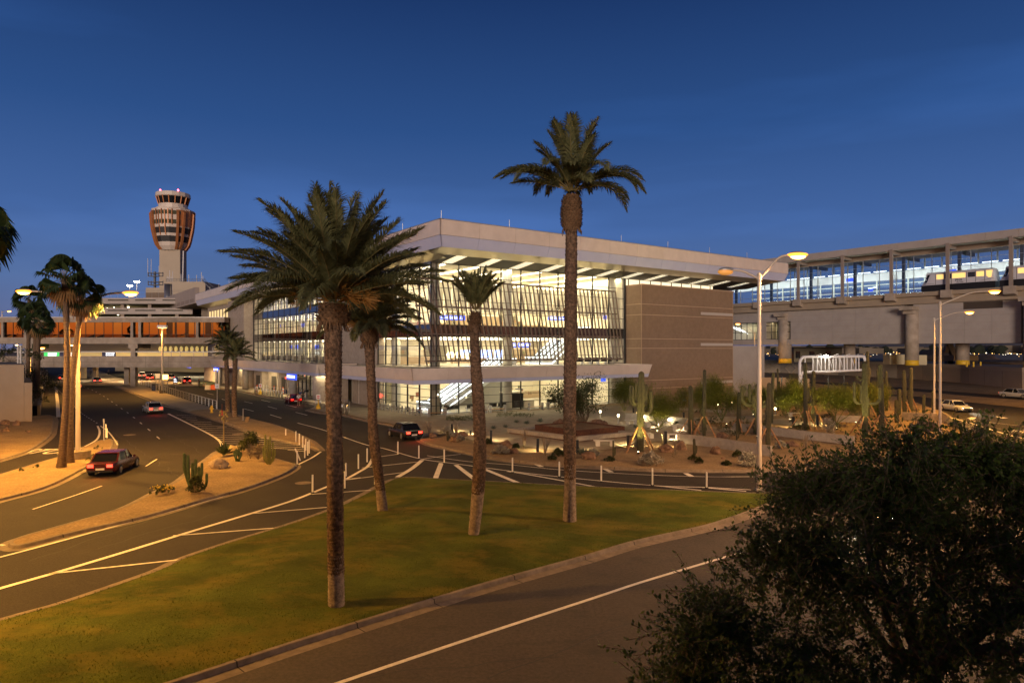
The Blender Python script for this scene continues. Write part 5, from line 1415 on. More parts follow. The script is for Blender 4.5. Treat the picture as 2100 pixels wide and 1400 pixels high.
b = MB(); a, c = P(1950, 728, 150), P(2000, 740, 150); b.box(a.x, c.x, 149, 152.5, c.z, a.z); b.build('cab_body', mat('dark_yellow_machine', (.17, .10, .03), rough=.6), ex, w=True)
b = MB(); b.bar(P(1958, 733, 150), P(1944, 703, 150), 1.1); b.bar(P(1944, 704, 150), P(1939, 722, 150), .8); b.build('arm', mat('machine_arm', (.11, .07, .03), rough=.6), ex, w=True)
b = MB(); a, c = P(1952, 739, 150), P(1998, 746, 150); b.box(a.x, c.x, 148.7, 149.6, c.z, a.z); b.box(a.x, c.x, 151.6, 152.6, c.z, a.z); b.build('track', black_m, ex, w=True)
for px0, px1, py, Y, sd in ((1880, 1960, 718, 185, 1), (1960, 2035, 727, 175, 2), (2015, 2110, 738, 150, 3), (1765, 1830, 739, 175, 4)):
    a, c = P(px0, 745, Y), P(px1, 745, Y); top = zz(py, Y) - 5
    b = MB(); cx = (a.x + c.x) / 2; rx = (c.x - a.x) / 2; b.ball(V(0, 0, 0), rx, 8, top, 18, jit=.45, seed=sd); o = b.build('dirt_mound', dirt, loc=(cx, Y, 5.0), smooth=True); tag(o, kind='structure')
for i, px in enumerate((1983, 1996.5, 2011)):
    p = MB(); p.lathe([(.14, 0), (.14, .85), (.1, .95), (.001, .96)], n=10); o = p.build('yellow_bollard', yellow, loc=P(px, 752, 125)); tag(o, 'yellow safety bollard standing on the plateau behind the tan wall', 'bollard', 'yellow bollards behind the wall')
# city lights, far buildings and hills
rs = random.Random(31)
b = MB(); pts = [(1500, 712), (1600, 711), (1720, 708), (1850, 704), (1960, 699), (2050, 700), (2200, 694), (2400, 700)]
for (xa, ya), (xb, yb) in zip(pts, pts[1:]):
    A, Cc = P(xa, ya - 1, 6000), P(xb, yb - 1, 6000); b.add([V(A.x, 6000, -5), V(Cc.x, 6000, -5), Cc, A, V(A.x * 1.1, 7000, -5), V(Cc.x * 1.1, 7000, -5)], [(0, 1, 2, 3), (3, 2, 5, 4)])
pts = [(-900, 690), (-300, 700), (0, 706), (250, 709), (240, 686), (262, 682), (300, 700), (700, 712)]
tag(b.build('hills', mat('far_hill', (.035, .04, .065), rough=1)), kind='structure')
cl = MB(); cw = MB()
for i in range(420):
    px = rs.uniform(1530, 2110); py = min(733, 716 + abs(rs.gauss(0, 6)) + (2 if rs.random() < .5 else 0)); Y = min(1500, 3.4 * F / max(2.2, py - 714)); q = P(px, py, Y); q.z = max(q.z, 5.3)
    r = Y / F * rs.choice((.35, .45, .6, .95)); (cl if rs.random() < .72 else cw).ball(q, r, r, r * .8, 6)
tag(cl.build('city_lights', emis('city_amber', (1, .52, .14), 5)), 'amber lights of the distant city beyond the airfield', 'lights', kind='stuff')
tag(cw.build('city_lights', emis('city_white', (1, .86, .62), 6)), 'white lights of the distant city beyond the airfield', 'lights', kind='stuff')
cb = MB()
for i in range(70):
    px = rs.uniform(1530, 2150); Y = rs.uniform(450, 900); q = P(px, 716, Y); cb.box(q.x, q.x + rs.uniform(8, 34), Y, Y + 10, 4.9, 4.9 + rs.uniform(3, 6.5))
tag(cb.build('distant_sheds', mat('distant_shed', (.09, .075, .06), (.18, .15, .11), rough=.9, sc=.01)), 'low sheds of the distant city beyond the airfield', 'buildings', kind='stuff')
cb = MB()
for i in range(60): px = rs.uniform(1530, 2150); Y = rs.uniform(420, 800); q = P(px, 716, Y); r = rs.uniform(2, 4.5); cb.ball(V(q.x, Y, 5 + r * .6), r, r, r, 8, jit=.5, seed=i)
tag(cb.build('distant_trees', mat('distant_tree', (.018, .024, .014), rough=1)), 'dark clumps of distant trees beyond the airfield', 'trees', kind='stuff')
# ---------- palms ----------
def ortho(d):
    a = V(0, 0, 1) if abs(d.z) < .9 else V(1, 0, 0)
    s = d.cross(a).normalized(); return s, s.cross(d).normalized()
def side_list(ups, sides, L, seed):
    rs = random.Random(seed); out = []
    for k in range(ups): out.append((2.39996 * k, rs.uniform(58, 88), L * rs.uniform(.72, .95), rs.uniform(.25, .7)))
    for az, el, l, dr in sides: out.append((R_(az), el, L * l, dr))
    return out
def frond_geo(b, rb, o, az, el, Lf, droop, wleaf, nl, rs, lw=.028, twist=0):
    """one feather leaf: curved stalk and two rows of narrow leaflets"""
    pts = []; p = Vector(o); n = 12; dcur = V(math.cos(az) * math.cos(el), math.sin(az) * math.cos(el), math.sin(el)); e = el
    az2 = az
    for i in range(n + 1):
        pts.append(p.copy()); t = i / n
        e -= droop * (.4 + 1.5 * t) / n; az2 += twist / n
        p = p + V(math.cos(az2) * math.cos(e), math.sin(az2) * math.cos(e), math.sin(e)) * (Lf / n)
    rb.tube(pts, [max(.006, .035 * (1 - i / n) * Lf / 3.5) for i in range(n + 1)], 4, caps=False)
    for k in range(nl):
        t = .16 + .84 * (k + rs.random() * .6) / nl; f = t * n; i = min(n - 1, int(f)); q = pts[i].lerp(pts[i + 1], f - i)
        d = (pts[i + 1] - pts[i]).normalized(); s, up = ortho(d)
        ln = wleaf * (math.sin(PI * min(1, .12 + t * .80)) ** .6) * (1 if t < .86 else .8) * rs.uniform(.85, 1.12)
        for sd in (-1, 1):
            ang = R_(62 - 38 * t) + rs.uniform(-.1, .1)
            v = (d * math.cos(ang) + s * (sd * math.sin(ang)) + up * (.34 + rs.uniform(-.28, .26))).normalized()
            mid = q + v * ln * .55; tip = q + (v + V(0, 0, -.30 - .2 * rs.random())).normalized() * ln
            w_ = d.cross(v).cross(v).normalized() * lw if False else (d - v * d.dot(v)).normalized() * lw
            b.add([q - w_ * .6, q + w_ * .6, mid + w_, mid - w_, tip], [(0, 1, 2, 3), (3, 2, 4)])
def scale_trunk(b, path, rad, nper, hstep, rs, jag=.036):
    """leaf-base scales in rising spirals round a trunk path"""
    tot = sum((c - a).length for a, c in zip(path, path[1:])); s = 0; row = 0
    def at(s):
        acc = 0
        for i, (a, c) in enumerate(zip(path, path[1:])):
            L = (c - a).length
            if acc + L >= s or i == len(path) - 2:
                t = (s - acc) / L; return a.lerp(c, t), rad[i] + (rad[i + 1] - rad[i]) * t, (c - a).normalized()
            acc += L
    while s < tot:
        p, r, d = at(s); x, y = ortho(d)
        for k in range(nper):
            th = 2 * PI * (k + (row % 2) * .5 + rs.uniform(-.12, .12)) / nper
            o = x * math.cos(th) + y * math.sin(th); t = -x * math.sin(th) + y * math.cos(th)
            w_ = 2 * PI * r / nper * .62; h = hstep * rs.uniform(1.1, 1.7); out = jag * rs.uniform(.6, 1.5)
            q = p + o * (r * .96)
            b.add([q - t * w_ - d * h * .5, q + t * w_ - d * h * .5, q + t * w_ * .75 + d * h * .3 + o * out, q - t * w_ * .75 + d * h * .3 + o * out, q + d * h * .62 + o * out * .7], [(0, 1, 2, 3), (3, 2, 4)])
            b.add([q + t * w_ * .75 + d * h * .3 + o * out, q - t * w_ * .75 + d * h * .3 + o * out, q + d * h * .62 + o * out * .7, q + t * w_ * .4 + d * h * .5 - o * .03, q - t * w_ * .4 + d * h * .5 - o * .03], [(0, 1, 3, 4)])
        row += 1; s += hstep
def date_palm(label, group, path, rad, crown, nf, Lf, wleaf, els, seed, base_h=1.6, boot=None, scales=15, hs=.14, nl=58, lw=.028, droop=(.5, 1.2), fr=0, custom=None):
    rs = random.Random(seed); path = smooth(path, 4); n = len(path)
    rr = []
    for i in range(n):
        f = i / (n - 1) * (len(rad) - 1); k = min(len(rad) - 2, int(f)); rr.append(rad[k] + (rad[k + 1] - rad[k]) * (f - k))
    t = thing('date_palm', label, 'palm tree', path[0], 0, group)
    b = MB(); b.tube(path, [r * .97 for r in rr], 14); zb = path[0].z + base_h
    ki = max(1, next((i for i, p in enumerate(path) if p.z > zb), n - 2)); tr = b
    kb = n - 1
    if boot: kb = next(i for i, p in enumerate(path) if p.z > path[-1].z - boot[0])
    scale_trunk(b, path[ki - 1:kb + 1], rr[ki - 1:kb + 1], scales, hs, rs)
    tr = b.build('trunk', ptrunk, t, w=True)
    g = MB(); g.tube(path[:ki + 1], [r * (1.02 + .03 * math.sin(i * 2.1)) for i, r in enumerate(rr[:ki + 1])], 16)
    if base_h > .3: scale_trunk(g, path[:ki + 1], [r * 1.0 for r in rr[:ki + 1]], scales, hs * .9, rs, .02)
    g.build('trunk_base', pbase, t, w=True)
    if boot:
        bt = MB(); top = path[-1]; d = (path[-1] - path[-3]).normalized(); hb, rb_ = boot
        pf = [(0, .75), (.12, .98), (.3, 1.05), (.55, 1.0), (.8, .92), (1.0, .68)]
        pp = [top - d * hb * (1 - a) for a, c in pf]; pr = [rb_ * c for a, c in pf]
        bt.tube(pp, [r * .95 for r in pr], 14); scale_trunk(bt, pp, pr, 17, .09, rs, .09)
        for k in range(26):
            a = rs.uniform(0, 2 * PI); q = pp[0].lerp(pp[1], rs.random()) + V(math.cos(a), math.sin(a)) * rb_ * .85; bt.bar(q, q + V(math.cos(a) * .12, math.sin(a) * .12, -.28), .04, .02)
        bt.build('boot', pboot, t, w=True)
    c = Vector(crown); lf = MB(); rc = MB()
    for az, el, l_, dr_ in (custom or ()): frond_geo(lf, rc, c + V(math.cos(az), math.sin(az)) * rr[-1] * .5, az + rs.uniform(-.15, .15), R_(el), l_, dr_, wleaf, nl, rs, lw, rs.uniform(-.35, .35))
    for k in range(0 if custom else nf):
        az = 2.39996 * k + rs.uniform(-.25, .25); f = (k + .5) / nf
        el = R_(els[0] + (els[1] - els[0]) * f + rs.uniform(-7, 7)); o = c + V(math.cos(az), math.sin(az)) * rr[-1] * .5
        frond_geo(lf, rc, o, az, el, Lf * rs.uniform(.82, 1.05), rs.uniform(*droop) * (1.15 - .5 * f), wleaf, nl, rs, lw, rs.uniform(-.25, .25))
    cr = lf.build('crown', frond, t, w=True); rc.build('leaf_stalks', rachis, cr, w=True)
    if fr:
        fb = MB(); f2 = MB()
        for k in range(fr):
            az = rs.uniform(0, 2 * PI) if k % 3 else rs.uniform(-.6, .9); el = R_(rs.uniform(5, 45)); o = c + V(math.cos(az), math.sin(az)) * rr[-1] * .7 - V(0, 0, .1); d = V(math.cos(az) * math.cos(el), math.sin(az) * math.cos(el), math.sin(el)); q = o + d * rs.uniform(.4, .8)
            f2.tube([o, q], .02, 4)
            for j in range(46): v = (d + V(rs.gauss(0, .5), rs.gauss(0, .5), rs.gauss(-.45, .45))).normalized(); f2.bar(q, q + v * rs.uniform(.35, .7), .012, .012)
        f2.build('fruit_stalks', fruit, t, w=True)
    return t
def LG_(px, py):  # trunk foot standing on the mound
    g = G(px, py, .35); return V(g.x, g.y, on_lawn(g.x, g.y) - .08)
grp = 'date palms on the lawn'
f1 = LG_(690, 1231); Y1 = f1.y
date_palm('large full crowned date palm nearest the camera, with thick scaly trunk', grp, [f1, P(688, 1100, Y1), P(687, 960, Y1), P(686, 880, Y1 + .05), P(684, 820, Y1 + .05), P(684, 740, Y1 + .1), P(684, 650, Y1 + .1), P(685, 622, Y1 + .1)],
          [.245, .23, .235, .205, .225, .24, .245, .29], P(686, 612, Y1 + .1), 84, 3.5, .66, (6, 88), 11, 1.55, (.62, .46), 22, .105, 165, .0125, (.3, .85), 12)
f2 = LG_(1168, 1061); Y2 = f2.y
date_palm('tallest date palm, right of the lawn, with a shaggy boot under its crown', grp, [f2, P(1169, 980, Y2), P(1168, 860, Y2), P(1170, 700, Y2), P(1171, 560, Y2), P(1172, 460, Y2), P(1172, 400, Y2)],
          [.31, .25, .275, .28, .265, .24, .26], P(1174, 392, Y2), 50, 3.6, .70, (16, 86), 23, 2.6, (1.6, .43), 18, .17, 150, .016, (.6, 1.5), custom=side_list(17, [(180, 38, 1.0, 1.1), (192, 30, 1.02, .95), (170, 46, .95, 1.25), (205, 42, .9, 1.5), (160, 52, .9, 1.2), (0, 42, .98, 1.5), (-14, 34, .95, 1.45), (12, 46, 1.0, 1.3), (-30, 40, .9, 1.7), (20, 30, .9, 1.6), (-60, 48, .8, 1.5), (-95, 52, .8, 1.5), (-130, 50, .8, 1.4), (60, 46, .85, 1.3), (95, 44, .9, 1.3), (130, 46, .85, 1.4), (185, 20, .72, .5), (2, 22, .7, 1.2), (-80, 30, .6, 1.2), (80, 30, .7, 1.2)], 3.75, 4))
f3 = LG_(785, 1044); Y3 = f3.y
date_palm('leaning date palm with curved trunk behind the largest palm', grp, [f3, P(778, 985, Y3), P(766, 895, Y3), P(763, 820, Y3), P(759, 740, Y3), P(758, 690, Y3), P(759, 668, Y3)],
          [.25, .21, .23, .19, .21, .26, .28], P(760, 664, Y3), 52, 2.75, .62, (0, 86), 37, 1.2, (.85, .37), 16, .13, 130, .017, (.35, 1.0), 5)
f4 = LG_(971, 1096); Y4 = f4.y
date_palm('slim date palm with a small tied up crown and pale trunk foot', grp, [f4, P(980, 1010, Y4), P(984, 930, Y4), P(982, 840, Y4), P(977, 770, Y4), P(973, 700, Y4), P(973, 668, Y4), P(975, 640, Y4)],
          [.22, .26, .25, .24, .22, .175, .20, .16], P(975, 634, Y4), 28, 1.75, .46, (46, 88), 41, 2.1, (.55, .225), 15, .12, 80, .016, (.1, .5))
g = G(467, 845, KERB); g2 = G(481, 855, KERB)
grp2 = 'small date palms on the gravel median'
date_palm('left taller of two small date palms on the gravel median', grp2, [g, P(466, 790, g.y), P(464, 735, g.y), P(464, 712, g.y)], [.30, .24, .24, .26], P(464, 706, g.y), 34, 2.6, .65, (2, 84), 51, .2, None, 11, .2, 46, .034, (.3, .9))
date_palm('right shorter of two small date palms on the gravel median', grp2, [g2, P(480, 800, g2.y), P(482, 752, g2.y), P(482, 735, g2.y)], [.30, .26, .24, .28], P(482, 730, g2.y), 34, 2.5, .65, (2, 84), 53, .2, None, 11, .2, 46, .034, (.3, .9))
# fan palms
def fan_palm(label, group, path, rad, Rl, nleaf, seed, skirt=10, nseg=13):
    rs = random.Random(seed); path = smooth(path, 4); n = len(path)
    t = thing('fan_palm', label, 'palm tree', path[0], 0, group)
    rr = [rad[0] + (rad[1] - rad[0]) * (i / (n - 1)) ** .7 for i in range(n)]; rr[0] *= 1.25
    b = MB(); b.tube(path, rr, 12); scale_trunk(b, path, [r * 1.0 for r in rr], 10, .35, rs, .015); b.build('trunk', fantrunk, t, w=True)
    c = path[-1]; lf = MB(); st = MB(); dr = MB()
    for k in range(nleaf + skirt):
        dry = k >= nleaf
        az = 2.39996 * k + rs.uniform(-.3, .3); el = R_(rs.uniform(-80, -50)) if dry else R_(-48 + 130 * ((k + .5) / nleaf) + rs.uniform(-8, 8))
        d = V(math.cos(az) * math.cos(el), math.sin(az) * math.cos(el), math.sin(el)); pl = Rl * rs.uniform(.42, .6) * (.7 if dry else 1); o = c + d * pl; st.tube([c, o], .02, 3, caps=False)
        s, up = ortho(d); ro = rs.uniform(-1.1, 1.1); s, up = s * math.cos(ro) + up * math.sin(ro), up * math.cos(ro) - s * math.sin(ro); fl = Rl * rs.uniform(.5, .62); tgt = dr if dry else lf
        for j in range(nseg):
            a = R_(-78 + 156 * j / (nseg - 1)); v = d * math.cos(a) + s * math.sin(a) + up * .12
            m = o + v * fl * .6; tip = o + v * fl * .85 + V(0, 0, -fl * rs.uniform(.25, .6)); w_ = (d * -math.sin(a) + s * math.cos(a)) * fl * .085
            tgt.add([o, m - w_, m + w_, tip], [(0, 1, 2), (1, 3, 2)])
    cr = lf.build('crown', fanleaf, t, w=True); st.build('leaf_stalks', rachis, cr, w=True); dr.build('dry_skirt', frond_d, t, w=True)
q1, q2 = G(126, 958, KERB), G(143, 949, KERB)
gf = 'fan palms at the left'
fan_palm('left taller trunk of the pair of fan palms on the small gravel islet', gf, [q1, P(134, 850, q1.y), P(138, 745, q1.y), P(136, 650, q1.y), P(131, 572, q1.y)], (.25, .155), 1.8, 30, 3)
fan_palm('right shorter leaning trunk of the pair of fan palms on the small gravel islet', gf, [q2, P(144, 850, q2.y), P(149, 770, q2.y), P(160, 680, q2.y), P(168, 605, q2.y)], (.24, .15), 1.7, 27, 4, 14)
for i, (px, base, top, Y, rl_, lab) in enumerate(((57, 775, 612, 112, 2.9, 'tall slender fan palm left of the lamp at the left edge'), (71, 780, 648, 104, 2.9, 'shorter fan palm in front of the footbridge, middle of three'), (77, 785, 660, 98, 2.3, 'lowest fan palm beside the retaining wall bush'))):
    a = P(px, base, Y); a.z = 1.0; fan_palm(lab, gf, [a, P(px + 1, 720, Y), P(px + 3, top + 4, Y)], (.34, .25), rl_, 30, 60 + i, 8, 11)
a = V(-39.8, 50, 0)
fan_palm('fan palm cut by the left picture edge, only leaf tips showing', gf, [a, V(-39.9, 50, 9), V(-40, 50, 17.0)], (.34, .24), 3.4, 34, 77)
for i, (px, Yv, s_) in enumerate(((22, 285, 1), (112, 270, .75), (128, 290, 1.1), (262, 262, 1.15), (372, 280, 1.0), (389, 265, .9), (235, 300, .8))):
    src_ = [o for o in bpy.data.objects if o.name.startswith('fan_palm') and o.type == 'EMPTY' and not o.parent][0]
    dup(src_, V((px - 1050) / F * Yv, 300 - Yv, 0), i * 1.3, 'fan palm beyond the left picture edge, seen only mirrored in the footbridge glass', 'fan palms mirrored in the footbridge glass', s_)
# ---------- broadleaf and desert trees ----------
def limb(b, a, d, L, r, depth, rs, tips, spread=.6, upw=.15, n=5):
    p = Vector(a); pts = [p.copy()]; d = Vector(d).normalized()
    for i in range(n):
        d = (d + V(rs.gauss(0, .16), rs.gauss(0, .16), rs.gauss(0, .12) + upw * .4)).normalized(); p = p + d * (L / n); pts.append(p.copy())
    b.tube(pts, [r * (1 - .55 * i / n) for i in range(n + 1)], 6 if r > .03 else 4, caps=False)
    if depth == 0: tips.append((p, d)); tips.append((pts[n // 2 + 1], d)); return
    for k in range(rs.choice((2, 3, 3))):
        q = pts[rs.randint(n // 2, n)]; nd = (d + V(rs.gauss(0, spread), rs.gauss(0, spread), rs.gauss(upw, spread * .6))).normalized(); limb(b, q, nd, L * rs.uniform(.55, .8), r * .5, depth - 1, rs, tips, spread, upw, n)
def leaves(b, c, n, rad, ls, rs, asp=2.2, flat=1.0):
    for i in range(n):
        v = V(rs.gauss(0, 1), rs.gauss(0, 1), rs.gauss(0, flat)); v = v.normalized() * rad * rs.random() ** .45
        p = c + v; d = V(rs.gauss(0, 1), rs.gauss(0, 1), rs.gauss(0, .8)).normalized(); s, up = ortho(d); L = ls * rs.uniform(.7, 1.3); w_ = L / asp
        b.add([p - d * L * .5, p + s * w_ * .5, p + d * L * .5, p - s * w_ * .5], [(0, 1, 2, 3)])
# big dark tree in the right foreground
rs = random.Random(17); T0 = V(8.4, 13.6, 0)
t = thing('foreground_tree', 'large dark leafy tree filling the lower right corner', 'tree', T0)
b = MB(); tips = []
b.tube(smooth([T0 - V(0, 0, .2), T0 + V(.05, 0, .8), T0 + V(-.1, .1, 1.7)], 4), [.36, .35, .33, .31, .30, .29, .28, .27, .26][:9], 10)
for k in range(11):
    a = 2 * PI * k / 11 + rs.uniform(-.2, .2); limb(b, T0 + V(-.1, .1, 1.2 + .05 * k), V(math.cos(a), math.sin(a), rs.uniform(.35, 1.3)), rs.uniform(2.0, 2.9), .13, 2, rs, tips, .55, .12)
b.build('trunk', bark, t, w=True)
# crown: leafy twigs in clumps spread through an uneven dome
lf = MB(); tw_ = MB()
lobes = [(8.6, 13.9, 3.9, 3.3, 3.0, 1.9), (5.5, 13.2, 3.0, 1.9, 1.7, 1.15), (4.3, 12.8, 2.2, 1.5, 1.4, 1.0), (6.6, 14.0, 4.65, 1.5, 1.6, .9), (8.6, 13.6, 5.3, 1.5, 1.6, .85), (10.3, 13.4, 4.7, 1.3, 1.5, .8), (11.8, 14.2, 3.6, 1.8, 2.0, 1.1), (7.4, 11.9, 2.3, 3.0, 1.9, 1.6), (4.8, 12.4, 1.0, 1.9, 1.5, 1.2), (7.7, 14.0, 5.75, .8, 1.1, .42), (9.4, 13.5, 5.95, .6, .9, .3), (5.6, 13.6, 4.15, .8, .9, .42), (10.9, 13.0, 3.0, 2.0, 2, 1.4), (3.6, 12.9, 3.0, .7, .8, .35), (3.1, 12.6, 1.6, .7, .8, .5), (6.2, 13.9, 5.35, .5, .7, .22), (9.1, 13.4, 6.25, .9, 1, .32), (7.9, 13.6, 6.3, .6, .8, .22), (10.6, 13.3, 5.4, .9, 1, .4)]
def twig_spray(p, d, L, n, ls):
    s, up = ortho(d); e = p + d * L + V(0, 0, -.12 * L); tw_.bar(p, e, .008, .008)
    for i in range(n):
        q = p.lerp(e, (i + rs.random()) / n) + V(rs.gauss(0, .035), rs.gauss(0, .035), rs.gauss(0, .035)); v = (d * .5 + s * rs.uniform(-1, 1) + up * rs.uniform(-1, 1)).normalized(); x, y = ortho(v); l = ls * rs.uniform(.7, 1.25); w_ = l * .30
        lf.add([q, q + v * l * .5 + x * w_, q + v * l, q + v * l * .5 - x * w_], [(0, 1, 2, 3)])
for (x, y, z, rx, ry, rz) in lobes:
    vol = rx * ry * rz; n = int(300 + vol * 52)
    for i in range(n):
        v = V(rs.gauss(0, 1), rs.gauss(0, 1), rs.gauss(0, 1)).normalized(); k = rs.random() ** .38 * (1.02 + .62 * noise.noise(v * 2.6 + V(x, y, z)))
        p = V(x + v.x * rx * k, y + v.y * ry * k, z + v.z * rz * k)
        if p.z < .5 or noise.noise(p * 1.15 + V(7, 3, 1)) + .25 * rs.random() < -.07: continue
        d = (v + V(rs.gauss(0, .5), rs.gauss(0, .5), rs.gauss(.1, .4))).normalized(); twig_spray(p, d, rs.uniform(.3, .85), rs.randint(12, 24), .10)
for (p, d) in tips:
    for k in range(3): twig_spray(p, (d + V(rs.gauss(0, .5), rs.gauss(0, .5), rs.gauss(0, .4))).normalized(), rs.uniform(.3, .6), 14, .095)
cr = lf.build('crown', darkleaf, t, w=True); tw_.build('twigs', bark, cr, w=True)
def small_tree(label, name, g, hgt, cw, seed, leafm, barkm, ls, nper, nstem=4, group=None, rad=.55, asp=2.4, depth=2, r0=.09, lean=.45, fl=1.0):
    rs = random.Random(seed); t = thing(name, label, 'tree', g, 0, group); b = MB(); tips = []
    for k in range(nstem):
        a = 2 * PI * k / nstem + rs.uniform(-.4, .4); limb(b, g - V(0, 0, .05), V(math.cos(a) * lean, math.sin(a) * lean, 1), hgt * .42, r0, depth, rs, tips, .5, .14)
    b.build('trunk', barkm, t, w=True); c = g + V(0, 0, hgt * .62); lf = MB()
    for p, d in tips:
        v = p - c; q = c + V(v.x * min(1, cw * .5 / max(.01, abs(v.x) + .01)), v.y * min(1, cw * .5 / max(.01, abs(v.y) + .01)), v.z)
        q.z = min(q.z, g.z + hgt); leaves(lf, q, nper, rad * rs.uniform(.7, 1.3), ls, rs, asp, fl)
    lf.build('crown', leafm, t, w=True); return t
small_tree('round crowned olive tree in the rusted steel planter', 'olive_tree', G(1198, 868, .7), 5.6, 9.5, 5, oliveleaf, bark, .24, 130, 6, rad=1.05, r0=.12, lean=.75)
pv = [(1350, 880, 5.2, 5.5, 'palo verde tree with lit pale trunk right of the lit saguaro'), (1280, 842, 4.2, 4, 'small palo verde by the building corner left of the lit saguaro'), (1480, 862, 5.0, 7, 'wide palo verde between two tall single saguaros'), (1440, 848, 4.6, 6, 'palo verde in front of the brown block, behind the saguaro'), (1610, 852, 4.5, 6, 'palo verde under the left end of the sign gantry'), (1648, 858, 5.0, 6, 'palo verde left of the two twin saguaros'), (1715, 872, 4.9, 6.5, 'bushy palo verde in front of the small post lights'), (1760, 862, 4.5, 5.5, 'palo verde just left of the big branched saguaro'), (1545, 846, 4.3, 6, 'palo verde directly behind the tall double lamp'), (1800, 850, 3.9, 5, 'palo verde right of the big branched saguaro')]
for i, (px, py, h, cw, lab) in enumerate(pv):
    small_tree(lab, 'palo_verde_tree', G(px, py, .2), h * 1.1, cw * 1.1, 90 + i, pvleaf, pvbark, .24, 230, 5, 'palo verde trees in the cactus garden', .85, 5.0, r0=.06, lean=.6)
# bush over the retaining wall and others
def shrub(label, name, g, w_, h, seed, m, ls=.1, n=900, group=None, asp=2, tw=True, cat='shrub'):
    rs = random.Random(seed); t = thing(name, label, cat, g, 0, group); lf = MB(); st = MB()
    k = max(8, n // 22)
    for i in range(k):
        a = rs.uniform(0, 2 * PI); r = rs.random() ** .6; q = g + V(math.cos(a) * r * w_ * .5, math.sin(a) * r * w_ * .5, h * (1 - .75 * r * r) * rs.uniform(.55, 1)); st.bar(g, q, .012, .012); leaves(lf, q, 22, min(w_, h) * .18, ls, rs, asp)
    lf.build('foliage', m, t, w=True); st.build('stems', twig, t, w=True); return t
shrub('dark green bush hanging over the low retaining wall at left', 'wall_bush', G(73, 812, 1.4), 5.5, 4.6, 201, shrubg, .28, 2600)
shrub('small bush at the foot of the tan wall step', 'wall_bush', G(72, 830, 1.0), 3, 2.2, 202, shrubg, .22, 900)
shrub('low bush on top of the tan wall behind the pipe frame', 'wall_bush', P(22, 742, 90), 7, 2.2, 203, shrubg, .3, 1200)
# ---------- cactus garden ----------
GZ = .15
def GG(px, py, z=GZ): return G(px, py, z)
def pm(py): return (H - GZ) / (py - HY)   # metres per picture unit at a foot point
def saguaro(label, px, py, top, wpx, arms=(), props=0, group='tall saguaro cacti in the garden', seed=0, lean=0):
    rs = random.Random(seed + int(px)); g = GG(px, py); k = pm(py); r = wpx * k / 2; h = (py - top) * k
    t = thing('saguaro', label, 'cactus', g, 0, group)
    b = MB(); n = 9; ln = rs.uniform(-.02, .02) + lean
    pts = [V(ln * h * (i / n) ** 2, 0, h * i / n - .1 * (i == 0)) for i in range(n + 1)]
    rad = [r * (.92, 1.0, 1.03, 1.06, 1.04, 1.0, .97, .93, .90, .84)[i] for i in range(n + 1)]
    pts += [V(pts[-1].x, 0, h + r * .45), V(pts[-1].x, 0, h + r * .75)]; rad += [r * .62, r * .08]
    b.tube(pts, rad, 32, rib=.07, ribn=16); b.build('trunk', cactus_m, t, smooth=False)
    for (tx, ty, jx, jy, aw) in arms:
        a = MB(); dz = lambda y: (py - y) * k; dx = lambda x: (x - px) * k; side = 1 if tx > jx or (tx == jx and tx > px) else -1
        ar = aw * k / 2; dep = rs.uniform(-.35, .35) * r * 4; ex = dx(tx); ez = dz(jy) + ar * .6
        p = smooth([V(dx(jx), 0, dz(jy)), V(dx(jx) + (ex - dx(jx)) * .65, dep * .5, dz(jy) - ar * .3), V(ex, dep, ez + ar * 2.2), V(ex, dep, ez * .55 + dz(ty) * .45), V(ex, dep, dz(ty) - ar)], 4)
        rr = [ar * .75] * 3 + [ar] * (len(p) - 3); p += [p[-1] + V(0, 0, ar * .6), p[-1] + V(0, 0, ar * 1.0)]; rr += [ar * .65, ar * .1]
        a.tube(p, rr, 20, rib=.07, ribn=10); a.build('arm', cactus_m, t)
    for i in range(props):
        a = 2 * PI * i / props + .5 + rs.uniform(-.2, .2); d = V(math.cos(a), math.sin(a)); L = min(h * .33, 1.9)
        p = MB(); p.bar(d * (r + .02) + UP * L, d * (r + L * .72) + UP * -.03, .09, .09); p.build('timber_prop', wood, t)
    return t
saguaro('uplit yellow saguaro with seven arms and timber props in front of the planter', 1313, 924, 766, 13.5, [(1294.5, 789, 1308, 828, 6), (1298, 791, 1309, 826, 5), (1305, 783, 1311, 824, 4.5), (1327, 788, 1317, 828, 6), (1321, 786, 1315, 824, 4.5), (1337, 800, 1319, 845, 7)], 4)
saguaro('thick armless saguaro left of the tall thin one', 1417, 893, 794, 9.5, (), 3)
saguaro('tallest thin saguaro with one short low arm', 1444, 896, 760, 7, [(1439, 838, 1443, 850, 4.5)], 4)
saguaro('medium armless saguaro left of the double lamp pole', 1515, 884, 807, 8, (), 3)
saguaro('wide armed saguaro half hidden by the double lamp pole', 1551, 890, 790, 7, [(1521, 790, 1549, 829, 6.5), (1538, 787, 1550, 824, 6), (1544, 809, 1550, 834, 5.5), (1572, 818, 1554, 832, 6)], 4)
saguaro('stout saguaro with two knobs right of the double lamp pole', 1575, 921, 788, 9.5, [(1569, 843, 1574, 848, 5), (1582, 843, 1577, 848, 5)], 2)
saguaro('leaning dark saguaro behind the knobbed one', 1582, 868, 766, 6.5, (), 0, lean=.05)
saguaro('thin saguaro in front of the orange lit wall', 1596, 842, 757, 4, [(1599, 781, 1597, 800, 2.5)], 0)
saguaro('dark twin saguaro with two low arms, in front', 1652, 881, 746, 7.5, [(1654, 800, 1652, 822, 5), (1663, 810, 1654, 824, 4.5), (1658, 795, 1653, 818, 4)], 3)
saguaro('lit twin saguaro with one right arm, behind', 1667, 866, 763, 8, [(1681, 800, 1670, 822, 5.5)], 4)
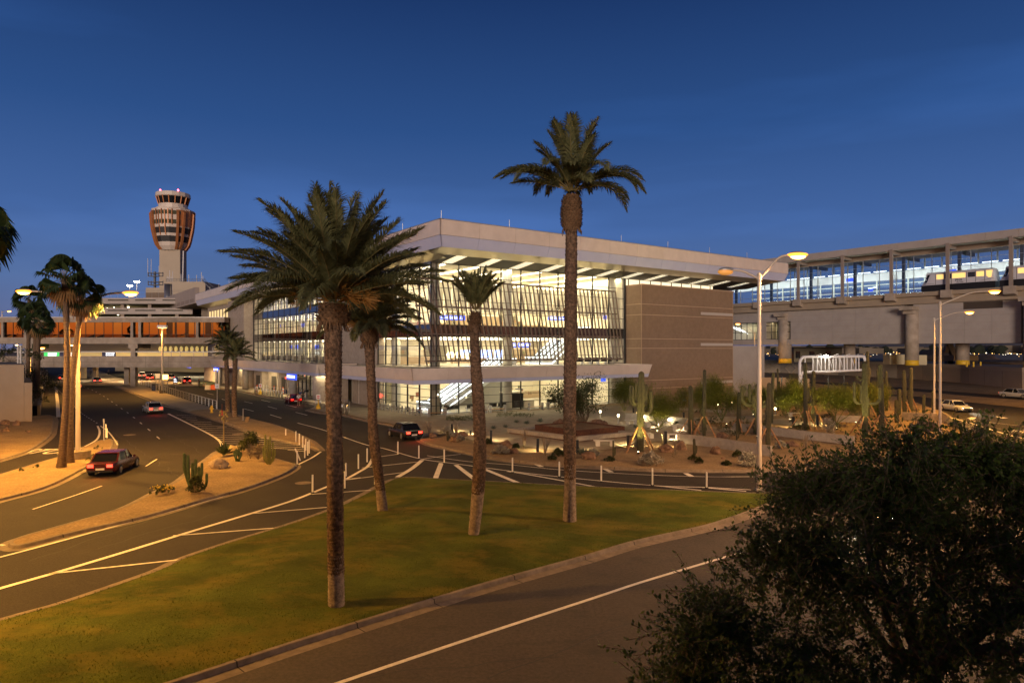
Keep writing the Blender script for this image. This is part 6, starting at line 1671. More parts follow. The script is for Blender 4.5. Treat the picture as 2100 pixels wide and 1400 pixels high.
saguaro('biggest branched saguaro at the right with lit trunk', 1774, 896, 745, 10.5, [(1753, 781, 1769, 826, 5), (1763, 788, 1771, 824, 4.5), (1757.5, 769, 1771, 778, 4), (1802, 794, 1779, 826, 6), (1781, 815, 1778, 830, 5)], 4)
saguaro('tall thin saguaro behind the biggest branched one', 1781, 860, 722, 6, [(1784, 753, 1782, 772, 5)], 2)
saguaro('thick plain saguaro right of the biggest branched one', 1808, 892, 750, 9.5, (), 2)
saguaro('thin dark saguaro left behind the thick plain one', 1801, 852, 761, 5, (), 0)
saguaro('thin dark saguaro right behind the thick plain one', 1818, 842, 763, 6, (), 1)
saguaro('short saguaro stub with joined twin stems', 1839, 866, 822, 7.5, [(1846, 797, 1842, 846, 7)], 0)
saguaro('tall saguaro of the right pair beside the loop road', 1855, 853, 762, 7, (), 3)
saguaro('dark tall saguaro with thick foot of the right pair beside the loop road', 1868, 842, 756, 7, [(1866, 797, 1868, 825, 6.5)], 1)
saguaro('short lone saguaro left of the right lamp poles', 1894, 862, 811, 5.5, (), 0)
saguaro('short pale saguaro against the lamp pole foot at right', 1914, 846, 804, 6, (), 0)
gs_ = 'young saguaro stems in the garden'
for px, py, top, w_, lab in ((1424, 932, 901, 5.5, 'young green cactus in front of the long low garden wall'), (1258, 937, 904, 4, 'young paired cactus stems left of the uplit saguaro'), (1646, 893, 868, 3.5, 'young dark cactus stems right of the low wall end'), (918, 903, 884, 4, 'young green cactus beside the silver shrub at the corner'), (1511, 902, 868, 3, 'slender young cactus behind the long low wall')):
    saguaro(lab, px, py, top, w_, [(px + 4, top + 12, px + 1, py - 5, w_ * .7)], 0, gs_)
# organ pipe clump and others on the left island
def organ(label, px, py, stems, m, z=.24, group=None):
    g = GG(px, py, z); k = (H - z) / (py - HY); t = thing('column_cactus', label, 'cactus', g, 0, group)
    for dx, h, w_ in stems:
        b = MB(); hh = h * k; r = w_ * k / 2; x = dx * k; pts = [V(x * .25, rnd(-.1, .1), -.05), V(x * .8, rnd(-.2, .2), hh * .25), V(x, 0, hh * .6), V(x, 0, hh - r), V(x, 0, hh - r * .2), V(x, 0, hh)]
        b.tube(pts, [r * .8, r, r, r * .95, r * .6, r * .1], 18, rib=.08, ribn=9); b.build('stem', m, t)
    return t
cactus_g = mat('green_column_cactus', (.035, .060, .020), (.07, .10, .035), rough=.7, sc=6)
organ('dark green organ pipe cactus with a bush at its foot on the gravel island', 400, 1006, [(-22, 78, 6), (-14.5, 74, 6), (-5, 58, 5.5), (1.5, 66, 5.5), (8, 50, 5.5), (14, 58, 5), (24, 36, 5)], cactus_g)
organ('yellow green column cactus at the right end of the gravel island', 551, 950, [(-7, 60, 4), (-2, 50, 4), (3, 56, 4), (8.5, 44, 3.6), (-11, 36, 3.4), (13, 30, 3.4)], mat('yellow_green_cactus', (.13, .14, .03), (.19, .19, .05), rough=.7, sc=6))
organ('short dark cactus cluster right of the agave stalk', 487, 944, [(-6, 20, 5), (-2, 24, 5), (3, 22, 5), (7, 18, 5)], cactus_g)
# shrubs
gb = 'silver brittlebush shrubs in the garden'; gd = 'green desert shrubs in the garden'
for i, (px, py, w_, h, m, nm, lab) in enumerate((
    (1335, 952, 52, 26, sage, 'silver_shrub', 'largest silver shrub in front of the uplit saguaro by the kerb'), (1535, 955, 44, 30, sage, 'silver_shrub', 'silver shrub left of the double lamp pole foot'), (1027, 929, 36, 17, sage, 'silver_shrub', 'silver shrub between kerb and path right of the slim palm'), (914, 892, 26, 19, sage, 'silver_shrub', 'silver shrub left of the first dark path post'), (944, 905, 20, 14, sage, 'silver_shrub', 'silver shrub below the rocks at the garden corner'), (1217, 934, 24, 15, sage, 'silver_shrub', 'silver shrub behind the rounded boulder'), (1310, 917, 20, 18, sage, 'silver_shrub', 'silver shrub behind the uplit saguaro foot'), (1700, 893, 30, 40, sage, 'silver_shrub', 'tall dry shrub right of the twin saguaros'), (1985, 886, 28, 20, sage, 'silver_shrub', 'silver shrub beside the loop road island tip'), (1600, 918, 24, 16, sage, 'silver_shrub', 'silver shrub right of the knobbed saguaro'), (1945, 870, 16, 14, sage, 'silver_shrub', 'small silver shrub beside the right lamp pole'),
    (1001, 911, 14, 12, shrubg, 'green_shrub', 'green shrub behind the kerb right of the slim palm'), (1145, 934, 26, 15, shrubg, 'green_shrub', 'green shrub left of the tallest palm trunk'), (1058, 918, 14, 10, shrubg, 'green_shrub', 'small green shrub left of the ocotillo'), (1421, 943, 18, 11, shrubg, 'green_shrub', 'dark spiky shrub in front of the young green cactus'), (1434, 949, 14, 12, shrubg, 'green_shrub', 'round yellow green shrub beside the spiky one'), (1490, 953, 18, 10, shrubg, 'green_shrub', 'low green shrub at the kerb left of the silver shrub'), (1512, 936, 20, 13, shrubg, 'green_shrub', 'dark shrub below the long low wall'), (1132, 942, 20, 9, shrubg, 'green_shrub', 'flat green tuft by the kerb left of the tallest palm'), (1250, 944, 24, 9, shrubg, 'green_shrub', 'flat grassy tuft right of the rounded boulder'), (1960, 880, 22, 18, shrubg, 'green_shrub', 'dark green shrub beside the right lamp pole on the loop island'), (1960, 800, 14, 5, shrubg, 'green_shrub', 'dark tuft on the gravel slope below the tan wall'), (1992, 796, 12, 5, shrubg, 'green_shrub', 'green tuft on the gravel slope right of the lamp poles'), (2070, 812, 18, 9, shrubg, 'green_shrub', 'spiky tuft on the gravel slope at the right edge'), (1838, 788, 9, 5, shrubg, 'green_shrub', 'small green tuft at the foot of the tan wall'), (1558, 790, 22, 14, shrubg, 'green_shrub', 'dark bush beyond the brown block corner'), (1490, 892, 40, 14, sage, 'silver_shrub', 'pale ground shrubs behind the long low wall'), (1640, 880, 40, 10, shrubg, 'green_shrub', 'low green planting in front of the lit path'))):
    g = GG(px, py); k = pm(py); shrub(lab, nm, g, w_ * k, h * k, 300 + i, m, .17 if m is sage else .16, 1500 if w_ > 30 else 800, gb if m is sage else gd, 1.8)
for i, (px, py, w_, h, m, lab, n) in enumerate(((334, 1009, 48, 13, shrubg, 'low yellow flowered ground shrub on the gravel island', 700), (402, 1008, 30, 34, shrubg, 'brown green bush at the foot of the organ pipe cactus', 900), (530, 942, 34, 38, sage, 'dry brown bush between yucca and yellow cactus', 900), (512, 928, 40, 44, shrubg, 'dark spiky yucca on the gravel island', 900))):
    g = GG(px, py, .24); k = (H - .24) / (py - HY); mm = m if i != 2 else twig
    o = shrub(lab, 'island_shrub', g, w_ * k, h * k, 400 + i, mm, .14 if i != 3 else .34, n, 'shrubs on the gravel island', 3.2 if i == 3 else 2)
    if i == 0:
        b = MB(); 
        for q in range(60): b.ball(V(rnd(-.5, .5) * w_ * k * .9, rnd(-.35, .35) * w_ * k, h * k * rnd(.6, 1.0)), .035, n=5)
        b.build('blossoms', yflower, o)
for i, (px, py, w_, lab) in enumerate(((200, 921, 16, 'green tuft on the islet right of the lamp base'), (190, 935, 9, 'small tuft beside the lamp base on the islet'), (182, 943, 11, 'lowest tuft on the islet near the kerb'), (75, 958, 14, 'tuft on the islet left of the fan palms'), (43, 965, 12, 'tuft on the islet at the left edge'), (57, 884, 8, 'tiny tuft on the corner gravel near the tan wall'))):
    g = G(px, py, .2); k = 8.0 / (py - HY); shrub(lab, 'islet_tuft', g, w_ * k, w_ * .55 * k, 450 + i, shrubg, .12, 200, 'green tufts on the left gravel', 2.5)
for i in range(46):                                                     # ground planting strips by the glass
    pass
for (xa, ya, xb, yb, lab) in ((915, 862, 970, 858, 'low planting strip by the glass below the escalators'), (1020, 854, 1095, 851, 'low planting strip by the glass below the kiosk')):
    rs = random.Random(xa); t = MB()
    for j in range(220): p = G(rs.uniform(xa, xb), rs.uniform(yb - 1.5, ya + 1.5), .2); leaves(t, p + V(0, 0, rs.uniform(.05, .3)), 7, .18, .14, rs)
    tag(t.build('ground_cover', shrubg), lab, 'plants', kind='stuff')
rs = random.Random(808); k_ = 0
while k_ < 44:
    px, py = rs.uniform(1385, 1900), rs.uniform(836, 900)
    if 1500 < px and py > 892: continue
    g = GG(px, py); shrub('small dark desert shrub among the tall saguaros and palo verdes', 'desert_shrub', g, rs.uniform(.8, 1.9), rs.uniform(.5, 1.3), 900 + k_, shrubg, .16, 240, 'small shrubs among the saguaros', 2.2); k_ += 1
# ocotillo: bundles of thin canes
def ocotillo(label, px, py, hpx, spread, n, seed):
    rs = random.Random(seed); g = GG(px, py); k = pm(py); t = thing('ocotillo', label, 'shrub', g, 0, 'ocotillo canes in the garden'); b = MB()
    for i in range(n):
        a = rs.uniform(0, 2 * PI); s = spread * k * rs.uniform(.3, 1); h = hpx * k * rs.uniform(.7, 1); b.tube([V(0), V(math.cos(a) * s * .35, math.sin(a) * s * .35, h * .5), V(math.cos(a) * s, math.sin(a) * s, h)], [.03, .025, .01], 4)
    b.build('canes', twig, t); lf = MB(); leaves(lf, V(0, 0, .15), 60, .3, .1, rs); lf.build('base_leaves', shrubg, t)
ocotillo('green ocotillo canes beside the lit path', 1075, 920, 46, 9, 14, 1); ocotillo('bare ocotillo canes left of the tallest palm', 1118, 934, 46, 12, 16, 2); ocotillo('ocotillo canes at the pavement corner', 880, 893, 32, 9, 12, 3); ocotillo('dry pale ocotillo canes in front of the round rocks', 1384, 938, 42, 8, 14, 4); ocotillo('dark ocotillo beside the dark path post near the benches', 1360, 916, 32, 9, 12, 5); ocotillo('dry ocotillo under the knobbed saguaro', 1653, 921, 32, 9, 12, 6); ocotillo('thin canes left of the slim palm', 935, 888, 26, 10, 10, 7)
# agaves
def agave(label, g, r, n, seed, group='agave rosettes in the garden', m=None):
    rs = random.Random(seed); t = thing('agave', label, 'plant', g, 0, group); b = MB()
    for i in range(n):
        a = 2.4 * i; e = R_(20 + 60 * (i / n)); d = V(math.cos(a) * math.cos(e), math.sin(a) * math.cos(e), math.sin(e)); s, up = ortho(d); L = r * rs.uniform(.8, 1.1); w_ = L * .11
        b.add([V(0) - s * w_, V(0) + s * w_, d * L * .5 + s * w_ * 1.3 - up * .02, d * L * .5 - s * w_ * 1.3 - up * .02, d * L, d * L * .5 - up * w_ * .8], [(0, 1, 5), (1, 2, 5), (2, 4, 5), (4, 3, 5), (3, 0, 5)])
    b.build('leaves', m or agave_m, t); c = MB(); c.ball(V(0, 0, .05), r * .16, r * .16, r * .14, 8); c.build('heart', m or agave_m, t)
for i, (px, py, r, lab) in enumerate(((1193, 931, .65, 'blue agave right of the tallest palm foot'), (1059, 867, .5, 'agave at the planter left end, first from left'), (1080, 870, .55, 'agave left of the rusted planter box'), (1108, 866, .6, 'agave behind the left end of the rusted planter'), (1037, 877, .45, 'agave on gravel beside the seat wall end'), (1012, 880, .45, 'small agave on the gravel strip by the plaza'), (1304, 878, .5, 'agave behind the right end of the seat wall'))):
    agave(lab, GG(px, py), r, 22, 500 + i)
g = G(459, 931, .3); agave('green agave with a tall bare flower stalk on the gravel island', g, .95, 26, 520, None, cactus_g)
t = bpy.data.objects['agave.007']; b = MB(); k = 8 / (928 - HY); b.tube([V(0), V(0, 0, 86 * k)], [.06, .035], 6)
for i in range(9): q = V(0, 0, (64 + 2.6 * i) * k); a = 2.4 * i; b.tube([q, q + V(math.cos(a) * .25, math.sin(a) * .25, .06)], .02, 4); b.ball(q + V(math.cos(a) * .28, math.sin(a) * .28, .1), .09, n=6)
b.build('flower_stalk', rachis, t)
# rocks
def rock(label, px, py, wpx, hpx, seed, m=None, z=GZ, group='red brown boulders in the garden'):
    k = (H - z) / (py - HY); b = MB(); b.ball(V(0, 0, hpx * k * .3), wpx * k / 2, wpx * k * .4, hpx * k * .75, 18, jit=.55, seed=seed); o = b.build('boulder', m or rock_m, loc=G(px, py, z)); tag(o, label, 'rock', group)
for i, (px, py, w_, h, lab) in enumerate(((1208, 940, 30, 13, 'rounded boulder right of the tallest palm by the kerb'), (948, 895, 22, 10, 'flat boulder at the garden corner under the first path post'), (886, 897, 14, 9, 'small boulder at the pavement corner'), (932, 905, 18, 9, 'boulder below the flat one at the garden corner'), (1036, 918, 30, 13, 'long boulder right of the slim palm'), (1054, 929, 16, 9, 'boulder beside the silver shrub on the kerb side'), (1365, 926, 28, 14, 'boulder right of the uplit saguaro props'), (1396, 921, 22, 14, 'square boulder at the left end of the long low wall'), (1467, 930, 20, 15, 'upright boulder below the long low wall'), (1482, 940, 8, 4, 'tiny stone below the long low wall'), (1480, 898, 24, 10, 'dark boulder behind the long low wall'), (1622, 914, 26, 9, 'flat dark boulder under the knobbed saguaro'))):
    rock(lab, px, py, w_, h, i + 1)
for i, (px, py, w_, h, z, lab) in enumerate(((1145, 872, 22, 11, .6, 'boulder in the rusted planter left of the tallest palm'), (1158, 868, 12, 9, .6, 'dark boulder in the rusted planter behind the palm trunk'), (1224, 871, 22, 12, .6, 'largest boulder in the rusted planter'), (1240, 871, 12, 8, .6, 'small boulder right in the rusted planter'), (1188, 867, 14, 8, .6, 'boulder at the olive tree foot'))): rock(lab, px, py, w_, h, 30 + i, None, z)
rock('pale granite boulder at the agave foot on the gravel island', 448, 958, 34, 18, 51, pale_rock, .24, 'pale boulders on the left gravel'); rock('pale boulder behind the agave on the gravel island', 478, 926, 26, 12, 52, pale_rock, .24, 'pale boulders on the left gravel')
for i, (px, py, w_, h, lab) in enumerate(((10, 871, 18, 9, 'boulder at the left edge below the tan wall'), (34, 872, 14, 9, 'pointed boulder below the tan wall'), (12, 885, 16, 6, 'flat boulder in front of the left edge boulder'), (58, 886, 8, 4, 'small stone right of the flat boulder'), (15, 878, 8, 5, 'stone between the left edge boulders'))): rock(lab, px, py, w_, h, 60 + i, rock_m, .2, 'boulders below the tan wall')
# planter: concrete seat wall round a rusted steel box
def lowwall(t, name, pts, z0, z1, th, m):
    b = MB()
    for a, c in zip(pts, pts[1:]):
        a, c = V(a.x, a.y), V(c.x, c.y); d = c - a; n = V(-d.y, d.x).normalized() * th; b.par(a + UP * z0, d, n, UP * (z1 - z0))
    return b.build(name, m, t, w=True)
pt = thing('planter', 'square planter of rusted steel inside a concrete seat wall round the olive tree', 'planter', G(1183, 905, .2))
zt = .66; A_, Bq, Cq = G(1040, 878, zt), G(1183, 896, zt), G(1300, 884.6, zt); Dq = A_ + Cq - Bq
lowwall(pt, 'seat_wall', [A_, Bq, Cq, Dq, A_], .3, zt, .45, concrete); lowwall(pt, 'rusted_plinth', [p + (Dq.lerp(Bq, .5) - p) * .03 for p in (A_, Bq, Cq, Dq, A_)], .16, .3, .3, corten)
zt = 1.0; a1, b1, c1 = G(1097, 870, zt), G(1183, 882, zt), G(1281, 874, zt); d1 = a1 + c1 - b1
lowwall(pt, 'rusted_box', [a1, b1, c1, d1, a1], .3, zt, .05, corten)
b = MB(); b.add([V(p.x, p.y, .88) for p in (a1, b1, c1, d1)], [(0, 1, 2, 3)]); b.add([V(p.x, p.y, .45) for p in (A_, Bq, Cq, Dq)], [(0, 1, 2, 3)]); b.build('planter_gravel', gravel, pt, w=True)
# garden walls
for pts, zt, label in (([(1282, 846), (1330, 849), (1372, 853), (1412, 858)], 1.05, 'grey concrete garden wall behind the white benches'), ([(1394, 889), (1440, 894), (1500, 902), (1553, 910), (1580, 914)], .95, 'long low grey garden wall in front of the tall saguaros'), ([(1500, 866), (1540, 870), (1590, 876), (1650, 883), (1750, 893.5)], .9, 'low grey wall below the lit path and twin saguaros'), ([(1880, 860), (1919, 865)], 1.1, 'short tan wall end beside the loop road'), ([(1850, 845), (1922, 848)], 1.0, 'low wall behind the short tan wall end by the loop road'), ([(1715, 851), (1775, 853)], .9, 'short grey wall left of the biggest branched saguaro')):
    q = smooth([G(x, y, zt) for x, y in pts], 4); t = thing('garden_wall', label, 'wall', V(q[0].x, q[0].y, .1)); lowwall(t, 'wall', q, .08, zt - .03, .25, concrete if 'tan' not in label else kerb_m); lowwall(t, 'wall_coping', q, zt - .03, zt, .27, paving)
# lit path strips and paths
b = MB()
for ps in ([(1330, 905), (1400, 900), (1470, 905), (1480, 893), (1400, 886), (1340, 890)], [(1640, 873), (1700, 868), (1700, 858), (1590, 858), (1560, 866)], [(1420, 868), (1560, 864), (1560, 852), (1420, 856)], [(1300, 836), (1480, 846), (1480, 840), (1320, 832)]):
    b.add([V(*G(x, y, .2).to_2d(), .205) for x, y in ps], [tuple(range(len(ps)))])
tag(b.build('garden_path', paving), kind='structure')
# benches
def bench(px0, px1, py, label, z=.215, lit=False):
    a, c = G(px0, py, z), G(px1, py, z); d = c - a; n = V(-d.y, d.x).normalized(); t = thing('white_bench', label, 'bench', a, 0, 'white concrete benches in the garden')
    b = MB(); b.par(UP * .42, d, n * .5, UP * .09); b.build('seat', mat('bench_white', (.55, .52, .47), rough=.6) if 'bench_white' not in MATS else MATS['bench_white'], t)
    for f in (.1, .8): b = MB(); b.par(d * f + n * .08, d.normalized() * .35, n * .34, UP * .42); b.build('leg', MATS['bench_white'], t)
    if lit: light('bench_light', 'AREA', a + d * .5 + n * .25 + UP * .38, 60, (1, .82, .5), t, d.length * .8, (0, 0, math.atan2(d.y, d.x)), sizey=.2)
    return t
bench(1218, 1260, 915, 'white bench on the path right of the tallest palm'); bench(1282, 1306, 871, 'white bench behind the uplit saguaro against the grey wall'); bench(1325, 1358, 876, 'white bench against the grey wall, left of the wall lamp', lit=True); bench(1378, 1409, 882, 'white bench against the grey wall, right of the wall lamp', lit=True); bench(1362, 1395, 901, 'white bench with lit underside near the end of the long low wall', lit=True); bench(1322, 1336, 899, 'white bench end behind the uplit saguaro trunk'); bench(1617, 1648, 855, 'white bench on the far lit path below the twin saguaros')
# bollard posts beside the path
for px, py, top, lab in ((927, 886, 869, 'dark square path post at the garden corner'), (965, 891, 882, 'short dark path post left of the slim palm'), (1007, 905, 882, 'dark square path post right of the slim palm'), (1103, 924, 899, 'dark square path post between the two ocotillos'), (1184, 927, 902, 'dark square path post right of the tallest palm'), (1288, 914, 892, 'dark square path post left of the uplit saguaro'), (1365, 916, 884, 'dark square path post right of the uplit saguaro'), (1299, 846, 835, 'dark square path post near the building corner'), (1402, 858, 845, 'dark square path post behind the grey wall'), (1627, 876, 854, 'dark square path post left of the twin saguaros'), (1676, 871, 850, 'dark square path post right of the twin saguaros')):
    g = GG(px, py, .2); k = pm(py); t = thing('path_post', lab, 'bollard', g, 0, 'dark square posts lining the path'); b = MB(); h = (py - top) * k; b.box(-.1, .1, -.1, .1, -.05, h); b.build('post', black_m, t)
    b = MB(); b.box(-.11, .11, .1, .2, h - .12, h - .02); b.build('lamp_slot', black_m, t)
    light('path_light', 'SPOT', g + V(0, .32, h - .05), 330, (1, .74, .32), t, .05, aim((0, .35, -1)), R_(140), .5)
for px, py, top, lab in ((1231, 858, 842, 'lit bollard lamp right of the olive tree'), (1268, 868, 850, 'lit bollard lamp left of the benches'), (1590, 849, 836, 'lit bollard lamp right of the double lamp pole'), (1473, 845, 828, 'lit bollard lamp beyond the tall thin saguaro'), (1501, 840, 823, 'lit bollard lamp far behind the medium saguaro')):
    g = GG(px, py, .2); k = pm(py); h = (py - top) * k; t = thing('bollard_lamp', lab, 'lamp', g, 0, 'small lit bollard lamps'); b = MB(); b.lathe([(.09, 0), (.09, h - .2)], n=10); b.build('post', galv, t); b = MB(); b.lathe([(.09, h - .2), (.11, h)], n=10); b.build('lamp_lens', warmled, t)
    light('bollard_light', 'POINT', g + V(0, 0, h + .1), 60, (1, .82, .5), t, .1)
for px, py, zt, lab in ((1372.5, 861, 1.05, 'oval wall lamp glowing on the grey garden wall'), (1320, 855, 1.05, 'small wall lamp glowing behind the uplit saguaro')):
    g = G(px, py + 9, .2); g.y -= .15; b = MB(); b.ball(V(0), .26, .08, .13, 10); o = b.build('wall_lamp', warmled, loc=g + V(0, 0, .55)); tag(o, lab, 'lamp'); light('wall_light', 'POINT', g + V(0, -.25, .4), 30, (1, .8, .45), o, .1) if False else light('wall_light', 'POINT', V(0), 30, (1, .8, .45), None, .1).__setattr__('location', g + V(0, -.3, .4))
# small post lights with flat heads near the gantry
for px, py, top, lab in ((1699, 812, 771, 'small flat headed post light below the gantry, left one'), (1731, 812, 768, 'small flat headed post light below the gantry, right one'), (1603, 822, 772, 'thin dark post light in front of the orange wall')):
    g = GG(px, py); k = pm(py); h = (py - top) * k; t = thing('post_light', lab, 'lamp', g, 0, 'flat headed post lights'); b = MB(); b.tube([V(0), V(0, 0, h)], .09, 8); b.build('post', black_m, t); b = MB(); b.box(-.9, .1, -.2, .2, h, h + .12); b.build('lamp_head', black_m, t)
    light('post_lamp', 'SPOT', g + V(-.5, 0, h - .05), 700, (1, .85, .5), t, .1, (0, 0, 0), R_(130), .5)
# uplights
for px, py, e, d, lab in ((1309, 930, 260, (.05, .35, 1), 'uplight at the foot of the big armed saguaro'), (1190, 880, 120, (.1, .5, 1), 'uplight in the planter below the olive tree'), (1348, 886, 110, (.05, .3, 1), 'uplight below the palo verde right of the lit saguaro'), (1553, 898, 150, (0, .4, 1), 'uplight at the foot of the wide armed saguaro'), (1672, 876, 170, (-.1, .4, 1), 'uplight at the foot of the lit twin saguaro'), (1770, 904, 300, (.05, .4, 1), 'uplight at the foot of the biggest branched saguaro'), (1620, 862, 150, (0, .4, 1), 'uplight below the palo verde at the gantry end'), (1716, 880, 260, (0, .3, 1), 'uplight below the bushy palo verde'), (1755, 868, 160, (0, .3, 1), 'uplight below the palo verde by the biggest saguaro'), (1440, 905, 60, (.1, .6, 1), 'uplight behind the long low wall'), (1490, 872, 130, (0, .3, 1), 'uplight below the wide palo verde'), (1650, 866, 140, (0, .3, 1), 'uplight below the palo verde left of the twin saguaros'), (1545, 852, 110, (0, .3, 1), 'uplight below the palo verde behind the double lamp'), (924, 892, 30, (.2, -.4, 1), 'small spot lighting the silver shrub at the corner'), (1445, 856, 100, (0, .3, 1), 'uplight below the palo verde in front of the brown block'), (1832, 806, 260, (.1, 1, .7), 'floodlight washing the tan wall behind the saguaros')):
    g = GG(px, py); t = thing('spot_fixture', lab, 'lamp', g, 0, 'small ground spotlights'); b = MB(); b.lathe([(.07, 0), (.08, .16)], n=8); b.build('housing', black_m, t); b = MB(); b.lathe([(.075, .162), (.001, .163)], n=8); b.build('lens', warmled, t)
    light('up_light', 'SPOT', g + V(0, -.7, .25), e * 6.5, (1, .78, .22), t, .06, aim((d[0], d[1] + .25, d[2])), R_(85), .6)
# ---------- street lamps ----------
SOD = (1, .46, .075)
SOD2 = (1, .53, .22)
def street_lamp(label, foot, top_z, arms, tilt=0, rad=.13, base=None, lc=None, m=polem, group='street lamps'):
    t = thing('street_lamp', label, 'street lamp', foot, 0, group); h = top_z - foot.z
    b = MB(); b.tube([V(0), V(0, 0, h * .5), V(0, 0, h)], [rad, rad * .85, rad * .62], 12); b.lathe([(rad * .75, h - .1), (rad * .95, h - .05), (rad * .95, h + .25), (rad * .5, h + .35), (.01, h + .36)], n=10); b.build('pole', m, t, smooth=False)
    if base: b = MB(); b.lathe([(base, -.05), (base, .5), (base - .06, .55), (.01, .55)], n=20); b.build('concrete_foot', kerb_m, t)
    else: b = MB(); b.box(-.22, .22, -.22, .22, -.05, .06); b.build('base_plate', galv, t)
    for (dx, dy, dz, en, on) in arms:
        b = MB(); e = V(dx, dy, dz); p = smooth([V(0, 0, h), V(dx * .3, dy * .3, dz * .42), V(dx * .62, dy * .62, dz * .86), e], 5) if False else smooth([V(0, 0, h), V(dx * .3, dy * .3, h + dz * .45), V(dx * .62, dy * .62, h + dz * .88), V(dx, dy, h + dz)], 5)
        b.tube(p, [rad * .5 - i * .0012 for i in range(len(p))], 8); b.build('arm', m, t, smooth=True)
        d = V(dx, dy, 0).normalized(); c = V(dx, dy, h + dz); hd = MB(); sx = abs(d.x)
        hd.ball(c + d * .28 + V(0, 0, .03), .46 if sx > .5 else .2, .2 if sx > .5 else .46, .13, 12); o = hd.build('lamp_head', galv, t, smooth=True)
        l = MB(); l.ball(c + d * .34 - V(0, 0, .10), .46 if sx > .5 else .24, .24 if sx > .5 else .46, .20, 12); l.build('lens', sodium if on else dimlamp, o, smooth=True)
        if on: l = MB(); l.ball(c + d * .32 - V(0, 0, .03), .60 if sx > .5 else .30, .30 if sx > .5 else .60, .13, 14); l.build('halo_rim', sod_halo, o, smooth=True)  # glowing shell added round the lens to look like its halo
        if on: light('lamp_light', 'SPOT', foot + c + d * .34 - V(0, 0, .5), en, lc or SOD, t, .18, (0, 0, 0), R_(165), .35)
    return t
f = G(1557, 1003, KERB); 
street_lamp('tall double armed lamp on the right, only its right head lit', f, P(1557, 572, f.y).z, [(1.75, -.3, 1.38, 4800, 1), (-1.5, .3, .55, 0, 0)], rad=.15, lc=SOD2)
f = G(160, 938, .2)
street_lamp('double armed lamp on a concrete foot on the left islet, both heads lit', f, P(161, 627, f.y).z, [(3.5, .1, 1.0, 15500, 1), (-3.6, -.1, 1.1, 12000, 1)], base=.85, rad=.17)
f = G(1928, 888, .15)
street_lamp('nearer of two single armed lamps at the right, arm reaching right', f, P(1928, 625, f.y).z, [(4.6, -.4, 1.3, 17000, 1)])
f = G(1916, 848, .2)
street_lamp('farther thinner of two single armed lamps at the right', f, P(1916, 657, f.y).z, [(3.9, -.2, 1.05, 15500, 1)])
f = P(1548, 800, 150); f.z = .5
street_lamp('small lit lamp behind the double lamp by the station wall', f, P(1548, 685, 150).z, [(-3.4, 0, 2.3, 5000, 1)])
f = P(62, 760, 118); f.z = .5
street_lamp('lit curved lamp by the footbridge at the left edge', f, P(61, 728, 118).z, [(1.9, -.3, 1.3, 6000, 1)])
f = P(4, 700, 190); f.z = 0
street_lamp('lamp rising behind the footbridge roof at the left edge', f, P(4, 640, 190).z, [(1.7, 0, .3, 1500, 1)])
# lamps that stand just outside the picture and light the road
street_lamp('roadside lamp beyond the right picture edge', V(31, 27, 0), 11.8, [(-2.4, 0, .9, 28000, 1)], lc=SOD2)
street_lamp('roadside lamp beyond the left picture edge', V(-39, 40, 0), 11.8, [(2.6, -.4, .9, 15500, 1)])
street_lamp('roadside lamp on the lower left beyond the picture edge', V(-24, 17.5, 0), 11.2, [(2.0, 0, .8, 20000, 1)])
# median lamp with a flat box head
f = G(333, 806, KERB); t = thing('median_lamp', 'flat headed lamp with glowing pole on the pavement median', 'street lamp', f, 0, 'street lamps'); h = P(333, 672, f.y).z - f.z
b = MB(); b.tube([V(0), V(0, 0, h)], [.2, .15], 10); b.build('pole', polem, t); b = MB(); b.box(-.8, .8, -.35, .35, h, h + .45); b.build('lamp_head', white_m, t); b = MB(); b.box(-.6, .6, -.3, .3, h - .05, h - .005); b.build('lens', sodium, t); b = MB(); b.lathe([(.5, -.02), (.5, .5), (.01, .5)], n=14); b.build('concrete_foot', kerb_m, t)
light('lamp_light', 'SPOT', f + V(-.9, -.5, h - .5), 9000, SOD, t, .25, (0, 0, 0), R_(150), .4)
# ---------- delineator posts ----------
gpst = 'white flexible lane posts'
dl = [(641, 1011, 973, 'white lane post left of the largest palm trunk'), (707, 1003, 966, 'nearest white lane post right of the largest palm trunk'), (709.5, 978, 949, 'second white lane post right of the largest palm trunk'), (735, 963, 931, 'white lane post between the largest palm and the leaning palm'), (753, 949, 919, 'white lane post touching the left side of the leaning palm'), (769, 995, 965, 'white lane post half hidden by the leaning palm trunk'), (816, 933, 905, 'first white lane post right of the leaning palm'), (859, 941.5, 913, 'second white lane post right of the leaning palm'), (911, 950, 921, 'third white lane post right of the leaning palm'), (1051, 969, 938, 'white lane post between the slim palm and the tallest palm, left one'), (1147, 978, 946, 'white lane post just left of the tallest palm trunk'), (1233, 988, 954, 'white lane post just right of the tallest palm trunk'), (1338, 996, 959, 'white lane post in front of the largest silver shrub'), (1449, 1000.5, 968, 'rightmost white lane post before the double lamp'), (586, 893, 879.5, 'white post on the gravel median tip'), (607, 909, 884, 'first post of the white row at the median tip'), (614, 914, 889, 'second post of the white row at the median tip'), (621, 919.5, 894, 'third post of the white row at the median tip'), (627, 925.5, 899, 'fourth post of the white row at the median tip'), (634, 931, 902, 'rightmost post of the white row at the median tip'), (631, 935.5, 905, 'post standing close beside the rightmost of the white row'), (625, 940.5, 912, 'white post below the row at the median tip'), (609.5, 953.5, 924, 'nearest white post by the gravel island corner'), (217.5, 899, 869, 'white post at the tip of the left islet, taller one'), (219.5, 899, 878, 'white post at the tip of the left islet, shorter one')]
proto = None
